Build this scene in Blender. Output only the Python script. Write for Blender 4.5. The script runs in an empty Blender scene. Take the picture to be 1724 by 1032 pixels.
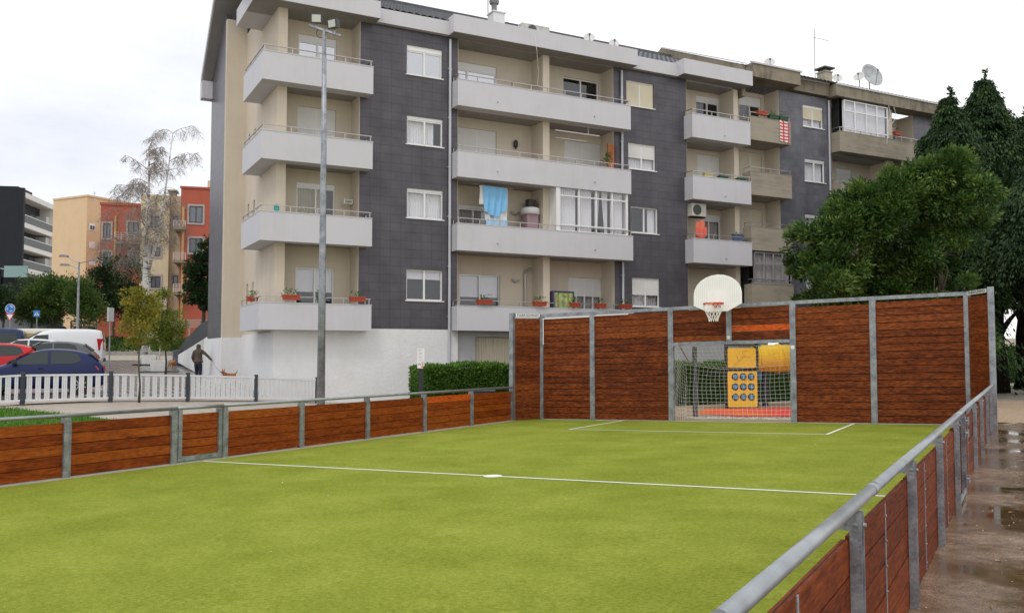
import bpy, math, random
import numpy as np
from mathutils import Vector, Matrix
random.seed(7); RNG = np.random.default_rng(11)
SC = bpy.context.scene
COL = SC.collection
# ---------------------------------------------------------------- camera, world, sun, exposure
F = 1500.0; PX, PY = 862.0, 516.0; TH = math.atan(81/1500); HC = 1.8
cam_d = bpy.data.cameras.new('camera'); cam = bpy.data.objects.new('camera', cam_d); COL.objects.link(cam)
cam_d.sensor_width = 36; cam_d.lens = 36*F/1724; cam_d.clip_end = 3000; cam_d.clip_start = 0.05
cam.location = (0, 0, HC); cam.rotation_euler = (math.pi/2+TH, 0, 0); SC.camera = cam
SC.view_settings.view_transform = 'Standard'; SC.view_settings.look = 'None'
SC.view_settings.exposure = 0.1; SC.view_settings.gamma = 1
SUN_EL, SUN_AZ = math.radians(52), math.radians(205)
def make_world():
    w = bpy.data.worlds.new('World'); SC.world = w; w.use_nodes = True
    nt = w.node_tree; N = nt.nodes; L = nt.links; N.clear()
    out = N.new('ShaderNodeOutputWorld'); bg = N.new('ShaderNodeBackground'); bg.inputs[1].default_value = 0.12
    sky = N.new('ShaderNodeTexSky'); sky.sky_type = 'NISHITA'; sky.sun_disc = False
    sky.sun_elevation = SUN_EL; sky.sun_rotation = SUN_AZ
    tc = N.new('ShaderNodeTexCoord'); mp = N.new('ShaderNodeMapping'); mp.inputs['Scale'].default_value = (1, 1, 2.6)
    L.new(tc.outputs['Generated'], mp.inputs[0])
    nz = N.new('ShaderNodeTexNoise'); nz.inputs['Scale'].default_value = 2.6; nz.inputs['Detail'].default_value = 7
    nz.inputs['Roughness'].default_value = 0.55; L.new(mp.outputs[0], nz.inputs[0])
    cr = N.new('ShaderNodeValToRGB'); cr.color_ramp.elements[0].position = 0.32; cr.color_ramp.elements[1].position = 0.62
    cr.color_ramp.elements[0].color = (6.6, 6.8, 7.5, 1); cr.color_ramp.elements[1].color = (9.2, 9.25, 9.4, 1)
    L.new(nz.outputs['Fac'], cr.inputs[0])
    # the cloud deck is thinner and brighter to the right (east)
    sx = N.new('ShaderNodeSeparateXYZ'); L.new(tc.outputs['Generated'], sx.inputs[0])
    mr = N.new('ShaderNodeMapRange'); mr.inputs['From Min'].default_value = -0.34; mr.inputs['From Max'].default_value = 0.02
    L.new(sx.outputs['X'], mr.inputs['Value'])
    mx = N.new('ShaderNodeMixRGB'); mx.inputs[2].default_value = (9.8, 9.8, 9.8, 1)
    L.new(mr.outputs[0], mx.inputs[0]); L.new(cr.outputs[0], mx.inputs[1])
    m2 = N.new('ShaderNodeMixRGB'); m2.inputs[0].default_value = 0.93
    L.new(sky.outputs[0], m2.inputs[1]); L.new(mx.outputs[0], m2.inputs[2])
    L.new(m2.outputs[0], bg.inputs[0]); L.new(bg.outputs[0], out.inputs[0])
make_world()
sd = bpy.data.lights.new('sun', 'SUN'); sd.energy = 0.8; sd.angle = math.radians(14); sd.color = (1, .97, .93)
so = bpy.data.objects.new('sun', sd); COL.objects.link(so)
so.rotation_euler = (math.pi/2-SUN_EL, 0, math.pi-SUN_AZ+math.pi)
# direction towards the sun: azimuth behind the camera, slightly left
sdir = Vector((-.35*math.cos(SUN_EL), -.94*math.cos(SUN_EL), math.sin(SUN_EL)))
so.rotation_euler = sdir.to_track_quat('Z', 'Y').to_euler()

# ---------------------------------------------------------------- frames and helpers
def ray(px, py):
    x = (px-PX)/F; y = -(py-PY)/F
    return (x, math.cos(TH)-y*math.sin(TH), math.sin(TH)+y*math.cos(TH))
def at(px, py, Y):
    r = ray(px, py); k = Y/r[1]; return (r[0]*k, Y, HC+r[2]*k)
class Frame:
    def __init__(s, x, y, ang):
        s.x, s.y, s.a = x, y, ang; s.c, s.s = math.cos(ang), math.sin(ang)
    def w(s, p):
        return (s.x+s.c*p[0]-s.s*p[1], s.y+s.s*p[0]+s.c*p[1], p[2])
    def inv(s, X, Y):
        dx, dy = X-s.x, Y-s.y; return (s.c*dx+s.s*dy, -s.s*dx+s.c*dy)
    def m(s, px, py, out=0):          # point of the vertical plane y=-out seen in direction (px,py)
        r = ray(px, py); k = r[0]/r[1]
        bx = s.x+s.s*out; by = s.y-s.c*out
        t = (k*by-bx)/(s.c-k*s.s); Y = by+s.s*t
        return (t, HC+r[2]/r[1]*Y)
FW = Frame(0, 0, 0); FC = Frame(0, 0, math.radians(-30)); FB = Frame(-3.43, 35.0, math.radians(28))
def frame2(px0, Y0, px1, Y1):
    x0 = at(px0, 597, Y0)[0]; x1 = at(px1, 597, Y1)[0]
    return Frame(x0, Y0, math.atan2(Y1-Y0, x1-x0))
LR, LL = -0.74, -14.4
def zc(L): return -.024*(LR-L)
def ss(x, a=0, b=1):
    x = max(0, min(1, (x-a)/(b-a))); return x*x*(3-2*x)
ZK = [(0, .0), (18, .1), (22, .22), (25, .40), (28, .50), (30, .56), (42, .61), (54, .78), (62, 1.15), (68, 1.5), (74, 2.6), (90, 3.0), (140, 5), (3000, 5)]
def gh(X, Y):
    L = .8660254*X-.5*Y; t = .5*X+.8660254*Y
    base = zc(min(max(L, LL-.2), LR)) if Y < 60 else zc(-8)
    if L > LR and Y < 60: base = 0
    zl = 0
    for (a, za), (b, zb) in zip(ZK, ZK[1:]):
        if a <= Y <= b: zl = za+(zb-za)*(Y-a)/(b-a)
    wx = max(0, min(1, (-2-X)/(11-2.2*ss((Y-33)/4))))
    if Y > 60 and X < 2: wx = max(wx, .6)
    if X < 0 and 30 < Y < 70: zl += .45*ss((Y-30)/14)*ss((-X/Y-.42)/.07)*(1-ss((Y-58)/9))
    d = ss(-14.5-L, 0, 5)
    return base+(zl-base)*wx*d
ORG = {}; FRM = {}
class MB:
    def __init__(s): s.v = []; s.f = []; s.uv = []; s.r = []; s.mi = []
    def add(s, vs, fs, uvs=None, rnd=None, mi=0):
        n = len(s.v); s.v += [tuple(p) for p in vs]; rnd = random.random() if rnd is None else rnd
        for i, f in enumerate(fs):
            s.f.append(tuple(a+n for a in f)); s.r.append(rnd); s.mi.append(mi)
            s.uv.append(uvs[i] if uvs else [(0, 0)]*len(f))
        return s
    def hexa(s, p, rnd=None, mi=0, ax=None):
        # p: 8 corners, bottom ring 0-3 and top ring 4-7
        fs = [(3, 2, 1, 0), (4, 5, 6, 7), (0, 1, 5, 4), (1, 2, 6, 5), (2, 3, 7, 6), (3, 0, 4, 7)]
        P = [Vector(q) for q in p]
        e = [(P[1]-P[0]), (P[3]-P[0]), (P[4]-P[0])]
        if ax is None: ax = max(range(3), key=lambda i: e[i].length)
        u = e[ax].normalized() if e[ax].length > 1e-6 else Vector((1, 0, 0))
        ou, ov = random.random()*20, random.random()*20
        uvs = []
        for f in fs:
            q = [P[i] for i in f]; nn = (q[1]-q[0]).cross(q[3]-q[0])
            if nn.length < 1e-9: uvs.append([(0, 0)]*4); continue
            nn.normalize(); uu = u-nn*u.dot(nn)
            if uu.length < .3: uu = (q[1]-q[0])
            uu.normalize(); vv = nn.cross(uu)
            uvs.append([((a-P[0]).dot(uu)+ou, (a-P[0]).dot(vv)+ov) for a in q])
        return s.add(p, fs, uvs, rnd, mi)
    def box(s, x0, x1, y0, y1, z0, z1, rnd=None, mi=0, ax=None):
        return s.hexa([(x0, y0, z0), (x1, y0, z0), (x1, y1, z0), (x0, y1, z0), (x0, y0, z1), (x1, y0, z1), (x1, y1, z1), (x0, y1, z1)], rnd, mi, ax)
    def beam(s, a, b, w, h, rnd=None, mi=0, up=(0, 0, 1)):
        a = Vector(a); b = Vector(b); d = (b-a).normalized(); U = Vector(up)
        if abs(d.dot(U)) > .99: U = Vector((0, 1, 0))
        sd_ = d.cross(U).normalized(); U = sd_.cross(d)
        P = []
        for q in (a, b):
            P.append([q-sd_*w/2-U*h/2, q+sd_*w/2-U*h/2, q+sd_*w/2+U*h/2, q-sd_*w/2+U*h/2])
        return s.hexa([tuple(x) for x in P[0]+P[1]], rnd, mi, 2)
    def prism(s, poly, axis, a, b, rnd=None, mi=0):
        # poly: 2-D outline; axis: extrusion axis 'x','y','z' from a to b
        def P(u, v, w): return {'x': (w, u, v), 'y': (u, w, v), 'z': (u, v, w)}[axis]
        n = len(poly); vs = [P(u, v, a) for u, v in poly]+[P(u, v, b) for u, v in poly]
        fs = [tuple(range(n))[::-1], tuple(range(n, 2*n))]+[(i, (i+1) % n, n+(i+1) % n, n+i) for i in range(n)]
        uvs = [[poly[i] for i in f_] if k == 0 else [poly[i-n] for i in f_] for k, f_ in enumerate(fs[:2])]+[[(0, 0), (1, 0), (1, 1), (0, 1)]]*n
        return s.add(vs, fs, uvs, rnd, mi)
    def tube(s, pts, r, n=8, caps=True, rnd=None, mi=0):
        pts = [Vector(p) for p in pts]; rs = r if isinstance(r, (list, tuple)) else [r]*len(pts)
        vs = []; ref = None
        for i, p in enumerate(pts):
            d = (pts[min(i+1, len(pts)-1)]-pts[max(i-1, 0)]);
            if d.length < 1e-9: d = Vector((0, 0, 1))
            d.normalize()
            if ref is None: ref = Vector((0, 0, 1)) if abs(d.z) < .9 else Vector((1, 0, 0))
            a = d.cross(ref).normalized(); b = a.cross(d); ref = b if abs(d.dot(b)) < .9 else ref
            for k in range(n):
                t = 2*math.pi*k/n; vs.append(tuple(p+(a*math.cos(t)+b*math.sin(t))*rs[i]))
        fs = []
        for i in range(len(pts)-1):
            for k in range(n):
                k2 = (k+1) % n; fs.append((i*n+k, i*n+k2, (i+1)*n+k2, (i+1)*n+k))
        if caps: fs += [tuple(range(n))[::-1], tuple((len(pts)-1)*n+k for k in range(n))]
        ln = [0]
        for i in range(1, len(pts)): ln.append(ln[-1]+(pts[i]-pts[i-1]).length)
        uvs = []
        for i in range(len(pts)-1):
            for k in range(n): uvs.append([(ln[i], k/n*.3), (ln[i], (k+1)/n*.3), (ln[i+1], (k+1)/n*.3), (ln[i+1], k/n*.3)])
        if caps: uvs += [[(0, 0)]*n]*2
        return s.add(vs, fs, uvs, rnd, mi)
    def lathe(s, c, prof, n=20, axis='z', rnd=None, mi=0):
        # prof: (radius, height) list round axis through c
        vs = []
        for r, h in prof:
            for k in range(n):
                t = 2*math.pi*k/n; a, b = r*math.cos(t), r*math.sin(t)
                q = {'z': (a, b, h), 'y': (a, h, b), 'x': (h, a, b)}[axis]
                vs.append((c[0]+q[0], c[1]+q[1], c[2]+q[2]))
        fs = []
        for i in range(len(prof)-1):
            for k in range(n):
                k2 = (k+1) % n; fs.append((i*n+k, i*n+k2, (i+1)*n+k2, (i+1)*n+k))
        fs += [tuple(range(n))[::-1], tuple((len(prof)-1)*n+k for k in range(n))]
        return s.add(vs, fs, None, rnd, mi)
    def grid(s, P, mi=0, rnd=None):
        ny, nx = len(P), len(P[0]); vs = [tuple(p) for r in P for p in r]
        fs = [(j*nx+i, j*nx+i+1, (j+1)*nx+i+1, (j+1)*nx+i) for j in range(ny-1) for i in range(nx-1)]
        uvs = [[(i, j), (i+1, j), (i+1, j+1), (i, j+1)] for j in range(ny-1) for i in range(nx-1)]
        return s.add(vs, fs, uvs, rnd, mi)
    def build(s, name, mat, parent=None, o=(0, 0, 0), frame=None, tf=None, smooth=False, bevel=0):
        if parent is not None: o = ORG[parent.name]; frame = None
        V = [tf(*p) for p in s.v] if tf else s.v
        V = [(p[0]-o[0], p[1]-o[1], p[2]-o[2]) for p in V]
        me = bpy.data.meshes.new(name); me.from_pydata(V, [], s.f); me.update()
        for m in (mat if isinstance(mat, (list, tuple)) else [mat]): me.materials.append(m)
        uv = me.uv_layers.new(name='UVMap'); flat = [c for f in s.uv for p in f for c in p]; uv.data.foreach_set('uv', flat)
        at_ = me.attributes.new('rnd', 'FLOAT', 'FACE'); at_.data.foreach_set('value', s.r)
        me.polygons.foreach_set('material_index', s.mi)
        if smooth: me.polygons.foreach_set('use_smooth', [True]*len(s.f))
        ob = bpy.data.objects.new(name, me); COL.objects.link(ob)
        ORG[ob.name] = o
        if parent is not None: ob.parent = parent
        elif frame is not None: ob.location = frame.w(o); ob.rotation_euler = (0, 0, frame.a)
        else: ob.location = o
        if bevel:
            b = ob.modifiers.new('b', 'BEVEL'); b.width = bevel; b.segments = 2; b.limit_method = 'ANGLE'
        if smooth == 'auto':
            pass
        return ob
def tag(o, label=None, cat=None, group=None, kind=None):
    if label: o['label'] = label
    if cat: o['category'] = cat
    if group: o['group'] = group
    if kind: o['kind'] = kind
    return o
def thing(name, label, cat, o=(0, 0, 0), frame=FW, group=None, rz=0):
    e = bpy.data.objects.new(name, None); COL.objects.link(e); e.empty_display_size = .3
    e.location = frame.w(o); e.rotation_euler = (0, 0, frame.a+rz); ORG[e.name] = o
    return tag(e, label, cat, group)
def spot(name, label, cat, X, Y, rz=0, group=None, z=None):
    """a thing standing at world X, Y; its parts are built in coordinates local to its base"""
    e = thing(name, label, cat, (0, 0, 0), FW, group); e.location = (X, Y, gh(X, Y) if z is None else z); e.rotation_euler = (0, 0, rz)
    return e

# ---------------------------------------------------------------- materials
MATS = {}
def mat(name, col, rough=.6, metal=0, noise=None, bump=None, coord='Object', spec=.5, var=0, coat=0, rnd=0):
    """noise=(scale, amount 0-1, detail); bump=(scale, strength); rnd: brightness change per piece"""
    if name in MATS: return MATS[name]
    m = bpy.data.materials.new(name); m.use_nodes = True; MATS[name] = m
    nt = m.node_tree; N = nt.nodes; L = nt.links; b = N['Principled BSDF']
    b.inputs['Base Color'].default_value = (*col, 1); b.inputs['Roughness'].default_value = rough
    b.inputs['Metallic'].default_value = metal; b.inputs['Specular IOR Level'].default_value = spec
    if coat: b.inputs['Coat Weight'].default_value = coat; b.inputs['Coat Roughness'].default_value = .06
    tc = N.new('ShaderNodeTexCoord'); last = None
    if noise:
        nz = N.new('ShaderNodeTexNoise'); nz.inputs['Scale'].default_value = noise[0]; nz.inputs['Detail'].default_value = noise[2] if len(noise) > 2 else 5
        nz.inputs['Roughness'].default_value = .65
        L.new(tc.outputs[coord], nz.inputs[0])
        mr = N.new('ShaderNodeMapRange'); mr.inputs['From Min'].default_value = .25; mr.inputs['From Max'].default_value = .75
        mr.inputs['To Min'].default_value = 1-noise[1]; mr.inputs['To Max'].default_value = 1+noise[1]*.8
        L.new(nz.outputs['Fac'], mr.inputs['Value'])
        vm = N.new('ShaderNodeVectorMath'); vm.operation = 'SCALE'; vm.inputs[0].default_value = col
        L.new(mr.outputs[0], vm.inputs['Scale']); last = vm.outputs[0]
    if rnd:
        a = N.new('ShaderNodeAttribute'); a.attribute_name = 'rnd'
        mr = N.new('ShaderNodeMapRange'); mr.inputs['To Min'].default_value = 1-rnd; mr.inputs['To Max'].default_value = 1+rnd
        L.new(a.outputs['Fac'], mr.inputs['Value'])
        vm = N.new('ShaderNodeVectorMath'); vm.operation = 'SCALE'; vm.inputs[0].default_value = col
        if last: L.new(last, vm.inputs[0])
        L.new(mr.outputs[0], vm.inputs['Scale']); last = vm.outputs[0]
    if last: L.new(last, b.inputs['Base Color'])
    if bump:
        nb = N.new('ShaderNodeTexNoise'); nb.inputs['Scale'].default_value = bump[0]; nb.inputs['Detail'].default_value = 6
        L.new(tc.outputs[coord], nb.inputs[0]); bp = N.new('ShaderNodeBump'); bp.inputs['Strength'].default_value = bump[1]
        bp.inputs['Distance'].default_value = .02; L.new(nb.outputs['Fac'], bp.inputs['Height']); L.new(bp.outputs[0], b.inputs['Normal'])
    return m
def nodes(m): return m.node_tree.nodes, m.node_tree.links, m.node_tree.nodes['Principled BSDF']
def ramp(N, stops):
    c = N.new('ShaderNodeValToRGB'); e = c.color_ramp.elements
    while len(e) < len(stops): e.new(.5)
    for x, (p, col) in zip(e, stops): x.position = p; x.color = (*col, 1)
    return c
def wood(name, dark, mid, light, rough=.45, tilt=0, spec=.14, fine=.4):
    m = mat(name, mid, rough); N, L, b = nodes(m)
    uv = N.new('ShaderNodeTexCoord'); a = N.new('ShaderNodeAttribute'); a.attribute_name = 'rnd'
    mp = N.new('ShaderNodeMapping'); mp.inputs['Scale'].default_value = (1.5, 34, 1); L.new(uv.outputs['UV'], mp.inputs[0])
    n1 = N.new('ShaderNodeTexNoise'); n1.inputs['Scale'].default_value = 1.6; n1.inputs['Detail'].default_value = 8; n1.inputs['Roughness'].default_value = .7
    n1.inputs['Distortion'].default_value = .15; L.new(mp.outputs[0], n1.inputs[0])
    mp2 = N.new('ShaderNodeMapping'); mp2.inputs['Scale'].default_value = (1.1, 5.5, 1); L.new(uv.outputs['UV'], mp2.inputs[0])
    n2 = N.new('ShaderNodeTexNoise'); n2.inputs['Scale'].default_value = 1.5; n2.inputs['Detail'].default_value = 4; L.new(mp2.outputs[0], n2.inputs[0])
    ad = N.new('ShaderNodeMath'); ad.operation = 'MULTIPLY_ADD'; ad.inputs[1].default_value = .62; L.new(n1.outputs['Fac'], ad.inputs[0])
    s2 = N.new('ShaderNodeMath'); s2.operation = 'MULTIPLY'; s2.inputs[1].default_value = .40; L.new(n2.outputs['Fac'], s2.inputs[0]); L.new(s2.outputs[0], ad.inputs[2])
    s3 = N.new('ShaderNodeMath'); s3.operation = 'MULTIPLY_ADD'; s3.inputs[1].default_value = .17; L.new(a.outputs['Fac'], s3.inputs[0])
    L.new(ad.outputs[0], s3.inputs[2])
    sb = N.new('ShaderNodeMath'); sb.operation = 'SUBTRACT'; sb.inputs[1].default_value = .09-tilt; L.new(s3.outputs[0], sb.inputs[0])
    b.inputs['Specular IOR Level'].default_value = spec; cr = ramp(N, [(.28, dark), (.47, mid), (.72, light)]); L.new(sb.outputs[0], cr.inputs[0])
    # knots
    mp3 = N.new('ShaderNodeMapping'); mp3.inputs['Scale'].default_value = (1.5, 5.5, 1); L.new(uv.outputs['UV'], mp3.inputs[0])
    vo = N.new('ShaderNodeTexVoronoi'); vo.inputs['Scale'].default_value = 1.0; L.new(mp3.outputs[0], vo.inputs[0])
    kr = ramp(N, [(.05, (.25, .25, .25)), (.15, (1, 1, 1))]); L.new(vo.outputs['Distance'], kr.inputs[0])
    mp4 = N.new('ShaderNodeMapping'); mp4.inputs['Scale'].default_value = (7, 30, 1); L.new(uv.outputs['UV'], mp4.inputs[0]); n4 = N.new('ShaderNodeTexNoise'); n4.inputs['Scale'].default_value = 1; n4.inputs['Detail'].default_value = 3; L.new(mp4.outputs[0], n4.inputs[0])
    k4 = ramp(N, [(.38, (1-fine,)*3), (.55, (1, 1, 1)), (.75, (1+fine*.6,)*3)]); L.new(n4.outputs['Fac'], k4.inputs[0]); m4 = N.new('ShaderNodeMixRGB'); m4.blend_type = 'MULTIPLY'; m4.inputs[0].default_value = 1; L.new(cr.outputs[0], m4.inputs[1]); L.new(k4.outputs[0], m4.inputs[2]); cr = m4
    mu = N.new('ShaderNodeMixRGB'); mu.blend_type = 'MULTIPLY'; mu.inputs[0].default_value = .8
    L.new(cr.outputs[0], mu.inputs[1]); L.new(kr.outputs[0], mu.inputs[2]); L.new(mu.outputs[0], b.inputs['Base Color'])
    bp = N.new('ShaderNodeBump'); bp.inputs['Strength'].default_value = .35; bp.inputs['Distance'].default_value = .01
    L.new(n1.outputs['Fac'], bp.inputs['Height']); L.new(bp.outputs[0], b.inputs['Normal'])
    return m
W_WALL = wood('wood_wall', (.022, .007, .003), (.165, .036, .009), (.37, .10, .022), fine=.5)
W_SIDE = wood('wood_side', (.055, .010, .003), (.245, .046, .006), (.41, .105, .014), tilt=.02, fine=.3)
W_NEW = wood('wood_new', (.36, .055, .010), (.62, .10, .012), (.72, .13, .02))
W_OUT = wood('wood_out', (.045, .011, .005), (.170, .036, .011), (.28, .068, .020), .6, tilt=.03, spec=.06, fine=.35)
M_GAP = mat('gap_dark', (.006, .004, .003), .9)
def galv_mat():
    m = mat('galvanised', (.3, .34, .34), .42, .55); N, L, b = nodes(m)
    tc = N.new('ShaderNodeTexCoord'); vo = N.new('ShaderNodeTexVoronoi'); vo.inputs['Scale'].default_value = 55; L.new(tc.outputs['Object'], vo.inputs[0])
    nz = N.new('ShaderNodeTexNoise'); nz.inputs['Scale'].default_value = 6; nz.inputs['Detail'].default_value = 6; L.new(tc.outputs['Object'], nz.inputs[0])
    mx = N.new('ShaderNodeMixRGB'); mx.inputs[0].default_value = .25; L.new(nz.outputs['Fac'], mx.inputs[1]); L.new(vo.outputs['Color'], mx.inputs[2])
    cr = ramp(N, [(.3, (.17, .18, .20)), (.5, (.285, .30, .325)), (.72, (.43, .445, .47))]); L.new(mx.outputs[0], cr.inputs[0]); L.new(cr.outputs[0], b.inputs['Base Color'])
    rr = N.new('ShaderNodeMapRange'); rr.inputs['To Min'].default_value = .28; rr.inputs['To Max'].default_value = .6; L.new(nz.outputs['Fac'], rr.inputs['Value']); L.new(rr.outputs[0], b.inputs['Roughness'])
    return m
GALV = galv_mat()
GRAIL = mat('galvanised_tube', (.33, .35, .37), .36, .6, noise=(5, .22, 6))
def turf_mat():
    m = mat('turf_mat', (.3, .38, .05), .9, spec=.04); N, L, b = nodes(m)
    tc = N.new('ShaderNodeTexCoord')
    def nz(s, d=4, sc=None):
        n = N.new('ShaderNodeTexNoise'); n.inputs['Scale'].default_value = s; n.inputs['Detail'].default_value = d; n.inputs['Roughness'].default_value = .7
        if sc:
            mp = N.new('ShaderNodeMapping'); mp.inputs['Scale'].default_value = sc; L.new(tc.outputs['Object'], mp.inputs[0]); L.new(mp.outputs[0], n.inputs[0])
        else: L.new(tc.outputs['Object'], n.inputs[0])
        return n
    fine = nz(120, 4); med = nz(22, 6); big = nz(.8, 7); wide = nz(.2, 3, (1, .5, 1))
    def mul(a, k, add=None):
        x = N.new('ShaderNodeMath'); x.operation = 'MULTIPLY_ADD'; x.inputs[1].default_value = k; L.new(a.outputs[0], x.inputs[0])
        if add: L.new(add.outputs[0], x.inputs[2])
        else: x.inputs[2].default_value = 0
        return x
    s = mul(fine, .42); s = mul(med, .30, s); s = mul(big, .20, s); s = mul(wide, .13, s)
    cr = ramp(N, [(.34, (.062, .088, .008)), (.5, (.196, .234, .026)), (.64, (.37, .405, .078))]); L.new(s.outputs[0], cr.inputs[0]); L.new(cr.outputs[0], b.inputs['Base Color'])
    bp = N.new('ShaderNodeBump'); bp.inputs['Strength'].default_value = .55; bp.inputs['Distance'].default_value = .009
    L.new(fine.outputs[0], bp.inputs['Height']); L.new(bp.outputs[0], b.inputs['Normal'])
    return m
TURF = turf_mat()
def tile_mat(name, col, tw, th, amt=.22, joint=.45):
    m = mat(name, col, .34, spec=.4); N, L, b = nodes(m)
    tc = N.new('ShaderNodeTexCoord'); sp = N.new('ShaderNodeSeparateXYZ'); L.new(tc.outputs['Object'], sp.inputs[0])
    ad = N.new('ShaderNodeMath'); ad.operation = 'ADD'; L.new(sp.outputs['X'], ad.inputs[0]); L.new(sp.outputs['Y'], ad.inputs[1])
    cb = N.new('ShaderNodeCombineXYZ'); L.new(ad.outputs[0], cb.inputs['X']); L.new(sp.outputs['Z'], cb.inputs['Y'])
    br = N.new('ShaderNodeTexBrick'); br.offset = 0; br.inputs['Scale'].default_value = 1; br.inputs['Mortar Size'].default_value = .009
    br.inputs['Brick Width'].default_value = tw; br.inputs['Row Height'].default_value = th; br.inputs['Mortar Smooth'].default_value = .3
    br.inputs['Color1'].default_value = (*[c*(1+amt) for c in col], 1); br.inputs['Color2'].default_value = (*[c*(1-amt) for c in col], 1)
    br.inputs['Mortar'].default_value = (*[c*joint for c in col], 1); L.new(cb.outputs[0], br.inputs[0])
    nz = N.new('ShaderNodeTexNoise'); nz.inputs['Scale'].default_value = 1.3; nz.inputs['Detail'].default_value = 7; L.new(tc.outputs['Object'], nz.inputs[0])
    mr = N.new('ShaderNodeMapRange'); mr.inputs['From Min'].default_value = .3; mr.inputs['From Max'].default_value = .7; mr.inputs['To Min'].default_value = .78; mr.inputs['To Max'].default_value = 1.22
    L.new(nz.outputs['Fac'], mr.inputs['Value'])
    vm = N.new('ShaderNodeVectorMath'); vm.operation = 'SCALE'; L.new(br.outputs['Color'], vm.inputs[0]); L.new(mr.outputs[0], vm.inputs['Scale']); L.new(vm.outputs[0], b.inputs['Base Color'])
    bp = N.new('ShaderNodeBump'); bp.inputs['Strength'].default_value = .4; bp.inputs['Distance'].default_value = .01; bp.invert = True
    L.new(br.outputs['Fac'], bp.inputs['Height']); L.new(bp.outputs[0], b.inputs['Normal'])
    return m
def streak_mat(name, col, amt=.18, rough=.7, s=(1.2, 1.2, .12), stain=(.55, .5, .45), stainamt=.3, bump=None):
    """painted or bare render with rain streaks"""
    m = mat(name, col, rough, bump=bump); N, L, b = nodes(m); tc = N.new('ShaderNodeTexCoord')
    mp = N.new('ShaderNodeMapping'); mp.inputs['Scale'].default_value = s; L.new(tc.outputs['Object'], mp.inputs[0])
    nz = N.new('ShaderNodeTexNoise'); nz.inputs['Scale'].default_value = 2.2; nz.inputs['Detail'].default_value = 8; nz.inputs['Roughness'].default_value = .7; L.new(mp.outputs[0], nz.inputs[0])
    cr = ramp(N, [(.30, tuple(c*(1-stainamt)*k/.5 if False else c*(1-stainamt*(1-k)) for c, k in zip(col, stain))), (.52, col), (.75, tuple(min(1, c*(1+amt*.5)) for c in col))])
    n2 = N.new('ShaderNodeTexNoise'); n2.inputs['Scale'].default_value = .8; n2.inputs['Detail'].default_value = 6; L.new(tc.outputs['Object'], n2.inputs[0])
    av = N.new('ShaderNodeMath'); av.operation = 'MULTIPLY_ADD'; av.inputs[1].default_value = .5; L.new(nz.outputs['Fac'], av.inputs[0])
    hf = N.new('ShaderNodeMath'); hf.operation = 'MULTIPLY'; hf.inputs[1].default_value = .5; L.new(n2.outputs['Fac'], hf.inputs[0]); L.new(hf.outputs[0], av.inputs[2])
    L.new(av.outputs[0], cr.inputs[0]); L.new(cr.outputs[0], b.inputs['Base Color'])
    return m
M_TILE = tile_mat('dark_tile', (.076, .070, .083), .43, .335, .05, .6)
M_TILE2 = tile_mat('blue_grey_tile', (.125, .125, .145), .43, .335, .1, .7)
M_PAR = streak_mat('parapet_paint', (.56, .555, .58), .06, .6, (1.3, 1.3, .14), stainamt=.17)
M_BEIGE = streak_mat('beige_render', (.62, .545, .44), .1, .8, stainamt=.25)
M_PLINTH = streak_mat('white_plaster', (.74, .74, .74), .08, .9, (1, 1, .7), stainamt=.2, bump=(9, .8))
M_CONC = streak_mat('board_concrete', (.33, .29, .225), .3, .85, (.35, .35, 5.0), (.3, .3, .25), .7, bump=(4, .5))
M_CONCD = streak_mat('stained_concrete', (.25, .215, .16), .5, .9, (1.5, 1.5, .5), (.1, .1, .08), .85, bump=(6, .6))
M_SOFF = mat('soffit_grey', (.30, .285, .28), .85, noise=(1.5, .12))
M_WHITE = mat('white_frame', (.78, .78, .77), .35)
M_ALU = mat('aluminium', (.55, .55, .54), .35, .6)
M_SHUT = mat('shutter_white', (.74, .73, .71), .5, noise=(1.2, .06))
M_SHUTB = mat('shutter_cream', (.68, .62, .48), .5, noise=(1.2, .06))
M_CURT = mat('curtain_white', (.85, .85, .83), .9)
M_CURTD = mat('curtain_dim', (.50, .47, .45), .9)
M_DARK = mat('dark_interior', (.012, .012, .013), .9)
M_ROOF = mat('roof_tile_grey', (.10, .105, .115), .55, noise=(3, .4), rnd=.3)
M_RED = mat('terracotta_plastic', (.42, .07, .03), .5, noise=(8, .15))
M_STEEL = mat('rail_metal', (.42, .40, .38), .35, .7)
M_BLACK = mat('black_paint', (.02, .022, .025), .45)
def glass_mat(name, fac, tint=.93):
    m = bpy.data.materials.new(name); m.use_nodes = True; N = m.node_tree.nodes; L = m.node_tree.links; N.clear()
    o = N.new('ShaderNodeOutputMaterial'); tr = N.new('ShaderNodeBsdfTransparent'); tr.inputs[0].default_value = (tint, tint, tint*1.02, 1)
    g = N.new('ShaderNodeBsdfGlossy'); g.inputs['Roughness'].default_value = .02; g.inputs[0].default_value = (.95, .96, 1, 1)
    fr = N.new('ShaderNodeFresnel'); fr.inputs[0].default_value = 1.5
    a = N.new('ShaderNodeMath'); a.operation = 'ADD'; a.use_clamp = True; a.inputs[1].default_value = fac; L.new(fr.outputs[0], a.inputs[0]); ge = N.new('ShaderNodeNewGeometry'); iv = N.new('ShaderNodeMath'); iv.operation = 'SUBTRACT'; iv.inputs[0].default_value = 1; L.new(ge.outputs['Backfacing'], iv.inputs[1]); mf = N.new('ShaderNodeMath'); mf.operation = 'MULTIPLY'; L.new(a.outputs[0], mf.inputs[0]); L.new(iv.outputs[0], mf.inputs[1]); a = mf
    mx = N.new('ShaderNodeMixShader'); L.new(a.outputs[0], mx.inputs[0]); L.new(tr.outputs[0], mx.inputs[1]); L.new(g.outputs[0], mx.inputs[2]); L.new(mx.outputs[0], o.inputs[0])
    return m
GLASS = glass_mat('window_glass', .05); GLASSR = glass_mat('window_glass_bright', .45, .5)
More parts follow.
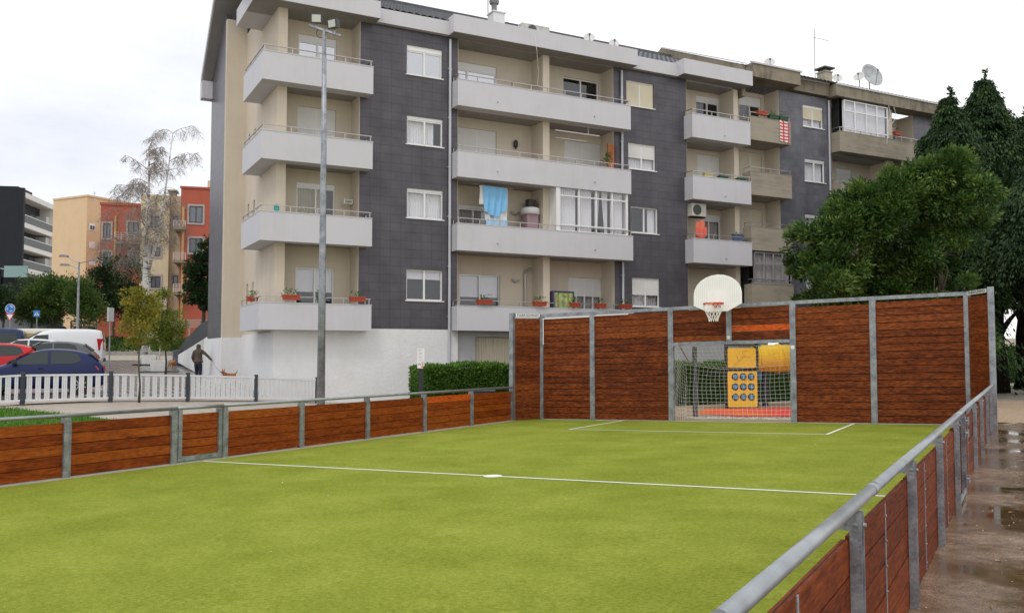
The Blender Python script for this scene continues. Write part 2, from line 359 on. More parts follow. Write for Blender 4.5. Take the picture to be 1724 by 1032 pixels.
def leaf_mat(name, dark, mid, light, rough=.5, trans=.25):
    m = mat(name, mid, rough, spec=.3); N, L, b = nodes(m)
    a = N.new('ShaderNodeAttribute'); a.attribute_name = 'rnd'
    cr = ramp(N, [(0, dark), (.55, mid), (1, light)]); L.new(a.outputs['Fac'], cr.inputs[0]); L.new(cr.outputs[0], b.inputs['Base Color'])
    tl = N.new('ShaderNodeBsdfTranslucent'); L.new(cr.outputs[0], tl.inputs[0]); mx = N.new('ShaderNodeMixShader'); mx.inputs[0].default_value = trans
    out = [n for n in N if n.type == 'OUTPUT_MATERIAL'][0]
    L.new(b.outputs[0], mx.inputs[1]); L.new(tl.outputs[0], mx.inputs[2]); L.new(mx.outputs[0], out.inputs[0])
    return m
# ---------------------------------------------------------------- ground sheets
def patch(name, poly, mat_, off, nu=20, nv=20, hf=gh, kind='structure'):
    """quadrilateral sheet that follows the ground height (world X, Y corners)"""
    a, b, c, d = [Vector(p) for p in poly]; P = []
    for j in range(nv+1):
        v = j/nv; r = []
        for i in range(nu+1):
            u = i/nu; q = (a*(1-u)+b*u)*(1-v)+(d*(1-u)+c*u)*v; r.append((q.x, q.y, hf(q.x, q.y)+off))
        P.append(r)
    m = MB(); m.grid(P); o = m.build(name, mat_, smooth=True); return tag(o, kind=kind)
def cw(L, t): return FC.w((L, t, 0))[:2]
def ground_mat():
    m = mat('pale_ground', (.40, .35, .29), .8, noise=(2.5, .2), bump=(60, .3)); return m
xs = [-500, -200, -90]+[-60+2*i for i in range(31)]+[1+1.0*i for i in range(12)]+[14+4*i for i in range(14)]+[90, 200, 500]
ys = [-60, -20, -8]+[-4+1.5*i for i in range(46)]+[70, 74, 78, 84, 90, 110, 140, 250, 600, 1500]
M_FAR = mat('far_ground', (.16, .17, .09), .9, noise=(.3, .3))
G = MB(); G.grid([[(x, y, gh(x, y)-.012-(.14 if (x < -7 and 27 < y < 68 and y > 25+1.045*(x+13.7)+3.2) else 0)-(.25 if (-14.3 < (.8660254*x-.5*y) < -.9 and -3 < .5*x+.866*y < 25.5) else 0)) for x in xs] for y in ys])
tag(G.build('ground', ground_mat(), smooth=True), kind='structure')
# court surface and its lines
T = MB(); T.box(LL+.05, LR-.12, -8, 25.95, -.05, 0)
tag(T.build('artificial_turf', TURF, frame=FC, tf=lambda a, b, c: (a, b, c+zc(a))), kind='structure')
M_LINE = mat('line_white', (.80, .82, .76), .8, noise=(30, .12))
def line(m, a, b, w=.07):
    a = Vector(a); b = Vector(b); d = (b-a).normalized(); s = Vector((-d.y, d.x))*w/2
    n = 12; P = [[], []]
    for i in range(n+1):
        q = a.lerp(b, i/n)
        for k, sg in ((0, 1), (1, -1)): P[k].append((q.x+s.x*sg, q.y+s.y*sg, .005+.0))
    m.grid(P[::-1])
K = MB(); line(K, (LL+.1, 12.45), (LR-.12, 12.45), .075)
line(K, (-10.95, 22.05), (-4.12, 22.05), .07); line(K, (-10.92, 22.1), (-10.92, 25.9), .07); line(K, (-4.15, 22.1), (-4.15, 25.9), .07)
K.lathe((-7.55, 12.45, .002), [(.15, 0), (.15, .006), (.0, .0065)], 16)
tag(K.build('line_markings', M_LINE, frame=FC, tf=lambda a, b, c: (a, b, c+zc(a))), kind='structure')
# wet path on the right
def path_mat():
    m = mat('wet_path', (.10, .07, .05), .3); N, L, b = nodes(m); tc = N.new('ShaderNodeTexCoord')
    def nz(s, d, sc=(1, 1, 1), r=.6):
        mp = N.new('ShaderNodeMapping'); mp.inputs['Scale'].default_value = sc; L.new(tc.outputs['Object'], mp.inputs[0])
        n = N.new('ShaderNodeTexNoise'); n.inputs['Scale'].default_value = s; n.inputs['Detail'].default_value = d; n.inputs['Roughness'].default_value = r; L.new(mp.outputs[0], n.inputs[0]); return n
    a = nz(.55, 6); g = nz(90, 4); md = nz(5, 6)
    c1 = ramp(N, [(.3, (.14, .092, .060)), (.5, (.26, .185, .130)), (.72, (.50, .41, .33))]); L.new(g.outputs[0], c1.inputs[0])
    c2 = ramp(N, [(.35, (.62, .55, .48)), (.65, (1.2, 1.1, 1.0))]); L.new(md.outputs[0], c2.inputs[0])
    mu = N.new('ShaderNodeMixRGB'); mu.blend_type = 'MULTIPLY'; mu.inputs[0].default_value = 1; L.new(c1.outputs[0], mu.inputs[1]); L.new(c2.outputs[0], mu.inputs[2])
    pud = N.new('ShaderNodeMapRange'); pud.inputs['From Min'].default_value = .40; pud.inputs['From Max'].default_value = .57; L.new(a.outputs[0], pud.inputs['Value'])
    dk = N.new('ShaderNodeMixRGB'); dk.inputs[1].default_value = (.095, .056, .026, 1); L.new(pud.outputs[0], dk.inputs[0]); L.new(mu.outputs[0], dk.inputs[2]); L.new(dk.outputs[0], b.inputs['Base Color'])
    r = N.new('ShaderNodeMapRange'); r.inputs['To Min'].default_value = .03; r.inputs['To Max'].default_value = .24; L.new(pud.outputs[0], r.inputs['Value']); L.new(r.outputs[0], b.inputs['Roughness'])
    bs = N.new('ShaderNodeMath'); bs.operation = 'MULTIPLY'; L.new(pud.outputs[0], bs.inputs[0]); bs.inputs[1].default_value = .35
    bp = N.new('ShaderNodeBump'); bp.inputs['Distance'].default_value = .006; L.new(bs.outputs[0], bp.inputs['Strength']); L.new(g.outputs[0], bp.inputs['Height']); L.new(bp.outputs[0], b.inputs['Normal'])
    return m
patch('path', [cw(LR-.12, -8), cw(4.5, -8), cw(4.5, 27.2), cw(LR-.12, 27.2)], path_mat(), .004, 20, 60)
patch('sandy_path', [cw(LR-.3, 27.2), cw(60, 27.2), cw(60, 34), cw(LR-.3, 40)], mat('sand_path', (.42, .30, .22), .8, noise=(6, .2)), .004, 30, 10)
# playground surfaces behind the goal
M_SAND = mat('sand_gravel', (.40, .29, .19), .9, noise=(9, .3), bump=(70, .5))
patch('playground_gravel', [cw(-14, 26.3), cw(-.5, 26.3), cw(3, 38), cw(-18, 38)], M_SAND, .006, 12, 12)
MAT_O = MB(); q = [cw(-9.9, 29.6), cw(-8.0, 28.4), cw(-5.5, 28.6), cw(-4.2, 30.4), cw(-5.0, 33.2), cw(-7.6, 33.6), cw(-10.3, 32.3)]
MAT_O.prism([(x, y) for x, y in q], 'z', 0, .02)
def mat_or():
    m = mat('orange_rubber', (.75, .10, .02), .7); N, L, b = nodes(m); tc = N.new('ShaderNodeTexCoord'); n = N.new('ShaderNodeTexNoise'); n.inputs['Scale'].default_value = .55
    L.new(tc.outputs['Object'], n.inputs[0]); cr = ramp(N, [(.42, (.72, .055, .05)), (.5, (.78, .09, .03)), (.58, (.80, .15, .02))]); L.new(n.outputs[0], cr.inputs[0]); L.new(cr.outputs[0], b.inputs['Base Color']); return m
tag(MAT_O.build('rubber_play_surface', mat_or(), tf=lambda x, y, z: (x, y, z+gh(x, y)+.012)), kind='structure')
# left: lawn, pavement by the fence, parking, paved plaza, bank
M_LAWN = mat('lawn_green', (.065, .15, .018), .9, noise=(7, .45), bump=(50, 1))
patch('lawn_ground', [(-30, 19.5), cw(LL-.25, 3), cw(LL-.25, 16.2), (-14, 24.2)], M_LAWN, .004, 30, 20)
patch('pavement', [(-32, 3), (-14.6, 24.3), (-6.8, 32.6), (-30, 26.5)], mat('pinkish_pavement', (.42, .34, .29), .8, noise=(4, .15)), .003, 20, 8)
M_ASPH = mat('asphalt_wet', (.085, .085, .09), .32, noise=(30, .3), bump=(120, .2))
patch('parking_lot', [(-60, 26.2), (-13.3, 26.6), (-21.8, 47), (-60, 62)], M_ASPH, .03, 30, 30)
def pav_mat():
    m = mat('plaza_setts', (.3, .29, .28), .25); N, L, b = nodes(m); tc = N.new('ShaderNodeTexCoord'); mp = N.new('ShaderNodeMapping'); mp.inputs['Rotation'].default_value = (0, 0, math.radians(52)); L.new(tc.outputs['Object'], mp.inputs[0])
    br = N.new('ShaderNodeTexBrick'); br.inputs['Scale'].default_value = 1; br.inputs['Brick Width'].default_value = 1.6; br.inputs['Row Height'].default_value = .55; br.inputs['Mortar Size'].default_value = .10
    br.inputs['Color1'].default_value = (.33, .32, .31, 1); br.inputs['Color2'].default_value = (.25, .24, .235, 1); br.inputs['Mortar'].default_value = (.10, .10, .10, 1); L.new(mp.outputs[0], br.inputs[0]); L.new(br.outputs[0], b.inputs['Base Color']); return m
patch('paved_plaza', [(-13.1, 26.7), (-7.6, 33.2), (-17, 67.5), (-48, 67.5)], pav_mat(), .016, 36, 44)
patch('kerb_road', [(-60, 62), (-34, 60), (-22, 69), (-60, 70)], M_ASPH, .004, 10, 6)
bk = lambda X, Y: gh(X, Y)
BANK = MB(); P = []
for j in range(9):
    v = j/8; r = []
    for i in range(25):
        u = i/24; X = -46+26*u; Y = 69.3+5*v; r.append((X, Y, 1.55+1.35*ss(v)+.25*math.sin(X*.9)*v))
    P.append(r)
BANK.grid(P); tag(BANK.build('grass_bank', mat('bank_green', (.07, .13, .03), .95, noise=(3, .5), bump=(15, 1)), smooth=True), kind='structure')
KB = MB(); KB.box(-44, -20, 68.9, 69.25, .9, 2.05); tag(KB.build('kerb_wall', mat('kerb_stone', (.33, .31, .28), .8, noise=(3, .2)), smooth=False), 'low grey stone kerb wall below the green bank', 'wall')
patch('park_lawn', [cw(LR+4, 38), cw(60, 33), cw(60, 70), cw(-2, 60)], mat('shade_lawn', (.06, .13, .02), .9, noise=(5, .3)), .008, 14, 14)

# ---------------------------------------------------------------- sports court: barriers and goal wall
TFC = lambda a, b, c: (a, b, c+zc(a))
def planks(m, x0, x1, y0, y1, z0, z1, n, along, rnds=None, gp=0):
    h = (z1-z0)/n
    if along == 'y': m.box((x0+x1)/2-.004, (x0+x1)/2+.004, y0+.002, y1-.002, z0+.004, z1-.004, 0, 1, 1)
    else: m.box(x0+.002, x1-.002, (y0+y1)/2-.004, (y0+y1)/2+.004, z0+.004, z1-.004, 0, 1, 0)
    for k in range(n):
        g = random.uniform(.008, .016)+gp; r = (rnds[k] if rnds else random.random()); j = random.uniform(-.003, .003)
        if along == 'y': m.box(x0+j, x1+j, y0, y1, z0+k*h+g/2, z0+(k+1)*h-g/2, r, 0, 1)
        else: m.box(x0, x1, y0+j, y1+j, z0+k*h+g/2, z0+(k+1)*h-g/2, r, 0, 0)
def post_channel(m, x, y, z0, z1, w, d, face):
    """C-shaped galvanised post: back web and two flanges, open side towards `face` axis"""
    m.box(x-w/2, x+w/2, y-d/2, y+d/2, z0, z1)
# left low barrier (runs along t)
bl = thing('low_barrier', 'low orange brown plank barrier with a tube rail along the left side of the pitch', 'barrier', (LL, 12, zc(LL)), FC)
m = MB(); m.tube([(LL+.02, y, 1.08) for y in (-8, 0, 8, 11.85)], .034, 12); m.tube([(LL+.02, 11.87, 1.08), (LL+.02, 13.0, 1.08)], .034, 12)
m.tube([(LL+.02, 13.02, 1.08), (LL+.02, 20, 1.08), (LL+.02, 24.9, 1.08)], .034, 12); m.build('top_rail', GRAIL, bl, tf=TFC, smooth=True)
lp = [-7.4, -5.0, -2.6, -.2, 2.2, 4.65, 7.1, 9.55, 11.78, 13.05, 15.3, 17.65, 20.1, 22.5]
for y in lp:
    m = MB(); m.box(LL-.06, LL+.05, y-.055, y+.055, -.02, 1.05); m.box(LL-.05, LL+.055, y-.068, y-.055, -.02, 1.0); m.box(LL-.05, LL+.055, y+.055, y+.068, -.02, 1.0)
    m.build('post', GALV, bl, tf=TFC)
lp2 = sorted(lp+[24.9])
for a, b in zip(lp2, lp2[1:]):
    if abs(a-11.78) < .01: continue
    m = MB()
    if abs(a-20.1) < .01:
        planks(m, LL-.035, LL+.012, a+.06, b-.06, .03, .78, 4, 'y'); m.build('plank_panel', [W_SIDE, M_GAP], bl, tf=TFC)
        m2 = MB(); m2.box(LL-.035, LL+.012, a+.06, b-.06, .785, .96, .6, 0, 1); o = m2.build('new_plank', W_NEW, bl, tf=TFC); tag(o, 'bright orange replacement plank at the top of one bay')
    else:
        planks(m, LL-.035, LL+.012, a+.06, b-.06, .03, .96, 5, 'y'); m.build('plank_panel', [W_SIDE, M_GAP], bl, tf=TFC)
# gate in the left barrier
m = MB(); g0, g1 = 11.92, 12.92
for y in (g0, g1-.0): m.box(LL-.05, LL+.045, y-.045, y+.045, .05, 1.04)
m.box(LL-.045, LL+.04, g0+.045, g1-.045, .05, .13); gt = m.build('gate', GALV, bl, tf=TFC)
m = MB(); planks(m, LL-.03, LL+.012, g0+.05, g1-.05, .14, .96, 5, 'y'); m.build('gate_planks', [W_SIDE, M_GAP], gt, tf=TFC)
m = MB(); m.box(LL-.09, LL+.075, -8, 25.2, -.06, .018, 0); m.build('concrete_footing', mat('pale_concrete', (.46, .44, .40), .9, noise=(5, .2)), bl, tf=TFC)
# right low barrier, seen from outside
br_ = thing('low_barrier', 'low red brown plank barrier seen from outside, its tube rail beside the wet path', 'barrier', (LR, 12, 0), FC)
XR = LR-.02; RX = XR+.0
for y0, y1 in ((-6, 2.4), (2.405, 5.3), (5.305, 12.0), (12.02, 13.1), (13.12, 24.9)):
    m = MB(); m.tube([(RX, y0, 1.06), (RX, (y0+y1)/2, 1.06), (RX, y1, 1.06)], .0315, 20); m.build('top_rail', GRAIL, br_, smooth=True)
for y in (2.4, 5.3, 12.0, 13.1): m = MB(); m.tube([(RX, y-.07, 1.06), (RX, y+.07, 1.06)], .0345, 20); m.build('rail_sleeve', GRAIL, br_, smooth=True)
rp = [-4.9, -2.5, -.1, 2.3, 4.65, 7.05, 9.4, 11.75, 12.95, 15.9, 18.3, 20.9, 23.0]
for y in rp:
    m = MB(); m.box(XR-.01, XR+.0, y-.035, y+.035, 0, 1.0); m.box(XR-.01, XR+.045, y-.045, y-.037, 0, 1.035); m.box(XR-.01, XR+.045, y+.037, y+.045, 0, 1.035)
    # gusset that carries the rail
    m.prism([(XR-.115, .93), (XR+.045, .93), (XR+.045, 1.0), (XR-.03, 1.032), (XR-.115, 1.032)], 'y', y-.004, y+.004) if False else m.hexa([(XR-.085, y-.052, .955), (XR+.03, y-.052, .945), (XR+.03, y-.046, .945), (XR-.085, y-.046, .955), (XR-.085, y-.052, .985), (XR+.01, y-.052, 1.035), (XR+.01, y-.046, 1.035), (XR-.085, y-.046, .985)])
    m.hexa([(XR-.085, y+.046, .955), (XR+.03, y+.046, .945), (XR+.03, y+.052, .945), (XR-.085, y+.052, .955), (XR-.085, y+.046, .985), (XR+.01, y+.046, 1.035), (XR+.01, y+.052, 1.035), (XR-.085, y+.052, .985)])
    m.lathe((XR+.045, y+.02, .97), [(.012, 0), (.012, .012), (.006, .014)], 8, 'x'); m.lathe((XR+.02, y-.05, .98), [(.012, 0), (.012, -.012), (.006, -.014)], 8, 'y')
    m.build('post', GALV, br_)
rp2 = sorted(rp+[24.9])
for a, b in zip(rp2, rp2[1:]):
    m = MB(); mid = (a+b)/2
    if b-a < 1.5: planks(m, XR-.06, XR-.014, a+.047, b-.047, .10, .93, 5, 'y'); m.build('gate_panel', [W_OUT, M_GAP], br_, tf=None, bevel=.004); continue
    planks(m, XR-.05, XR-.013, a+.047, b-.047, .0, .91, 5, 'y'); m.build('plank_panel', [W_OUT, M_GAP], br_, bevel=.004)
    m = MB(); m.box(XR-.014, XR-.008, mid-.014, mid+.014, .02, .9)
    for k in range(6): m.lathe((XR-.008, mid, .08+.15*k), [(.008, 0), (.008, .006), (.003, .008)], 6, 'x')
    m.build('batten', GALV, br_)
for y, z in ((12.95, .95), (12.9, .80), (12.9, .22)):
    m = MB(); m.box(XR+.045, XR+.055, y-.09, y+.02, z-.05, z+.05); m.tube([(XR+.075, y-.05, z-.05), (XR+.075, y-.05, z+.05)], .016, 10); m.lathe((XR+.055, y-.05, z), [(.02, 0), (.02, .02), (.01, .03)], 8, 'x')
    m.build('gate_hinge', GALV, br_)
m = MB(); m.box(XR+.02, XR+.04, 11.8, 12.9, .04, .10); m.build('gate_bottom_bar', GALV, br_)

# goal wall: posts listed as (lateral, depth); corner bays are set at an angle
WT = 25.95
gw = thing('goal_wall', 'tall end wall of dark red planks in a steel frame with the goal opening below', 'wall', (-7.55, WT, zc(-7.55)), FC)
WP = {'el': (LL, 24.95), 'cl': (-13.85, WT), 'p1': (-12.0, WT), 'gl': (-9.38, WT), 'gm': (-7.58, WT), 'gr': (-5.75, WT), 'p2': (-3.62, WT), 'cr': (-1.32, WT), 'er': (LR, 24.95)}
HT = 3.44
def post(k, z0=0, z1=HT, w=.16):
    x, y = WP[k]; m = MB(); m.box(x-w/2, x+w/2, y-.07, y-.055, z0, z1); m.box(x-w/2, x-w/2+.014, y-.055, y+.06, z0, z1); m.box(x+w/2-.014, x+w/2, y-.055, y+.06, z0, z1)
    m.box(x-.03, x+.03, y-.078, y-.07, z0, z1-.1)
    for j in range(3): m.lathe((x+.055, y-.07, z0+.3+j*(z1-z0-.5)/2), [(.012, 0), (.012, -.01), (.004, -.014)], 6, 'y')
    m.build('post', GALV, gw, tf=TFC)
for k in ('cl', 'p1', 'gl', 'gr', 'p2', 'cr'): post(k)
post('gm', 2.36, HT)
for k in ('el', 'er'):
    x, y = WP[k]; m = MB(); m.box(x-.07, x+.07, y-.08, y+.08, -.02, HT+.03); m.build('post', GALV, gw, tf=TFC)
m = MB()
seq = ['cl', 'p1', 'gl', 'gm', 'gr', 'p2', 'cr']
m.box(WP['cl'][0]+.08, WP['cr'][0]-.08, WT-.06, WT+.05, HT-.09, HT+.01)
m.build('top_beam', GALV, gw, tf=TFC)
m = MB(); m.box(WP['gl'][0]+.08, WP['gr'][0]-.08, WT-.06, WT+.05, 2.27, 2.36); m.build('goal_crossbar', GALV, gw, tf=TFC)
def wpanel(a, b, z0, z1, n, dark=None):
    m = MB(); planks(m, WP[a][0]+.075, WP[b][0]-.075, WT-.02, WT+.025, z0, z1, n, 'x', dark, .004); return m.build('plank_panel', [W_WALL, M_GAP], gw, tf=TFC)
random.seed(5)
def rr(n, f): return [max(0, min(1, f(k/(n-1))+random.uniform(-.22, .22))) for k in range(n)]
wpanel('cl', 'p1', .02, 3.30, 17, rr(17, lambda v: .30+.5*(v > .85)+.2*(v > .4)))
wpanel('p1', 'gl', .02, 3.32, 17, rr(17, lambda v: .28+.45*(v > .8)))
wpanel('gr', 'p2', .02, 3.26, 17, rr(17, lambda v: .35+.25*(v > .66)))
wpanel('p2', 'cr', .02, 3.30, 17, rr(17, lambda v: .40+.35*(v > .78)))
wpanel('gl', 'gm', 2.37, 3.33, 5)
wpanel('gm', 'gr', 2.37, 2.63, 1, [.2]); wpanel('gm', 'gr', 2.81, 3.33, 3, [.3, .45, .4])
m = MB(); m.box(WP['gm'][0]+.075, WP['gr'][0]-.075, WT-.02, WT+.025, 2.636, 2.805, .7, 0, 0); tag(m.build('new_plank', W_NEW, gw, tf=TFC), 'bright orange replacement plank above the goal')
for a, b in (('el', 'cl'), ('cr', 'er')):
    A = Vector(WP[a]); B = Vector(WP[b]); d = (B-A).normalized(); n = 17; m = MB()
    A2 = A+d*.09; B2 = B-d*.09
    for k in range(n):
        h = 3.28/n; m.beam((A2.x, A2.y, .02+h*(k+.5)), (B2.x, B2.y, .02+h*(k+.5)), .045, h-.006, min(1, max(0, random.gauss(.5, .2))))
    m.beam((A2.x, A2.y, 1.66), (B2.x, B2.y, 1.66), .01, 3.26, 0, 1); m.build('plank_panel', [W_WALL, M_GAP], gw, tf=TFC)
    m = MB(); m.beam((A2.x, A2.y, HT-.045), (B2.x, B2.y, HT-.045), .09, .09); m.build('top_beam', GALV, gw, tf=TFC)
    # name plate on the corner beam
    m = MB(); nd = Vector((d.y, -d.x)); 
    if nd.y > 0: nd = -nd
    A3 = A2+d*.02+nd*.05; B3 = B2-d*.02+nd*.05; m.beam((A3.x, A3.y, HT-.045), (B3.x, B3.y, HT-.045), .008, .10)
    pl = m.build('name_plate', M_WHITE, gw, tf=TFC); tag(pl, 'white plate lettered FABRIGIMNO')
    cu = bpy.data.curves.new('t', 'FONT'); cu.body = 'FABRIGIMNO'; cu.size = .105; cu.align_x = 'CENTER'; cu.align_y = 'CENTER'; cu.extrude = .002; cu.space_character = 1.12
    to = bpy.data.objects.new('t', cu); COL.objects.link(to); dg = bpy.context.evaluated_depsgraph_get(); me = bpy.data.meshes.new_from_object(to.evaluated_get(dg)); bpy.data.objects.remove(to)
    C3 = (A3+B3)/2+nd*.008; dd = d if d.x > 0 else -d; wid = max(v.co.x for v in me.vertices)-min(v.co.x for v in me.vertices); k = .88*(B3-A3).length/wid
    z0 = HT-.045
    for v in me.vertices:
        x, y, z = v.co; q = C3+dd*x*k-nd*(-z); p = TFC(q.x, q.y, z0+y); oo = ORG[pl.name]; v.co = (p[0]-oo[0], p[1]-oo[1], p[2]-oo[2])
    me.materials.clear(); me.materials.append(M_BLACK); lo = bpy.data.objects.new('lettering', me); COL.objects.link(lo); lo.parent = pl; ORG[lo.name] = oo
m = MB(); m.box(WP['gr'][0]-.05, WP['gr'][0]+.05, WT-.09, WT-.071, 2.08, 2.18); m.box(WP['gm'][0]-.05, WP['gm'][0]+.05, WT-.09, WT-.079, 2.42, 2.52); m.build('sticker', M_WHITE, gw, tf=TFC)
m = MB(); m.box(WP['cl'][0]+.08, WP['p1'][0]-.08, WT-.075, WT-.061, HT-.17, HT-.135); m.box(WP['p1'][0]+.08, WP['p1'][0]+1.25, WT-.075, WT-.061, HT-.15, HT-.12)
m.box(WP['cl'][0]+.081, WP['cl'][0]+.11, WT-.075, WT-.061, HT-1.0, HT-.17); tag(m.build('trim_strip', M_WHITE, gw, tf=TFC), 'loose pale strip under the beam')
m = MB(); m.box(LL, LR, WT-.05, WT+.05, -.06, .016); m.build('concrete_footing', MATS['pale_concrete'], gw, tf=TFC)
# goal net
gn = thing('goal_net', 'sagging white string net hung inside the goal opening', 'net', (-7.55, WT+.1, zc(-7.55)), FC)
x0, x1 = WP['gl'][0]+.09, WP['gr'][0]-.09; TB = 1.0; nx = 25
def npt(u, s):       # s: 0 at crossbar, 1 at back top corner, 2 at ground
    x = x0+(x1-x0)*u; sag = .13*math.sin(math.pi*u)*(1-abs(s-1)*.6)+.02*math.sin(9*u+5*s)
    if s < 1: return (x+.015*math.sin(13*s+7*u), WT+.06+(TB)*s, 2.25-.62*s-sag-.10*math.sin(math.pi*s))
    k = s-1; return (x+.02*math.sin(7*k+11*u), WT+.06+TB-.10*math.sin(math.pi*k)*(.5+.5*math.sin(5*u)), 1.63*(1-k)-sag*(1-k)+.04)
def strings(m, f, U, S, r=.0037):
    for u in U: m.tube([f(u, s) for s in S], r, 3, False)
    for s in S: m.tube([f(u, s) for u in U], r, 3, False)
m = MB(); U = [i/nx for i in range(nx+1)]; S = [i/8 for i in range(8)]+[1+i/13 for i in range(14)]
strings(m, npt, U, S)
def side(sg):
    def f(u, s):     # u depth 0..1, s 0 top..1 bottom
        x = (x0 if sg < 0 else x1)+.03*math.sin(6*u+4*s); top = 2.25-.62*u; return (x, WT+.06+TB*u, .04+(top-.04)*(1-s)-.05*math.sin(math.pi*u))
    return f
for sg in (-1, 1): strings(m, side(sg), [i/7 for i in range(8)], [i/16 for i in range(17)])
for k in range(160):   # loose net heaped on the ground line
    a = random.random(); x = x0+(x1-x0)*a; y = WT+.95+random.uniform(-.12, .15); m.tube([(x, y, .03+random.random()*.05), (x+random.uniform(-.1, .1), y+random.uniform(-.06, .06), .03+random.random()*.07), (x+random.uniform(-.15, .15), y, .03)], .0045, 3, False)
m.build('net', mat('net_white', (.80, .80, .78), .8), gn, tf=TFC)
m = MB()
for x in (x0+.14, x1-.0):
    m.tube([(x, WT+.09, 2.27), (x, WT+TB-.02, 1.75)], .02, 8); m.build('net_stay', GALV, gn, tf=TFC); m = MB()
m.tube([(x0+.16, WT+1.45, 0), (x0+.16, WT+1.45, 2.25)], .075, 10); m.build('net_stay', mat('dark_galv', (.12, .13, .135), .5, .4), gn, tf=TFC)
# basketball hoop
bh = thing('basketball_hoop', 'white fan shaped basketball backboard with orange ring above the goal', 'basketball hoop', (-7.6, WT, zc(-7.6)+2.9), FC)
XB = -7.62; YB = WT-1.02; zb = 3.19
W, H = .70, 1.06; pts = [(-.30, 0), (.30, 0), (W, .20), (W, .50)]
for k in range(1, 12):
    a = math.pi*k/12; pts.append((W*math.cos(a), .50+(H-.50)*math.sin(a)))
pts += [(-W, .50), (-W, .20)]
m = MB(); m.prism([(XB+x, zb+z) for x, z in pts], 'y', YB, YB+.03)
bo = m.build('backboard', mat('board_white', (.90, .885, .85), .45, noise=(2, .04)), bh, tf=TFC, bevel=.006)
m = MB()
for k in range(-10, 11):
    x = k*.062; t = max(0, 1-(x/W)**2)**.5
    lo_ = .50 if abs(x) < .27 else .22
    m.box(XB+x-.003, XB+x+.003, YB-.004, YB-.001, zb+lo_+(0.16 if abs(x) < .27 else 0), zb+.47+(H-.52)*t)
m.build('rib_lines', mat('rib_shadow', (.68, .68, .64), .6), bo, tf=TFC)
m = MB(); zr = zb+.22; yr = YB-.10-.28
m.tube([(XB+.28*math.cos(2*math.pi*k/28), yr+.28*math.sin(2*math.pi*k/28), zr) for k in range(29)], .014, 6, False)
m.tube([(XB+.28*math.cos(2*math.pi*k/28), yr+.28*math.sin(2*math.pi*k/28), zr-.035) for k in range(29)], .007, 5, False)
for k in range(16):
    a = 2*math.pi*k/16; m.tube([(XB+.28*math.cos(a), yr+.28*math.sin(a), zr), (XB+.28*math.cos(a), yr+.28*math.sin(a), zr-.045)], .006, 4, False)
m.box(XB-.12, XB+.12, YB-.12, YB-.005, zr-.03, zr+.012); m.box(XB-.12, XB+.12, YB-.02, YB-.002, zr-.10, zr+.03); rg = m.build('ring', mat('hoop_orange', (.62, .09, .02), .45, noise=(20, .3)), bh, tf=TFC, smooth=False)
m = MB(); n = 12
for sgn in (-1, 1):
    for k in range(n):
        P_ = []
        for j in range(9):
            v = j/8; a = 2*math.pi*(k/n)+sgn*v*1.1*2*math.pi/n*2.4; r = .275-.155*ss(v, 0, 1.05)+.01*math.sin(3*v+k); P_.append((XB+r*math.cos(a), yr+r*math.sin(a), zr-.03-.48*v))
        m.tube(P_, .0075, 4, False)
m.build('hoop_net', mat('cord_white', (.85, .85, .82), .7), rg, tf=TFC)
m = MB()
for x in (-.25, .25):
    m.beam((XB+x, YB+.03, zb+.12), (XB+x*.6, WT-.06, HT-.04), .05, .05); m.beam((XB+x, YB+.03, zb+.6), (XB+x*.6, WT-.06, HT-.04), .04, .04)
m.build('bracket', GALV, bh, tf=TFC)
# ---------------------------------------------------------------- apartment buildings (frame FB: x along the facade, -y towards the court)
def wall_open(m, s0, s1, z0, z1, y0, y1, ops):
    cs = sorted({s0, s1} | {a for o in ops for a in (o[0], o[1]) if s0 < a < s1})
    for a, b in zip(cs, cs[1:]):
        hs = sorted([(o[2], o[3]) for o in ops if o[0] <= a+1e-6 and o[1] >= b-1e-6]); z = z0
        for p, q in hs:
            if p > z+1e-4: m.box(a, b, y0, y1, z, min(p, z1))
            z = max(z, q)
        if z < z1-1e-4: m.box(a, b, y0, y1, z, z1)
def wavy(m, x0, x1, y, z0, z1, amp=.025, per=.11, ph=0, taper=None):
    n = max(6, int((x1-x0)/per*6)); top = []; bot = []
    for i in range(n+1):
        u = i/n; x = x0+(x1-x0)*u; yy = y+amp*math.sin(2*math.pi*(x/per)+ph+1.3*math.sin(x*3)); xb = x
        if taper: xb = taper+(x-taper)*.45
        top.append((x, yy, z1)); bot.append((xb, yy, z0))
    m.grid([bot, top])
INTB = {}
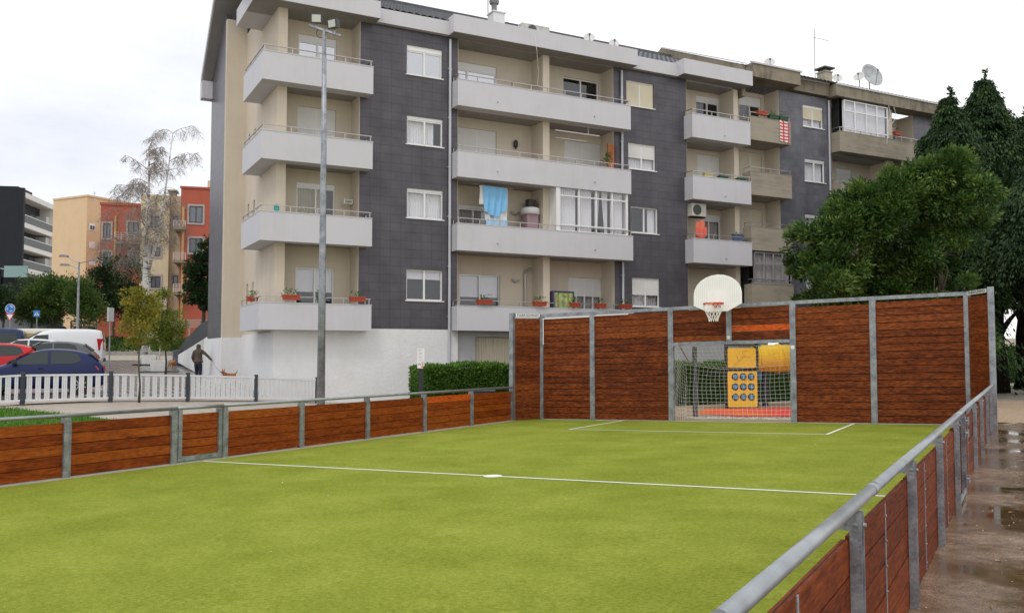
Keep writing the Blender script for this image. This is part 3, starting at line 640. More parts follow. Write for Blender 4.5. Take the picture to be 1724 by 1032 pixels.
def window(b, s0, s1, z0, z1, out, n=2, shut=0, curt=None, fmat=None, box=.22, glass=None, setb=.07, sill=True, shm=None, split=None, curtcol=None, label=None, fw=.055, rails=()):
    fmat = fmat or M_WHITE; y = -out+setb; m = MB(); zt = z1-(box if box else 0)
    m.box(s0, s0+fw, y, y+.07, z0, zt); m.box(s1-fw, s1, y, y+.07, z0, zt); m.box(s0+fw, s1-fw, y, y+.07, z0, z0+fw); m.box(s0+fw, s1-fw, y, y+.07, zt-fw, zt)
    if box: m.box(s0, s1, y-.02, y+.10, zt, z1)
    cuts = [s0+(s1-s0)*k/n for k in range(1, n)] if not split else split
    for c in cuts: m.box(c-fw*.6, c+fw*.6, y-.012, y+.06, z0+fw, zt-fw)
    for r in rails: m.box(s0+fw, s1-fw, y-.006, y+.055, r-.025, r+.025)
    w = m.build('window', fmat, b)
    if label: tag(w, label)
    g = MB(); g.box(s0+fw*.8, s1-fw*.8, y+.03, y+.038, z0+fw*.8, zt-fw*.8); g.build('pane', glass or GLASS, w)
    if shut > 0:
        g = MB(); H_ = (zt-z0)*shut; k = int(H_/.045)+1; zz = zt-H_
        P_ = []
        for i in range(k*2+1): P_.append([(s, y-.004-(.012 if i % 2 else 0), zz+H_*i/(2*k)) for s in (s0+.01, s1-.01)])
        g.grid(P_); g.build('shutter', shm or M_SHUT, w)
    if curt and shut < .98:
        g = MB(); W_ = s1-s0
        if curt == 'full': wavy(g, s0+.05, s1-.05, y+.16, z0+.02, zt)
        elif curt == 'sides': wavy(g, s0+.05, s0+W_*.36, y+.16, z0, zt); wavy(g, s1-W_*.36, s1-.05, y+.16, z0, zt)
        elif curt == 'right': wavy(g, s1-W_*.3, s1-.05, y+.16, z0, zt)
        elif curt == 'left': wavy(g, s0+.05, s0+W_*.8, y+.16, z0, zt)
        elif curt == 'half': g.box(s0+.05, s1-.05, y+.11, y+.12, zt-(zt-z0)*.42, zt)
        elif curt == 'top': g.box(s0+.05, s1-.05, y+.11, y+.12, zt-(zt-z0)*.3, zt)
        g.build('curtain', curtcol or M_CURT, w)
    if sill:
        g = MB(); g.box(s0-.05, s1+.05, -out-.05, y, z0-.04, z0-.002); g.build('sill', M_WHITE, w)
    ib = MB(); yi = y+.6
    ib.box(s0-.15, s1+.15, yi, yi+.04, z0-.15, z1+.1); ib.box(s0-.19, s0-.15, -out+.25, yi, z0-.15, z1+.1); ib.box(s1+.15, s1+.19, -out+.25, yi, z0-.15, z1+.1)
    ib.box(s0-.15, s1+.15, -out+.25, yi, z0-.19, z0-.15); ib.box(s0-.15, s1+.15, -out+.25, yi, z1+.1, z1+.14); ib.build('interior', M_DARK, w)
    return w
def balcony(b, s0, s1, out, zb, zt, back=1.0, left_back=None, mt=None, rail=True, right=True, flat_left=True, label=None, railh=.22, nsp=None):
    mt = mt or M_PAR; t = .12; y = -out; m = MB()
    m.box(s0, s1, y, y+t, zb, zt, ax=0)
    lb = left_back if left_back is not None else 0
    m.box(s0, s0+t, y+t, lb, zb, zt, ax=1)
    if right: m.box(s1-t, s1, y+t, 0, zb, zt, ax=1)
    m.box(s0+t, s1-t, y+t, 0.0, zb+.004, zb+.16)
    if left_back: m.box(s0+t, -5.875, .001, lb, zb+.004, zb+.16)
    m.box(s0-.015, s1+.015, y-.015, y+t+.015, zt, zt+.03)
    if left_back: m.box(s0-.015, s0+t+.015, y+t+.015, lb, zt, zt+.03)
    bo = m.build('balcony', mt, b)
    if label: tag(bo, label)
    g = MB(); zr = zt+railh; yc = y+.06
    n = nsp or max(2, int((s1-s0)/.95)); pts = [s0+.08+(s1-s0-.16)*k/n for k in range(n+1)]
    for p in pts: g.box(p-.018, p+.018, yc-.018, yc+.018, zt+.03, zr)
    g.box(s0+.02, s1-.02, yc-.025, yc+.025, zr, zr+.03); g.box(s0+.04, s0+.09, yc+.025, lb if left_back else -.02, zr, zr+.03)
    g.box(s1-.09, s1-.04, yc+.025, -.02, zr, zr+.03)
    for k in range(1, 5):
        if left_back:
            yy = yc+(lb-yc)*k/4-.02; g.box(s0+.05, s0+.085, yy-.018, yy+.018, zt+.03, zr)
    g.box(s1-.085, s1-.05, -.06, -.03, zt+.03, zr); 
    if not left_back: g.box(s0+.05, s0+.085, -.06, -.03, zt+.03, zr)
    g.build('railing', M_STEEL, bo); return bo
A = thing('apartment_building', 'long apartment block of dark grey tiles and beige loggias with pale grey balcony parapets', 'building', (5, 0, .2), FB)
ZB = [2.75, 5.92, 8.85, 11.72]; ZT = [3.70, 6.96, 9.87, 12.76]; EAVE = 14.62
# --- windows in the tiled parts
WA = [(-.78, .76, 3.92, 5.13), (-.78, .76, 7.16, 8.33), (-.80, .74, 10.08, 11.21), (-.82, .70, 12.86, 14.04)]
WBs = [(9.96, 11.49, 3.95, 5.24), (9.92, 11.43, 7.27, 8.45), (9.80, 11.32, 10.15, 11.32), (9.72, 11.25, 13.02, 14.16)]
m = MB()
wall_open(m, -2.72, 1.39, 2.79, EAVE+.1, 0, .28, WA); m.build('tiled_wall', M_TILE, A); m = MB(); wall_open(m, 9.02, 13.12, 2.79, EAVE+.1, 0, .28, WBs)
m.build('tiled_wall', M_TILE, A)
window(A, *WA[0], 0, curt='top', box=0, label='white sliding window with blinds at the top'); window(A, *WA[1], 0, curt='full', box=.1); window(A, *WA[2], 0, curt='left', box=.12); window(A, *WA[3], 0, box=.2, glass=GLASSR)
window(A, *WBs[0], 0, shut=.58, curt='full', box=.06, curtcol=M_CURTD, shm=M_SHUT); window(A, *WBs[1], 0, curt='right', box=0); window(A, *WBs[2], 0, shut=.55, curt='full', box=.05, label='half shuttered window'); window(A, *WBs[3], 0, shut=1, box=.04, shm=M_SHUTB, label='window closed by a cream shutter')
# --- end wall, corner column, side walls
m = MB()
m.box(-5.87, -5.52, 0, .35, 2.79, EAVE)                       # corner column
slits = [(y0, y0+.28, z, z+.95) for z in (3.75, 7.05, 9.95, 12.8) for y0 in (4.7, 3.6)]
cs = sorted({.35, 5.6} | {a for o in slits for a in o[:2]})
for a_, b_ in zip(cs, cs[1:]):
    hs = sorted([(o[2], o[3]) for o in slits if o[0] <= a_+1e-6 and o[1] >= b_-1e-6]); z = 2.6
    for p, q in hs: m.box(-5.87, -5.62, a_, b_, z, p); z = q
    m.box(-5.87, -5.62, a_, b_, z, 15.4)
m.box(-6.7, -5.87, 5.6, 5.85, 2.5, 15.9)                       # jog of the side wall
m.box(-5.52, -2.72, 1.0, 1.2, 2.79, EAVE+.1) if False else None
D0 = [(-4.86, -3.36, ZB[0]+.16, 5.12), (-4.86, -3.36, ZB[1]+.16, 8.36), (-4.86, -3.36, ZB[2]+.16, 11.3), (-4.86, -3.36, ZB[3]+.16, 14.1)]
wall_open(m, -5.62, -2.72, 2.79, EAVE+.1, 1.0, 1.2, D0)
m.box(-2.74, -2.721, .01, 1.0, 2.79, EAVE)
# loggia two
D1 = [(1.95, 3.85, ZB[0]+.16, 5.15), (1.9, 3.3, ZB[1]+.16, 8.05), (1.85, 3.67, ZB[2]+.16, 11.3), (1.85, 3.66, ZB[3]+.16, 14.08)]
D2 = [(7.24, 9.0, ZB[0]+.16, 5.22), (7.1, 8.99, ZB[1]+.16, 8.3), (7.05, 8.99, ZB[2]+.16, 11.34), (7.0, 8.9, ZB[3]+.16, 14.2)]
wall_open(m, 1.39, 9.02, 2.79, EAVE+.1, 1.0, 1.2, D1+D2)
m.box(1.391, 1.41, .01, 1.0, 2.79, EAVE); m.box(9.0, 9.019, .01, 1.0, 2.79, EAVE)
m.box(5.38, 5.70, 0, 1.0, 2.79, EAVE)
# loggia three
D3 = [(14.6, 16.05, ZB[0]+.16, 5.3), (14.6, 16.0, ZB[1]+.2, 8.6), (14.6, 16.0, ZB[2]+.2, 11.52), (14.56, 16.0, ZB[3]+.2, 14.4)]
wall_open(m, 13.12, 16.3, 2.79, EAVE+.1, 1.0, 1.2, D3)
m.box(13.121, 13.14, .01, 1.0, 2.79, EAVE); m.box(16.02, 16.30, 0, 1.0, 2.79, EAVE)
m.build('beige_wall', M_BEIGE, A)
# loggia ceilings behind the balcony lines
for s0, s1 in ((-5.52, -2.74), (1.41, 5.38), (5.70, 9.0), (13.14, 16.02)):
    for z in ZB: m = MB(); m.box(s0, s1, .001, 1.0, z+.004, z+.155); m.build('loggia_floor', M_SOFF, A)
    m = MB(); m.box(s0, s1, .001, 1.0, EAVE-.02, EAVE+.12); m.build('loggia_ceiling', M_SOFF, A)
window(A, *D0[0], -1, curt='half', box=0, sill=False); window(A, *D0[1], -1, curt='left', box=.16, sill=False, curtcol=mat('curtain_ochre', (.50, .44, .26), .9)); window(A, *D0[2], -1, shut=1, box=0, sill=False, label='tall window closed by a white shutter'); window(A, *D0[3], -1, box=.24, sill=False, glass=GLASSR)
window(A, *D1[0], -1, curt='half', box=0, sill=False, fmat=M_ALU); window(A, *D1[1], -1, curt='full', box=.15, sill=False, curtcol=M_CURTD); window(A, *D1[2], -1, shut=1, box=0, sill=False); window(A, *D1[3], -1, box=.3, sill=False, glass=GLASSR, split=[2.3])
window(A, *D2[0], -1, n=4, shut=.36, curt='full', box=0, sill=False, curtcol=M_CURTD); window(A, *D2[1], -1, box=.1, sill=False, curt='full'); window(A, *D2[2], -1, shut=.5, curt='full', box=0, sill=False); window(A, *D2[3], -1, box=.0, sill=False)
window(A, *D3[0], -1, box=.2, sill=False, curt='full'); window(A, *D3[1], -1, box=.28, sill=False, curt='full', curtcol=M_CURTD); window(A, *D3[2], -1, shut=.55, box=0, sill=False, curt='full'); window(A, *D3[3], -1, box=.26, sill=False)
# glazed balcony on the third floor of the middle group
window(A, 5.87, 9.94-.6, 7.0, 9.02, .02, box=0, sill=False, setb=-.5, split=[6.85, 7.72, 8.55], rails=(7.28, 8.52), fw=.05, label='balcony glazed in with white frames')
m = MB()
wavy(m, 6.0, 6.8, -.30, 7.02, 8.95); wavy(m, 6.9, 7.62, -.30, 7.02, 8.95); wavy(m, 7.78, 8.05, -.28, 7.02, 8.95, taper=7.80); wavy(m, 8.12, 8.45, -.28, 7.02, 8.95, taper=8.42); wavy(m, 8.6, 9.25, -.30, 7.02, 8.95)
m.build('enclosure_curtain', M_CURT, A)
m = MB(); m.box(5.70, 5.87, -.56, 0, 6.98, 8.95); m.build('enclosure_side', M_WHITE, A); m = MB(); m.box(9.34, 9.38, -.54, 0, 6.98, 8.85); m.build('enclosure_side', M_WHITE, A)
# --- balconies
random.seed(3)
for i in range(4):
    balcony(A, -6.55, -2.40, .6, ZB[i]-.06, ZT[i]-.06, left_back=2.75)
    balcony(A, 1.12, 9.52+(.08 if i < 2 else 0), .6, ZB[i], ZT[i]+.02, nsp=[9, 9, 9, 10][i])
    if i: balcony(A, 12.98, 16.52, .6, ZB[i]+.09, ZT[i]+.15)
for s in (2.9, 7.6, 14.9):
    for z in ZB[1:]: m = MB(); m.tube([(s, -.60, z+.36), (s, -.67, z+.35)], .022, 8); m.build('drain_spout', M_STEEL, A)
# --- plinth and garage
m = MB()
m.box(-5.9, 1.42, -.03, .28, -.6, 2.788); m.box(-5.9, -5.6, .28, 5.6, -.5, 2.6); m.box(-6.72, -5.9, 5.57, 9.2, -.5, 2.5)
m.build('plinth', M_PLINTH, A)
m = MB(); m.box(1.42, 2.25, .10, .4, -.6, 2.74); m.box(2.25, 9.1, .10, .4, 2.52, 2.74); m.box(5.1, 5.5, .10, .4, -.6, 2.52); m.box(8.7, 16.3, .10, .4, -.6, 2.52); m.box(9.1, 16.3, .10, .4, 2.52, 2.788)
m.build('garage_surround', mat('grey_render', (.44, .44, .45), .85, noise=(2, .12)), A)
for s0, s1 in ((2.25, 5.1), (5.5, 8.7)):
    m = MB(); n = int((s1-s0)/.12); P_ = [[], []]
    for i in range(n*4+1):
        x = s0+(s1-s0)*i/(n*4); y = .30+(.035 if (i % 4) in (0, 3) else 0)
        P_[0].append((x, y, -.5)); P_[1].append((x, y, 2.5))
    m.grid(P_); m.build('garage_door', mat('garage_cream', (.60, .54, .42), .5, noise=(1, .08)), A)
# --- left side in dark tiles
m = MB(); m.box(-6.7, -6.45, 5.85, 9.2, 2.45, 14.2); m.hexa([(-6.7, 5.85, 14.2), (-6.45, 5.85, 14.2), (-6.45, 9.2, 14.2), (-6.7, 9.2, 14.2), (-6.7, 5.85, 16.2), (-6.45, 5.85, 16.2), (-6.45, 9.2, 14.25), (-6.7, 9.2, 14.25)])
m.box(-6.44, 17, 9.0, 9.2, 0, 14.2)
m.build('tiled_end_wall', M_TILE, A)
# --- drainpipes
for s in (1.02, 9.42):
    m = MB(); m.tube([(s, -.075, -.1), (s, -.075, EAVE-.1)], .055, 10)
    for z in range(1, 14, 2): m.box(s-.075, s+.075, -.09, 0, z+.3, z+.33)
    m.build('drainpipe', mat('pipe_grey', (.50, .51, .54), .4, .1), A, smooth=False)
# --- eaves: fascia boxes that project over the balconies
m = MB()
def eave(s0, s1, o, z0, z1, yb=.3): m.box(s0, s1, -o, yb, z0, z1)
m.box(-6.85, -2.15, -.66, .30, EAVE, 15.28); m.box(-6.85, -5.875, .30, 2.8, EAVE, 15.28)
m.hexa([(-2.15, -.22, EAVE+.02), (.92, -.22, EAVE+.02), (.92, .28, EAVE+.02), (-2.15, .28, EAVE+.02), (-2.15, -.22, 15.2), (.92, -.22, 15.2), (.92, .28, 15.2), (-2.15, .28, 15.2)])
m.box(.92, 9.88, -.66, .30, EAVE+.03, 15.36); m.box(9.88, 12.5, -.22, .28, EAVE+.05, 15.26); m.box(12.5, 16.66, -.66, .30, EAVE+.08, 15.40)
m.build('eave_fascia', M_PAR, A)
m = MB()
for a_, b_, o, z in ((-6.85, -2.15, .66, EAVE), (.92, 9.88, .66, EAVE+.03), (12.5, 16.66, .66, EAVE+.08)): m.box(a_+.01, b_-.01, -o+.01, 1.0, z-.012, z-.003)
m.build('eave_soffit', M_SOFF, A)
# --- roof: corrugated tile sheet with a gable end
RZ, RD = 17.85, 5.4
def roofsheet(m, s0, s1, prof, pitch=.28, amp=.045):
    n = int((s1-s0)/pitch*4); P_ = []
    # prof: list (y,z); extra steps per tile course
    pr = []
    for (ya, za), (yb, zb_) in zip(prof, prof[1:]):
        k = max(1, int(abs(yb-ya)/.36))
        for j in range(k):
            u = j/k; v = (j+.98)/k; pr += [(ya+(yb-ya)*u, za+(zb_-za)*u+(.035 if zb_ > za else 0)), (ya+(yb-ya)*v, za+(zb_-za)*v)]
    pr.append(prof[-1])
    for y, z in pr: P_.append([(s0+(s1-s0)*i/n, y, z+amp*abs(math.sin(math.pi*i/4))) for i in range(n+1)])
    m.grid(P_)
m = MB(); roofsheet(m, -7.05, 16.45, [(-.15, 15.22), (RD, RZ)]); rf = m.build('roof', M_ROOF, A)
m = MB(); m.box(-7.05, 16.45, RD-.15, RD+.15, RZ-.05, RZ+.12); m.build('ridge_cap', M_ROOF, rf)
m = MB(); BZ = 14.35
m.prism([(-.1, 14.95), (RD, RZ-.30), (9.45, BZ-.30), (9.45, BZ), (RD, RZ-.02), (-.1, 15.2)], 'x', -7.1, 16.4)
m.build('roof_slab', M_SOFF, A)
m = MB(); m.box(-7.16, -7.1, -.1, -.02, 15, 15.2); m.hexa([(-7.16, .0, 14.98), (-7.1, .0, 14.98), (-7.1, RD, RZ-.28), (-7.16, RD, RZ-.28), (-7.16, 0, 15.28), (-7.1, 0, 15.28), (-7.1, RD, RZ+.06), (-7.16, RD, RZ+.06)])
m.hexa([(-7.16, RD, RZ-.28), (-7.1, RD, RZ-.28), (-7.1, 9.45, BZ-.30), (-7.16, 9.45, BZ-.30), (-7.16, RD, RZ+.06), (-7.1, RD, RZ+.06), (-7.1, 9.45, BZ+.03), (-7.16, 9.45, BZ+.03)])
m.box(-7.16, -6.4, 9.0, 9.5, 13.35, 14.15); m.build('verge', M_PAR, A)

# --- second block
B2 = thing('apartment_building', 'older attached block with board marked concrete balconies, blue grey tiles and a stained eave', 'building', (26, 0, .2), FB)
YB2 = [4.05, 6.78, 9.45, 12.12]
DC = [(20.62, 22.05, 4.9, 6.2), (20.65, 22.1, 7.75, 8.9), (20.68, 22.12, 10.58, 11.74), (20.62, 22.06, 13.38, 14.5)]
m = MB(); wall_open(m, 18.98, 22.62, -.5, 15.0, 0, .28, DC); m.build('tiled_wall', M_TILE2, B2); m = MB(); m.box(29.0, 33, 0, .28, 0, 15.0); m.box(32.8, 33, .28, 9, 0, 15.0)
m.build('tiled_wall', M_TILE2, B2)
E1 = [(17.3, 18.75, YB2[k]+.16, z) for k, z in ((0, 6.2), (1, 9.1), (2, 11.95), (3, 14.78))]
E2 = [(22.95+1.1, 25.2, YB2[k]+.16, z) for k, z in ((1, 8.9), (2, 11.76), (3, 14.5))]+[(27.6, 28.95, YB2[k]+.16, z) for k, z in ((1, 8.9), (2, 11.76), (3, 14.55))]
m = MB(); wall_open(m, 16.31, 18.98, 0, 15.0, 1.0, 1.2, E1); wall_open(m, 22.62, 29.2, 0, 15.0, 1.0, 1.2, E2)
m.box(18.96, 18.979, .01, 1, 2.5, 15); m.box(22.621, 22.64, .01, 1, 2.5, 15); m.box(28.98, 28.999, .01, 1, 2.5, 15); m.box(26.62, 27.02, -.2, 1.0, 0, 15)
m.build('beige_wall', M_BEIGE, B2)
for z in YB2:
    for a_, b_ in ((16.31, 18.95), (22.65, 26.61), (27.03, 28.97)): m = MB(); m.box(a_, b_, .001, 1, z+.004, z+.15); m.build('loggia_floor', M_SOFF, B2)
for k, c in enumerate(DC): window(B2, *c, 0, shut=.6 if k == 3 else 0, curt='full', box=.12, shm=M_SHUTB)
for k, e in enumerate(E1): window(B2, *e, -1, shut=[0, 1, 1, 0][k], curt='full' if k == 0 else None, box=[0, 0, 0, .4][k], sill=False, shm=M_SHUTB)
for e in E2: window(B2, *e, -1, shut=.45 if e[3] < 12 else 0, curt='full', box=.25, sill=False)
for k in range(4):
    balcony(B2, 16.53, 19.22, .55, YB2[k], YB2[k]+(1.12), mt=M_CONC, rail=True, nsp=2)
    balcony(B2, 22.56, 28.9, .6, YB2[k]+.08, YB2[k]+1.1, mt=M_CONC, nsp=8)
window(B2, 22.95, 26.25, 13.22, 14.92, .62, box=0, sill=False, setb=.05, split=[23.75, 24.6, 25.4], rails=(14.35, 13.42), curt='full', fw=.05, label='balcony glazed in with white frames under the eave')
window(B2, 16.76, 19.2, 5.2, 6.72, .5, box=0, sill=False, setb=.02, split=[17.4, 18.0, 18.6], rails=(6.15,), curt='full', fmat=M_ALU, curtcol=M_CURTD, label='grey aluminium glazed balcony')
m = MB(); m.tube([(22.4, -.07, 0), (22.4, -.07, 14.9)], .05, 8); m.build('drainpipe', MATS['pipe_grey'], B2)
m = MB()
m.box(16.67, 19.82, -.66, .3, 15.18, 15.86); m.box(19.82, 22.3, -.2, .3, 15.08, 15.72); m.box(22.3, 33, -.66, .3, 15.02, 15.62)
m.box(16.42, 16.66, .0, 6.2, 14.6, 15.5) if False else None
m.hexa([(16.40, -.2, 15.1), (16.62, -.2, 15.1), (16.62, 6.1, 17.6), (16.40, 6.1, 17.6), (16.40, -.2, 15.86), (16.62, -.2, 15.86), (16.62, 6.1, 18.6), (16.40, 6.1, 18.6)])
m.hexa([(16.40, 6.1, 15.1), (16.62, 6.1, 15.1), (16.62, 9.5, 15.1), (16.40, 9.5, 15.1), (16.40, 6.1, 18.6), (16.62, 6.1, 18.6), (16.62, 9.5, 16.9), (16.40, 9.5, 16.9)])
m.box(16.40, 16.62, -.2, 6.1, 14.3, 15.1); m.hexa([(16.41, 0, 15.1), (16.61, 0, 15.1), (16.61, 6.1, 15.1), (16.41, 6.1, 15.1), (16.41, 0, 15.15), (16.61, 0, 15.15), (16.61, 6.1, 17.6), (16.41, 6.1, 17.6)])
m.build('eave_fascia', M_CONCD, B2)
m = MB(); m.box(16.5, 19.9, -.72, -.66, 15.82, 15.9); m.box(19.9, 22.3, -.26, -.2, 15.68, 15.76); m.box(22.3, 33, -.72, -.66, 15.58, 15.66)
m.hexa([(16.36, -.3, 15.87), (16.64, -.3, 15.87), (16.64, 6.1, 18.61), (16.36, 6.1, 18.61), (16.36, -.3, 15.92), (16.64, -.3, 15.92), (16.64, 6.1, 18.66), (16.36, 6.1, 18.66)])
m.build('gutter', M_PAR, B2)
m = MB(); roofsheet(m, 16.65, 33, [(-.6, 15.66), (6.1, 18.35), (9.5, 16.8)]); m.build('roof', M_ROOF, B2)

# ---------------------------------------------------------------- things on the facade
def solo(m, name, mt, label, cat, o, frame=FB, group=None, **k):
    return tag(m.build(name, mt, None, o, frame, **k), label, cat, group)
def foliage_tuft(m, c, n, r, up=.25, size=.07, flowers=False):
    for k in range(n):
        a = random.uniform(0, 6.28); q = r*random.random()**.5; x, y = c[0]+q*math.cos(a)*c[3], c[1]+q*math.sin(a)*.4; z = c[2]+random.random()*up
        d = Vector((random.gauss(0, .6), random.gauss(0, .6), random.uniform(.2, 1))).normalized()*size*random.uniform(.6, 1.3); s = Vector((-d.y, d.x, .3)).normalized()*size*.3
        p = Vector((x, y, z)); m.add([p, p+d*.5+s, p+d, p+d*.5-s], [(0, 1, 2, 3)], None, random.random())
LEAF_P = leaf_mat('pot_leaf', (.03, .07, .015), (.07, .15, .03), (.16, .25, .05)); LEAF_F = mat('flower_red', (.6, .03, .04), .6)
def flower_box(s, z, y, label, w=.5, group='terracotta flower boxes on the lowest balconies', mt=None, n=45, h=.18, up=.22):
    t = thing('flower_box', label, 'flower box', (s, y, z), FB, group)
    m = MB(); m.hexa([(s-w/2+.03, y-.08, z), (s+w/2-.03, y-.08, z), (s+w/2-.03, y+.08, z), (s-w/2+.03, y+.08, z), (s-w/2, y-.11, z+h), (s+w/2, y-.11, z+h), (s+w/2, y+.11, z+h), (s-w/2, y+.11, z+h)])
    m.box(s-w/2-.012, s+w/2+.012, y-.125, y+.125, z+h-.035, z+h+.004); m.build('planter', mt or M_RED, t)
    m = MB(); foliage_tuft(m, (s, y, z+h-.02, 1.0), n, w*.5, up, .09); m.build('plant', LEAF_P, t); return t
zr0 = ZT[0]-.06+.24
flower_box(-6.45, zr0-.12, -.2+1.2, 'terracotta flower box round the left corner of the lowest end balcony', .42)
flower_box(-5.42, zr0-.12, -.6, 'wide terracotta flower box at the left on the front rail of the lowest end balcony', .62)
flower_box(-2.95, zr0-.12, -.6, 'terracotta flower box at the right end of the lowest end balcony', .58)
flower_box(-4.35, zr0-.12, -.58, 'small green flower pot behind the lamp mast on the lowest end balcony', .25, mt=mat('green_plastic', (.03, .09, .05), .5))
zr1 = ZT[0]+.22-.12
for s, l, w in ((2.3, 'terracotta flower box before the dark loggia window on the lowest middle balcony', .66), (4.85, 'terracotta flower box left of the beige pillar on the lowest middle balcony', .6), (6.55, 'small terracotta flower box just right of the beige pillar, lowest middle balcony', .45), (7.85, 'brown red flower box in front of the half shuttered door, lowest middle balcony', .5), (9.15, 'leafy brown red flower box at the right end of the lowest middle balcony', .6)):
    flower_box(s, zr1, -.62, l, w)
# laundry
M_BLUE = mat('towel_blue', (.22, .50, .78), .85, noise=(6, .1)); M_CLOTH = mat('cloth_white', (.74, .74, .73), .9)
t = thing('laundry', 'light blue bed sheet and white cloth hung to dry on the middle balcony', 'laundry', (3.1, -.1, 8.7), FB)
m = MB(); m.tube([(2.0, -.15, 8.72), (3.9, -.15, 8.66)], .015, 6); m.build('drying_line', M_STEEL, t)
P_ = []
for j in range(15):
    v = j/14; r = []
    for i in range(25):
        u = i/24; top = 8.68-.02*u; L_ = 1.02+.28*math.sin(math.pi*(u*.9+.05))-.15*u; x = 2.45+1.12*u+.12*v*(0.5-u); r.append((x, -.17+.05*math.sin(u*22+v*3)*(.3+v)-.05*v, top-L_*v+.03*math.sin(u*9)*v))
    P_.append(r)
m = MB(); m.grid(P_); m.build('blue_sheet', M_BLUE, t, smooth=True)
P_ = [[(2.32+1.27*u+.02*math.sin(v*5), -.12+.03*math.sin(u*30), 8.68-1.38*v*(1 if u > .2 else .55)) for u in [i/24 for i in range(25)]] for v in [j/8 for j in range(9)]]
m = MB(); m.grid(P_); m.build('white_cloth', M_CLOTH, t, smooth=True)
m = MB(); P_ = [[(2.6+1.0*u, -.16+.03*math.sin(u*20), 7.34-.3*v) for u in [i/16 for i in range(17)]] for v in (0, 1)]; m.grid(P_); m.build('light_blue_cloth', mat('cloth_paleblue', (.42, .62, .82), .9), t, smooth=True)
t = thing('storage_cabinet', 'tall mauve covered cabinet topped with a white cloth beside the beige pillar', 'cabinet', (5.0, .5, 6.1), FB)
m = MB(); m.box(4.72, 5.28, .2, .75, 6.1, 8.05); m.build('cover', mat('mauve_cloth', (.40, .27, .30), .9, noise=(5, .2)), t, bevel=.03)
m = MB(); m.lathe((5.0, .45, 7.75), [(.42, 0), (.40, .25), (.30, .30), (0, .31)], 16); m.build('cloth_top', M_CLOTH, t, smooth=True)
m = MB(); m.box(4.85, 5.2, .3, .6, 8.07, 8.4); m.lathe((5.18, .3, 8.05), [(.06, 0), (.12, .1), (.1, .2), (.03, .26)], 12); m.build('boxes', mat('box_dark', (.05, .045, .04), .7), t)
# wall lamps
def wall_lamp(s, z, label):
    m = MB(); m.lathe((s, .92, z), [(.02, -.12), (.12, -.09), (.19, 0), (.19, .02)], 14); m.box(s-.05, s+.05, .93, .995, z-.05, z+.05)
    solo(m, 'wall_lamp', mat('lamp_opal', (.50, .50, .46), .4), label, 'wall lamp', (s, 1, z), smooth=False, group='wall lamps in the middle loggias')
wall_lamp(4.55, 5.0, 'half round grey wall lamp in the lowest middle loggia'); wall_lamp(4.5, 7.9, 'half round grey wall lamp beside the blue laundry')
m = MB(); m.lathe((4.55, .9, 10.8), [(.02, -.18), (.05, -.1), (.10, -.06), (.10, .12), (.05, .2), (.01, .24)], 8); m.box(4.53, 4.57, .9, .99, 10.75, 10.8)
solo(m, 'wall_lantern', M_BLACK, 'small black lantern on the beige wall beside the white shutter', 'lantern', (4.55, 1, 10.8))
m = MB(); m.box(4.4, 4.5, .94, .99, 13.35, 13.6); solo(m, 'meter_box', mat('meter_beige', (.45, .40, .30), .6), 'small beige box on the top middle loggia wall', 'meter box', (4.45, 1, 13.4))
# flue pipe
m = MB(); m.tube([(5.0, .9, 3.2), (5.0, .9, 5.25), (5.0, .86, 5.38), (5.12, .8, 5.44), (5.22, .75, 5.5)], .055, 10); solo(m, 'flue_pipe', M_STEEL, 'shiny metal flue pipe rising beside the beige pillar of the lowest loggia', 'flue pipe', (5, .9, 3.2))
# pallet planter
t = thing('pallet_shelf', 'orange wooden pallet with plants standing at the right end of the middle loggia', 'pallet', (9.0, .1, 9.0), FB)
m = MB()
for k in range(12): m.box(8.72, 9.18, .0, .03, 9.95+k*.1, 10.02+k*.1)
for x in (8.72, 8.93, 9.13): m.box(x, x+.05, .03, .11, 9.0, 11.16)
m.build('slats', mat('pallet_orange', (.50, .16, .05), .7, noise=(5, .3)), t)
m = MB(); foliage_tuft(m, (8.66, -.05, 10.2, .6), 50, .3, .5, .14); m.build('cactus_plant', LEAF_P, t)
# tube lights on the loggia ceiling
t = thing('ceiling_airer', 'white ceiling clothes airer bars under the top middle balcony', 'clothes airer', (6.5, .3, 11.5), FB)
m = MB(); m.box(5.95, 8.2, -.1, -.06, 11.38, 11.42); m.build('bar', M_WHITE, t); m = MB(); m.box(6.2, 7.8, .3, .34, 11.18, 11.21); m.build('bar', M_WHITE, t)
m = MB(); m.box(7.6, 7.62, -.1, -.08, 11.42, 11.72); m.build('hanger', M_WHITE, t)
m = MB(); m.box(-3.1, -2.78, .62, .66, 7.75, 7.78); m.box(-3.1, -2.78, .62, .66, 7.62, 7.65); m.box(-3.12, -3.08, .62, .99, 7.6, 7.8); m.box(-2.81, -2.77, .62, .99, 7.6, 7.8); solo(m, 'wall_airer', M_WHITE, 'small white wall airer right of the ochre curtained window', 'clothes airer', (-2.95, 1, 7.6))
# green pot on left balcony
m = MB(); m.lathe((-5.95, -.45, 6.92), [(.08, 0), (.10, .1), (.09, .25), (.04, .28)], 10); solo(m, 'watering_can', mat('teal_plastic', (.05, .35, .32), .5), 'teal watering can at the corner of the end balcony', 'watering can', (-5.95, -.45, 6.92))
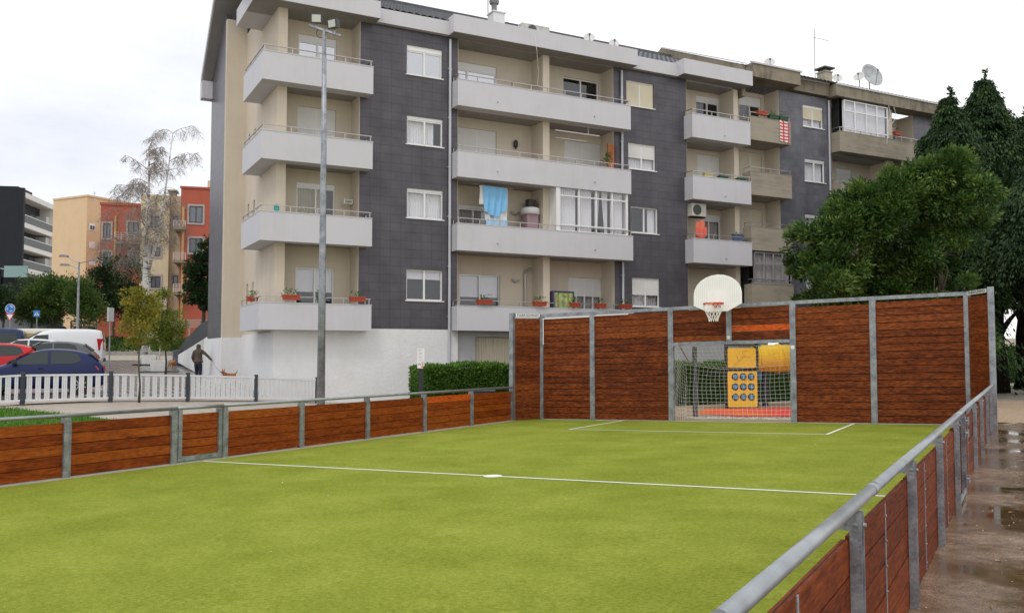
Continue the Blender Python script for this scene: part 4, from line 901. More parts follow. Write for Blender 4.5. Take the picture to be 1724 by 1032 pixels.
# items on lowest middle balcony: airer with patterned cloth
t = thing('covered_shelf', 'shelf draped with yellow green patterned cloth right of the beige pillar', 'shelf', (6.1, .2, 2.9), FB)
m = MB(); m.box(5.8, 6.85, -.1, .35, 4.45, 4.5); m.box(5.8, 5.85, -.1, .35, 2.95, 4.45); m.box(6.8, 6.85, -.1, .35, 2.95, 4.45); m.build('shelf_frame', mat('purple_dark', (.06, .05, .12), .6), t)
m = MB(); wavy(m, 5.9, 6.75, -.12, 3.1, 4.42, .03, .3); m.build('patterned_cloth', mat('cloth_yellowgreen', (.36, .42, .16), .9, noise=(7, .8)), t)
# AC unit
t = thing('air_conditioner', 'cream air conditioner outdoor unit hung under the narrow pale balcony', 'air conditioner', (13.6, -.2, 8.2), FB)
m = MB(); m.box(13.2, 14.05, -.25, .1, 8.22, 8.82); ac = m.build('casing', mat('ac_cream', (.55, .53, .47), .5), t, bevel=.02)
m = MB(); m.lathe((13.5, -.262, 8.52), [(.24, .01), (.24, -.01), (.2, -.012), (.03, -.012)], 20, 'y'); m.build('fan_grille', mat('fan_dark', (.06, .06, .055), .5), t)
m = MB(); m.box(13.2, 14.05, -.2, .05, 8.16, 8.2); m.build('bracket', M_DARK, t)
t = thing('laundry', 'coral red shirt and cloth drying on the narrow pale balcony below the air conditioner', 'laundry', (13.6, -.3, 8.0), FB)
m = MB(); P_ = [[(13.35+.6*u, -.3+.04*math.sin(u*14), 8.0-1.0*v-.05*math.sin(u*7)) for u in [i/12 for i in range(13)]] for v in (0, .5, 1)]; m.grid(P_); m.build('coral_towel', mat('coral', (.72, .20, .12), .85, noise=(10, .15)), t, smooth=True)
m = MB(); P_ = [[(13.3+.65*u, -.36+.03*math.sin(u*17), 7.75-.4*v-.15*math.sin(u*3.1)) for u in [i/12 for i in range(13)]] for v in (0, .5, 1)]; m.grid(P_); m.build('red_shirt', mat('coral2', (.75, .13, .09), .85), t, smooth=True)
# pots on narrow balconies
G3 = 'plant pots on the narrow balconies'
flower_box(14.0, ZT[2]+.16, -.45, 'pale yellow box at the left on the narrow balcony rail', .55, G3, mat('yellow_box', (.55, .48, .22), .6), 6, up=.05)
flower_box(14.9, ZT[2]+.13, -.45, 'dark green plant pot in the middle of the narrow balcony rail', .5, G3, MATS['green_plastic'], 10, up=.08)
flower_box(16.0, ZT[2]+.13, -.45, 'dark green plant pot at the right end of the narrow balcony rail', .5, G3, MATS['green_plastic'], 10, up=.08)
flower_box(15.9, ZT[1]+.2, -.3, 'blue and brown folded stool and plants on the narrow balcony', .6, G3, mat('blue_brown', (.10, .14, .22), .7, noise=(9, .6)), 24, .35)
G4 = 'plant pots on the concrete balconies'
flower_box(17.35, 13.40, -.5, 'long red flower box on the left of the top concrete balcony', .62, G4, n=8, up=.06)
flower_box(18.1, 13.30, -.5, 'dark green flower box in the middle of the top concrete balcony', .6, G4, MATS['green_plastic'], 40)
flower_box(18.75, 13.30, -.5, 'dark green flower box behind the red checked towel', .6, G4, MATS['green_plastic'], 50, up=.3)
flower_box(26.9, 13.5, -.62, 'red flower box right of the white glazed balcony', .5, G4)
flower_box(24.9, 10.55, -.45, 'dark potted succulent on the lower concrete balcony', .4, G4, M_BLACK, 30)
def cloth_mat():
    m = mat('checked_cloth', (.7, .66, .64), .9); N, L, b = nodes(m); tc = N.new('ShaderNodeTexCoord'); br = N.new('ShaderNodeTexBrick'); br.offset = 0; br.inputs['Scale'].default_value = 1; br.inputs['Brick Width'].default_value = .30; br.inputs['Row Height'].default_value = .16
    br.inputs['Mortar Size'].default_value = .035; br.inputs['Color1'].default_value = (.74, .70, .68, 1); br.inputs['Color2'].default_value = (.74, .68, .66, 1); br.inputs['Mortar'].default_value = (.55, .05, .05, 1)
    sp = N.new('ShaderNodeSeparateXYZ'); cb = N.new('ShaderNodeCombineXYZ'); L.new(tc.outputs['Object'], sp.inputs[0]); L.new(sp.outputs['X'], cb.inputs['X']); L.new(sp.outputs['Z'], cb.inputs['Y']); L.new(cb.outputs[0], br.inputs[0]); L.new(br.outputs[0], b.inputs['Base Color']); return m
m = MB(); P_ = [[(18.45+.62*u, -.575-.02*math.sin(u*16)-.01*v, 13.30-1.05*v-.06*u) for u in [i/14 for i in range(15)]] for v in (0, .5, 1)]; m.grid(P_)
solo(m, 'checked_towel', cloth_mat(), 'red and white checked towel hanging over the top concrete balcony', 'towel', (18.7, -.56, 13.3), smooth=True)
# roof things
def dish(s, y, z, r, label, az, mast=.5, mt=None, el=.5, group=None):
    t = thing('satellite_dish', label, 'satellite dish', (s, y, z), FB, group)
    d = Vector((math.sin(az), -math.cos(az), el)).normalized(); c = Vector((s, y, z+mast+r)); a = d.cross(Vector((0, 0, 1))).normalized(); b = a.cross(d)
    P_ = []
    for j in range(7):
        q = r*j/6; P_.append([tuple(c+(a*math.cos(k*math.pi/12)+b*math.sin(k*math.pi/12))*q+d*(.35*q*q/r)) for k in range(25)])
    m = MB(); m.grid(P_); o = m.build('reflector', mt or mat('dish_white', (.66, .66, .64), .5, noise=(4, .15)), t, smooth=True)
    so_ = o.modifiers.new('s', 'SOLIDIFY'); so_.thickness = .02
    m = MB(); m.tube([(s, y, z), tuple(c-d*.05)], .03, 8); m.build('mast', M_STEEL, t)
    m = MB(); f = c+d*r*.95; m.tube([tuple(c-b*r+d*.3*r), tuple(f)], .014*max(1, r), 6); m.lathe(tuple(f), [(.03, -.05), (.045*max(1, r), .0), (.03, .06)], 8); m.build('feed_arm', mat('feed_dark', (.07, .07, .07), .5), t)
zroof = lambda y, r2=False: (15.22+(RZ-15.22)*(y+.15)/(RD+.15)) if not r2 else (15.66+(18.35-15.66)*(y+.6)/6.7)
DG = 'small satellite dishes along the eaves'
dish(7.55, -.3, 15.3, .24, 'left one of the two small pale dishes above the middle eave', -.5, .05, group=DG)
dish(8.85, -.3, 15.32, .22, 'right one of the two small pale dishes above the middle eave', -.4, .02, group=DG)
dish(18.1, -.3, 15.8, .25, 'small pale dish above the stained eave, nearest to the pale building', -.6, .1, group=DG)
dish(22.9, -.2, 15.7, .25, 'small pale dish on the eave left of the large dish', -.6, .15, group=DG)
dish(25.5, .6, 16.0, .28, 'tall narrow seeming pale dish left of the large dish', -1.1, .5, group=DG)
dish(26.3, .6, 16.1, .68, 'large grey mesh satellite dish on the right roof', -.1, .12, mat('dish_grey', (.42, .44, .45), .5, noise=(3, .4)), el=.35)
def chimney(s, y, z, w, h, label, mt, cap):
    t = thing('chimney', label, 'chimney', (s, y, z), FB); m = MB(); m.box(s-w/2, s+w/2, y-w/2, y+w/2, z-.6, z+h); m.box(s-w/2-.04, s+w/2+.04, y-w/2-.04, y+w/2+.04, z+h, z+h+.06); m.build('stack', mt, t)
    if cap == 'tube': m = MB(); m.tube([(s-.1, y, z+h+.06), (s-.1, y, z+h+.4)], .12, 10); m.lathe((s-.1, y, z+h+.4), [(.12, 0), (.2, .05), (.22, .18), (.1, .32), (0, .34)], 12); m.tube([(s-.4, y, z+h), (s-.4, y, z+h+1.1)], .02, 6); m.build('cowl', mat('cowl_grey', (.2, .2, .2), .5, .4), t)
    else: m = MB(); m.prism([(s-w/2-.12, z+h+.25), (s+w/2+.12, z+h+.25), (s, z+h+.55)] if cap == 'gable' else [(s-w/2-.12, z+h+.2), (s+w/2+.12, z+h+.2), (s+w/2+.1, z+h+.28), (s-w/2-.1, z+h+.28)], 'y', y-w/2-.1, y+w/2+.1); m.box(s-w/2+.05, s+w/2-.05, y-w/2+.05, y+w/2-.05, z+h+.06, z+h+.25); m.build('cap', mat('cap_dark', (.07, .07, .065), .7), t)
chimney(3.75, 1.2, 15.75, .55, .72, 'white plastered roof chimney with a round metal cowl', M_PLINTH, 'tube')
chimney(23.75, 1.4, 16.5, .55, .45, 'beige chimney with a dark slab cap left of the large dish', mat('chim_beige', (.40, .36, .28), .9, noise=(4, .3)), 'flat')
t = thing('air_conditioner', 'weathered roof unit behind the middle eave right of the white chimney', 'air conditioner', (4.9, .2, 15.4), FB)
m = MB(); m.box(4.4, 5.75, .05, .45, 15.4, 15.88); m.build('casing', mat('dirty_white', (.50, .49, .46), .7, noise=(3, .5)), t, bevel=.02)
m = MB(); m.lathe((4.9, .045, 15.64), [(.2, 0), (.2, -.02), (.16, -.022)], 16, 'y'); m.build('fan_grille', MATS['fan_dark'], t)
t = thing('roof_antenna', 'tall thin television antenna mast on the right roof', 'antenna', (23.9, 2.2, 16.8), FB)
m = MB(); m.tube([(23.9, 2.2, 16.6), (23.9, 2.2, 19.7)], .025, 6); m.build('mast', M_STEEL, t)
m = MB(); m.tube([(23.6, 2.2, 19.2), (24.7, 1.9, 19.05)], .012, 5)
for k in range(6): m.tube([(23.9+.15*k, 2.12-.04*k, 18.95-.02*k), (23.9+.15*k, 2.12-.04*k, 19.4-.02*k)], .008, 4)
m.build('aerial', M_STEEL, t)
m = MB(); m.tube([(26.2, -.66, 15.0), (26.35, -.7, 14.4), (26.1, -.7, 14.1), (26.0, -.66, 12.9)], .012, 5); m.tube([(26.6, -.68, 15.05), (26.7, -.72, 14.4), (26.35, -.7, 14.0)], .012, 5)
solo(m, 'loose_cable', M_WHITE, 'loose pale cables dangling from the stained eave beside the white glazed balcony', 'cable', (26.2, -.66, 14))
m = MB(); m.tube([(4.6, -.67, 15.1), (4.7, -.68, 14.5), (5.05, -.2, 13.6), (5.1, .0, 13.2)], .01, 5); solo(m, 'loose_cable', M_WHITE, 'thin cable hanging from the middle eave in front of the top loggia', 'cable', (4.6, -.67, 14.6))
# ---------------------------------------------------------------- vegetation
def leaf_obj(name, P, D, S, asp, mt, parent=None, rnd=None, up=None):
    n = len(P); D = D/np.maximum(np.linalg.norm(D, axis=1, keepdims=True), 1e-6)
    U = RNG.normal(size=(n, 3)) if up is None else up+RNG.normal(size=(n, 3))*.35
    Sd = np.cross(D, U); Sd /= np.maximum(np.linalg.norm(Sd, axis=1, keepdims=True), 1e-6); Nn = np.cross(Sd, D)
    s = S[:, None]; V = np.empty((n, 4, 3)); V[:, 0] = P; V[:, 1] = P+D*s*.5+Sd*s*asp*.5+Nn*s*.06; V[:, 2] = P+D*s-Nn*s*.08; V[:, 3] = P+D*s*.5-Sd*s*asp*.5+Nn*s*.06
    me = bpy.data.meshes.new(name); me.vertices.add(n*4); me.vertices.foreach_set('co', V.reshape(-1).astype(np.float32))
    me.loops.add(n*4); me.loops.foreach_set('vertex_index', np.arange(n*4, dtype=np.int32)); me.polygons.add(n)
    me.polygons.foreach_set('loop_start', np.arange(0, n*4, 4, dtype=np.int32)); me.polygons.foreach_set('loop_total', np.full(n, 4, dtype=np.int32))
    me.update(calc_edges=True); me.materials.append(mt)
    a = me.attributes.new('rnd', 'FLOAT', 'FACE'); a.data.foreach_set('value', (rnd if rnd is not None else RNG.random(n)).astype(np.float32))
    o = bpy.data.objects.new(name, me); COL.objects.link(o)
    if parent is not None: o.parent = parent
    ORG[o.name] = (0, 0, 0); return o
def unit(n):
    v = RNG.normal(size=(n, 3)); return v/np.linalg.norm(v, axis=1, keepdims=True)
def crown_pts(blobs, nclump, nleaf, cr, flat=.7, upb=.3, inner=.25):
    """leaf clumps spread over a set of ellipsoids (cx,cy,cz,rx,ry,rz)"""
    B = np.array(blobs, float); w = (B[:, 3]*B[:, 4]+B[:, 4]*B[:, 5]+B[:, 3]*B[:, 5]); w /= w.sum()
    idx = RNG.choice(len(B), nclump, p=w); u = unit(nclump); rad = np.where(RNG.random(nclump) < .16, RNG.uniform(1.05, 1.3, nclump), 1-inner*RNG.random(nclump)**2*1.6); C = B[idx, :3]+u*B[idx, 3:]*rad[:, None]
    crr = cr*RNG.uniform(.5, 1.35, nclump); tone = RNG.random(nclump)
    ci = RNG.integers(0, nclump, nleaf); v = unit(nleaf); q = RNG.random(nleaf)**.5
    off = v*q[:, None]*crr[ci][:, None]; off[:, 2] *= flat
    P = C[ci]+off; D = v*.7+u[ci]*.7+RNG.normal(size=(nleaf, 3))*.45; D[:, 2] += upb
    return P, D, tone[ci], q
def trunk(t, H, r0, r1, limbs, mt, name='trunk', lean=(0, 0)):
    m = MB(); pts = [(lean[0]*k/6+.04*math.sin(k*1.7), lean[1]*k/6+.04*math.cos(k*2.1), H*k/6) for k in range(7)]
    m.tube(pts, [r0*(1.25 if k == 0 else 1)*(1-k/6)+r1*(k/6) for k in range(7)], 10)
    for (h, az, L_, el) in limbs:
        b = Vector((lean[0]*h/H, lean[1]*h/H, h)); d = Vector((math.cos(az)*math.cos(el), math.sin(az)*math.cos(el), math.sin(el)))
        P_ = [b+d*L_*k/4+Vector((0, 0, .05*k*k*.3))+Vector((random.uniform(-.05, .05), random.uniform(-.05, .05), 0))*k for k in range(5)]
        rr_ = (r0*(1-h/H)+r1)*.55; m.tube(P_, [rr_*(1-k/4.6) for k in range(5)], 6)
    return m.build(name, mt, t, smooth=True)
BARK = mat('bark_brown', (.085, .065, .048), .9, noise=(9, .4), bump=(14, 1)); BARKD = mat('bark_dark', (.018, .014, .011), .95, noise=(8, .4), spec=.05)
L_LAUREL = leaf_mat('laurel_leaf', (.022, .060, .012), (.060, .125, .024), (.17, .26, .05), .38)
L_CON = leaf_mat('conifer_leaf', (.007, .020, .006), (.020, .050, .013), (.058, .105, .026), .6, .1)
L_HEDGE = leaf_mat('hedge_leaf', (.030, .085, .012), (.085, .19, .028), (.18, .32, .05), .5)
L_BUSH = leaf_mat('bush_leaf', (.028, .060, .012), (.075, .135, .024), (.16, .22, .045), .5)
L_DKBUSH = leaf_mat('dark_leaf', (.012, .028, .010), (.030, .060, .018), (.065, .10, .03), .5)
L_YEL = leaf_mat('autumn_leaf', (.11, .13, .02), (.27, .26, .035), (.46, .34, .04), .5, .35)
L_YG = leaf_mat('yellow_green_leaf', (.07, .11, .015), (.17, .22, .03), (.34, .32, .05), .5, .35)
def tree(name, label, X, Y, blobs, ncl, nlf, cr, leaf, mt, H, r0=.15, group=None, cat='tree', limbs=None, bark=None, asp=.5, flat=.7, upb=.3, inner=.25, lean=(0, 0), tonew=.5, tip=.1):
    t = spot(name, label, cat, X, Y, 0, group)
    lm = limbs if limbs is not None else [(H*random.uniform(.4, .95), random.uniform(0, 6.28), random.uniform(.25, .5)*max(b[3] for b in blobs), random.uniform(.3, 1.0)) for _ in range(8)]
    trunk(t, H, r0, r0*.35, lm, bark or BARK, lean=lean)
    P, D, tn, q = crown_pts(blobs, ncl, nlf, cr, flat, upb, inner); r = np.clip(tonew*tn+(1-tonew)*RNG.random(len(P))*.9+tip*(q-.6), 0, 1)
    leaf_obj('crown', P, D, leaf*RNG.uniform(.6, 1.3, len(P)), asp, mt, t, r); return t
random.seed(21)
# broad laurel in front of the second block
X, Y = 15.4, 32.0
LB = [(-1.5, .4, 4.0, 2.4, 1.2, 3.2), (-3.4, .4, 3.5, 1.2, 1.0, 2.3), (-.1, .3, 4.2, 1.0, 1.1, 3.0)]
for k in range(46):
    xo = random.uniform(-4.65, 1.1); top = np.interp(xo, [-5.3, -3.9, -3.1, -1.8, -.9, .3, 1.2], [6.7, 6.9, 7.7, 8.3, 8.9, 8.9, 8.2])
    r = random.uniform(.5, .95); zz = top-r*random.uniform(.7, 1.2) if k % 2 else random.uniform(1.8, top-r); LB.append((xo, random.uniform(-1.6, .9), zz, r*1.15, r, r*random.uniform(.6, .85)))
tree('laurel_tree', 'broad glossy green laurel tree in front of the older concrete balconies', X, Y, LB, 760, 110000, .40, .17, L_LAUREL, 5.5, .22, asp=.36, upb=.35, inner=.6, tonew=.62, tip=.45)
def conifer(label, X, Y, H, R, n, seed, zb=1.2, group='tall dark conifers on the right', shoulder=0):
    rg = np.random.default_rng(seed); t = spot('conifer_tree', label, 'tree', X, Y, 0, group)
    m = MB(); m.tube([(0, 0, 0), (0, 0, H*.4), (0, 0, H*.97)], [.45, .3, .02], 10); m.build('trunk', BARKD, t, smooth=True)
    k = 190; nb = n//150; Ps = []; Ds = []; Ts = []
    for b in range(nb):
        v = rg.random()**.8; z = zb+(H-zb)*v; az = rg.random()*6.2832; big = rg.random() < .35
        rr_ = R*1.12*((1-v)**.93)*(rg.uniform(.95, 1.38) if big else rg.uniform(.4, .92))+.18
        u = rg.random(k)**.55; w = min(1, .25+rr_*.28); lx = rr_*u; up = .34*rr_*(1-.2*v)
        ly = rg.normal(size=k)*(.08+.34*np.sin(np.pi*np.clip(u, 0, 1)*.85))*w; lz = up*u-.5*rr_*u**2.6-np.abs(rg.normal(size=k))*.42*w*(.4+u)
        c, s = math.cos(az), math.sin(az); P = np.stack([c*lx-s*ly, s*lx+c*ly, z+lz], 1)
        D = np.stack([c*(1-u*.4)-s*ly*1.5, s*(1-u*.4)+c*ly*1.5, rg.normal(size=k)*.3-.25-.9*u], 1)
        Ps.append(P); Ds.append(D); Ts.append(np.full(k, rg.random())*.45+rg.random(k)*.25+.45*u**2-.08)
    k = 320; u = rg.random(k); Ps.append(np.stack([rg.normal(size=k)*.14*u*1.2+.15*np.sin(u*4+seed), rg.normal(size=k)*.14*u*1.2, H+.45-u*2.2], 1)); Ds.append(np.stack([rg.normal(size=k)*.6, rg.normal(size=k)*.6, np.ones(k)*.5], 1)); Ts.append(rg.random(k))
    P = np.concatenate(Ps); D = np.concatenate(Ds); leaf_obj('crown', P, D, .165*rg.uniform(.4, 1.6, len(P)), .34, L_CON, t, np.clip(np.concatenate(Ts), 0, 1)); return t
conifer('dark pointed conifer, left one of the two tall tips beside the concrete block', 20.6, 41.5, 14.0, 3.9, 70000, 1, zb=5)
conifer('dark pointed conifer, right one of the two tall tips, the tallest tree', 23.0, 42.8, 15.2, 4.5, 76000, 2, zb=5.4)
conifer('wide dark conifer cut off by the right edge of the picture', 24.6, 42.0, 13.2, 5.2, 80000, 3, zb=5.8)
conifer('low hanging dark conifer over the lawn at the far right edge', 21.8, 36.2, 9.8, 3.4, 56000, 4, zb=5.6)
conifer('dark conifer standing behind the laurel tree', 18.4, 38.5, 10.6, 3.4, 42000, 5)
for k, (px, Y, lab) in enumerate([(1683, 43, 'dark conifer in deep shade behind the right end of the goal wall'), (1712, 47, 'dark bare lower trunk tree at the far right over the lawn')]):
    p = at(px, 600, Y); tree('shade_tree', lab, p[0]+(.0 if k == 0 else .3), Y, [(0, 0, 8, 4, 4, 3.4), (1, -1, 6.4, 3.5, 3, 1.6)], 260, 16000, .9, .38, L_DKBUSH, 5.5, .38, 'shade trees over the right lawn', bark=BARKD, asp=.5)
# far clipped hedge and pale wall seen under the conifers
hf_ = at(1712, 600, 58); hg2 = spot('hedge', 'far dark green hedge seen under the conifers at the right edge', 'hedge', hf_[0], 58)
m = MB(); m.box(-4, 14, 0, 1.2, 0, 2.35); m.build('inner_branches', mat('hedge_inner', (.02, .04, .012), .95), hg2)
n = 9000; P = np.stack([RNG.uniform(-4, 14, n), RNG.uniform(-.12, .05, n), RNG.uniform(0, 2.5, n)], 1); D = RNG.normal(size=(n, 3)); D[:, 1] -= 1; leaf_obj('foliage', P, D, .18*RNG.uniform(.6, 1.3, n), .5, L_HEDGE, hg2)
m = MB(); m.box(hf_[0]-3, hf_[0]+14, 66, 66.3, 0, 3.0); solo(m, 'garden_wall', M_BEIGE, 'pale wall glimpsed between the dark trunks at the right edge', 'wall', (hf_[0], 66, 0), FW)
# clipped hedge along the garages
hg = thing('hedge', 'long clipped green hedge in front of the garages and behind the goal', 'hedge', (9, -3, -.3), FB)
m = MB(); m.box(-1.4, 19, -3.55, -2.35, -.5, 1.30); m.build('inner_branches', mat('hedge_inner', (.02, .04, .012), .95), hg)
def hedge_leaves(s0, s1, y0, y1, z0, z1, n, sz, mt, o):
    A_ = [((s1-s0)*(z1-z0), 0), ((s1-s0)*(y1-y0), 1), ((y1-y0)*(z1-z0), 2)]; w = np.array([a for a, _ in A_]); w = w/w.sum(); k = RNG.choice(3, n, p=w)
    a = RNG.random(n); b = RNG.random(n); j = RNG.normal(size=n)*.035; X_ = s0+(s1-s0)*a; P = np.zeros((n, 3)); D = np.zeros((n, 3))
    bul = .05*np.sin(X_*2.1)+.03*np.sin(X_*5.3)
    P[:, 0] = np.where(k == 2, s0+j, X_); P[:, 1] = np.where(k == 0, y0+j, y0+(y1-y0)*np.where(k == 1, b, a)); P[:, 2] = np.where(k == 1, z1+j+bul, z0+(z1-z0)*b)
    D[:, 0] = np.where(k == 2, -1, 0); D[:, 1] = np.where(k == 0, -1, 0); D[:, 2] = np.where(k == 1, 1, .55); D += RNG.normal(size=(n, 3))*.5
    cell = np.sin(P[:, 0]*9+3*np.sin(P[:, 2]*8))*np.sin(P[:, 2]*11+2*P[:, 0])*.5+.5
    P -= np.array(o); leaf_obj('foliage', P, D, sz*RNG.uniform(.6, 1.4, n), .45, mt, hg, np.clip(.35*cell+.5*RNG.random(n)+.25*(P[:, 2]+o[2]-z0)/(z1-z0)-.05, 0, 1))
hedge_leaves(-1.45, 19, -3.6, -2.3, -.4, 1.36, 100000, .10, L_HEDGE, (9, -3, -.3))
# left side trees
def far_tree(name, label, px, Y, cxs, leaf=.22, n=9000, mt=L_BUSH, ncl=120, cr=.7, H=None, r0=.12, group='bushy trees in front of the far houses', **k):
    p = at(px, 597, Y); g = gh(p[0], Y); bl = []
    for (bx, by, rw, rh) in cxs:
        q = at(bx, by, Y); bl.append((q[0]-p[0], random.uniform(-.3, .3), q[2]-g, rw*Y/F, rw*Y/F*.8, rh*Y/F))
    return tree(name, label, p[0], Y, bl, ncl, n, cr, leaf, mt, H or min(b[2] for b in bl)+.5, r0, group, **k)
far_tree('bushy_tree', 'light green bushy tree left of the double street lamp', 88, 74, [(60, 505, 26, 26), (92, 490, 34, 26), (70, 520, 40, 24), (112, 500, 26, 30)], n=13000)
far_tree('bushy_tree', 'dark green bushy tree right of the double street lamp', 190, 76, [(175, 480, 26, 30), (205, 475, 30, 42), (215, 510, 30, 28), (165, 505, 32, 30), (185, 455, 18, 20)], mt=L_DKBUSH, n=15000, ncl=160)
far_tree('bushy_tree', 'thin greyish green tree just behind the street lamp', 136, 71, [(136, 500, 18, 26), (146, 520, 20, 20)], n=5000, r0=.07)
far_tree('bushy_tree', 'small round dark bush below the black wall at the left edge', 4, 72, [(2, 508, 16, 22), (-12, 512, 16, 18)], mt=L_DKBUSH, n=5000)
far_tree('bushy_tree', 'low green bush below the dark wall beside the blue round sign', 52, 76, [(45, 518, 22, 16), (62, 512, 18, 18)], n=5000)
far_tree('cedar_tree', 'dark drooping evergreen tree beside the tiled end wall of the block', 342, 62, [(344, 470, 20, 30), (336, 448, 14, 16), (350, 500, 18, 22), (326, 490, 12, 16), (352, 430, 12, 26)], mt=L_DKBUSH, n=13000, cr=.5, ncl=130, H=6, r0=.2)
far_tree('young_tree', 'young tree with yellowing leaves whose thin trunk crosses the white picket fence', 235, 27.2, [(222, 520, 17, 20), (236, 500, 18, 18), (236, 540, 24, 20), (255, 530, 18, 22), (245, 555, 18, 14), (212, 540, 12, 14), (232, 570, 12, 9)], leaf=.085, n=5200, mt=L_YEL, ncl=80, cr=.24, H=3.2, r0=.032, group='young trees by the plaza', inner=.9)
far_tree('young_tree', 'young yellow green tree growing from the pit beside the white planter', 279, 47, [(270, 520, 20, 26), (290, 540, 20, 22), (262, 550, 22, 20), (285, 570, 24, 14), (305, 562, 14, 10), (255, 575, 16, 8), (272, 500, 12, 14)], leaf=.11, n=9000, mt=L_YG, ncl=110, cr=.36, H=4.4, r0=.05, group='young trees by the plaza', inner=.9)
# birch with bare hanging twigs
bp_ = at(243, 600, 64); BX, BY = bp_[0], 64
bt = spot('birch_tree', 'tall white birch with almost bare hanging twigs against the sky', 'tree', BX, BY)
random.seed(4); BH = at(243, 218, 64)[2]-gh(BX, BY)
def birch_bark():
    m = mat('birch_bark', (.62, .60, .56), .8); N, L, b = nodes(m); tc = N.new('ShaderNodeTexCoord'); mp = N.new('ShaderNodeMapping'); mp.inputs['Scale'].default_value = (1, 1, 5); n = N.new('ShaderNodeTexNoise'); n.inputs['Scale'].default_value = 2.2; n.inputs['Detail'].default_value = 6
    L.new(tc.outputs['Object'], mp.inputs[0]); L.new(mp.outputs[0], n.inputs[0]); cr = ramp(N, [(.38, (.10, .09, .08)), (.48, (.60, .58, .54)), (.8, (.70, .68, .64))]); L.new(n.outputs[0], cr.inputs[0]); L.new(cr.outputs[0], b.inputs['Base Color']); return m
m = MB(); tp = [(.08*math.sin(k*.9), .1*math.cos(k), BH*.92*k/10) for k in range(11)]; m.tube(tp, [.26*(1-k/10.5)+.03 for k in range(11)], 10)
tp2 = [(0, 0, BH*.35), (.6, .1, BH*.5), (1.1, .1, BH*.68), (1.5, 0, BH*.86), (1.7, 0, BH*.98)]; m.tube(tp2, [.13, .11, .08, .05, .02], 8); m.build('trunk', birch_bark(), bt, smooth=True)
m = MB(); LP = []
def bezier_branch(a, d, L_, r, lev):
    pts = [a]; p = Vector(a); d = Vector(d).normalized(); n = 6
    for k in range(n):
        d = (d+Vector((random.gauss(0, .12), random.gauss(0, .12), -.10 if lev == 0 else -.30))).normalized(); p = p+d*L_/n; pts.append(tuple(p))
    m.tube(pts, [.72*r*(1-.75*k/n) for k in range(n+1)], 4 if lev else 5, False)
    if lev < 2:
        for k in range(2, n+1):
            for _ in range(2 if lev == 0 else 3):
                az = random.uniform(0, 6.28); bezier_branch(pts[k], (math.cos(az)*.8+d.x*.6, math.sin(az)*.8+d.y*.6, random.uniform(-.4, .4)), L_*(.42 if lev == 0 else .75)*random.uniform(.6, 1.2), r*.5, lev+1)
    else:
        for q in pts[2:]: LP.append(q)
for k in range(26):
    v = .46+.54*k/25; az = random.uniform(0, 6.28); i = min(9, int(v*10)); c = tp[i]; bezier_branch((c[0], c[1], BH*.92*v), (math.cos(az), math.sin(az), .75), 3.6*(1.15-v)+1.0, .05, 0)
for k in range(9):
    j = 1+k % 4; c = tp2[j]; az = random.uniform(0, 6.28); bezier_branch(c, (math.cos(az), math.sin(az), .9), 2.2, .035, 0)
m.build('branches', mat('birch_twig', (.24, .20, .175), .9), bt)
LP = np.array(LP); idx = RNG.choice(len(LP), 1300); P = LP[idx]+RNG.normal(size=(1300, 3))*.05; D = RNG.normal(size=(1300, 3))*.5; D[:, 2] -= 1
leaf_obj('leaves', P, D, .09*RNG.uniform(.6, 1.4, 1300), .6, L_YG, bt)
m = MB()
# grass on the lawn behind the left barrier and weeds on the bank (uncountable)
def scatter(name, n, poly, size, mt, zoff=0, hf=gh, asp=.16):
    a, b, c, d = [np.array(p, float) for p in poly]; u = RNG.random(n)[:, None]; v = RNG.random(n)[:, None]; Q = (a*(1-u)+b*u)*(1-v)+(d*(1-u)+c*u)*v
    Z = np.array([hf(x, y) for x, y in Q])+zoff; P = np.stack([Q[:, 0], Q[:, 1], Z], 1); D = RNG.normal(size=(n, 3))*.45; D[:, 2] = 1
    o = leaf_obj(name, P, D, size*RNG.uniform(.5, 1.5, n), asp, mt); return tag(o, kind='stuff')
L_GR = leaf_mat('grass_blade', (.04, .12, .012), (.10, .24, .02), (.20, .36, .04), .6, .3)
scatter('grass', 60000, [(-28, 17.5), cw(LL-.25, 5), cw(LL-.25, 15.6), (-13.6, 24.0)], .09, L_GR)
scatter('bank_weeds', 9000, [(-45, 69.4), (-20, 69.4), (-20, 74), (-45, 74)], .30, L_BUSH, 0, lambda x, y: 1.5+1.35*ss((y-69.3)/5)+.25*math.sin(x*.9)*((y-69.3)/5), .4)
scatter('lawn_grass_far', 9000, [cw(LR+6, 38), cw(40, 34), cw(40, 60), cw(LR+2, 60)], .12, L_GR)
# fallen leaves on the wet path
n = 900; tt = RNG.uniform(3, 26, n); ll = RNG.uniform(LR+.1, 3.6, n)
cl = RNG.random((9, 2))*np.array([2.4, 18])+np.array([LR+.9, 6]); k = RNG.integers(0, 9, n); mk = RNG.random(n) < .75
ll = np.where(mk, cl[k, 0]+RNG.normal(size=n)*.22, ll); tt = np.where(mk, cl[k, 1]+RNG.normal(size=n)*.45, tt); ll = np.maximum(ll, LR+.05)
P = np.array([[*cw(a, b), .012] for a, b in zip(ll, tt)]); D = RNG.normal(size=(n, 3)); D[:, 2] *= .15
lo_ = leaf_obj('fallen_leaves', P, D, .05*RNG.uniform(.6, 1.6, n), .6, leaf_mat('dead_leaf', (.12, .05, .02), (.32, .14, .05), (.50, .33, .12), .5, .1), None, None, np.tile([[0, 0, 1.]], (n, 1))); tag(lo_, kind='stuff')
n = 9000; ll = RNG.uniform(LR-.05, 3.6, n); tt = RNG.uniform(2.2, 24, n); f_ = np.sin(ll*2.1+.7*np.sin(tt*.9))+np.sin(tt*1.3+ll)+RNG.normal(size=n)*.8 > .6; ll, tt = ll[f_], tt[f_]; n = len(ll)
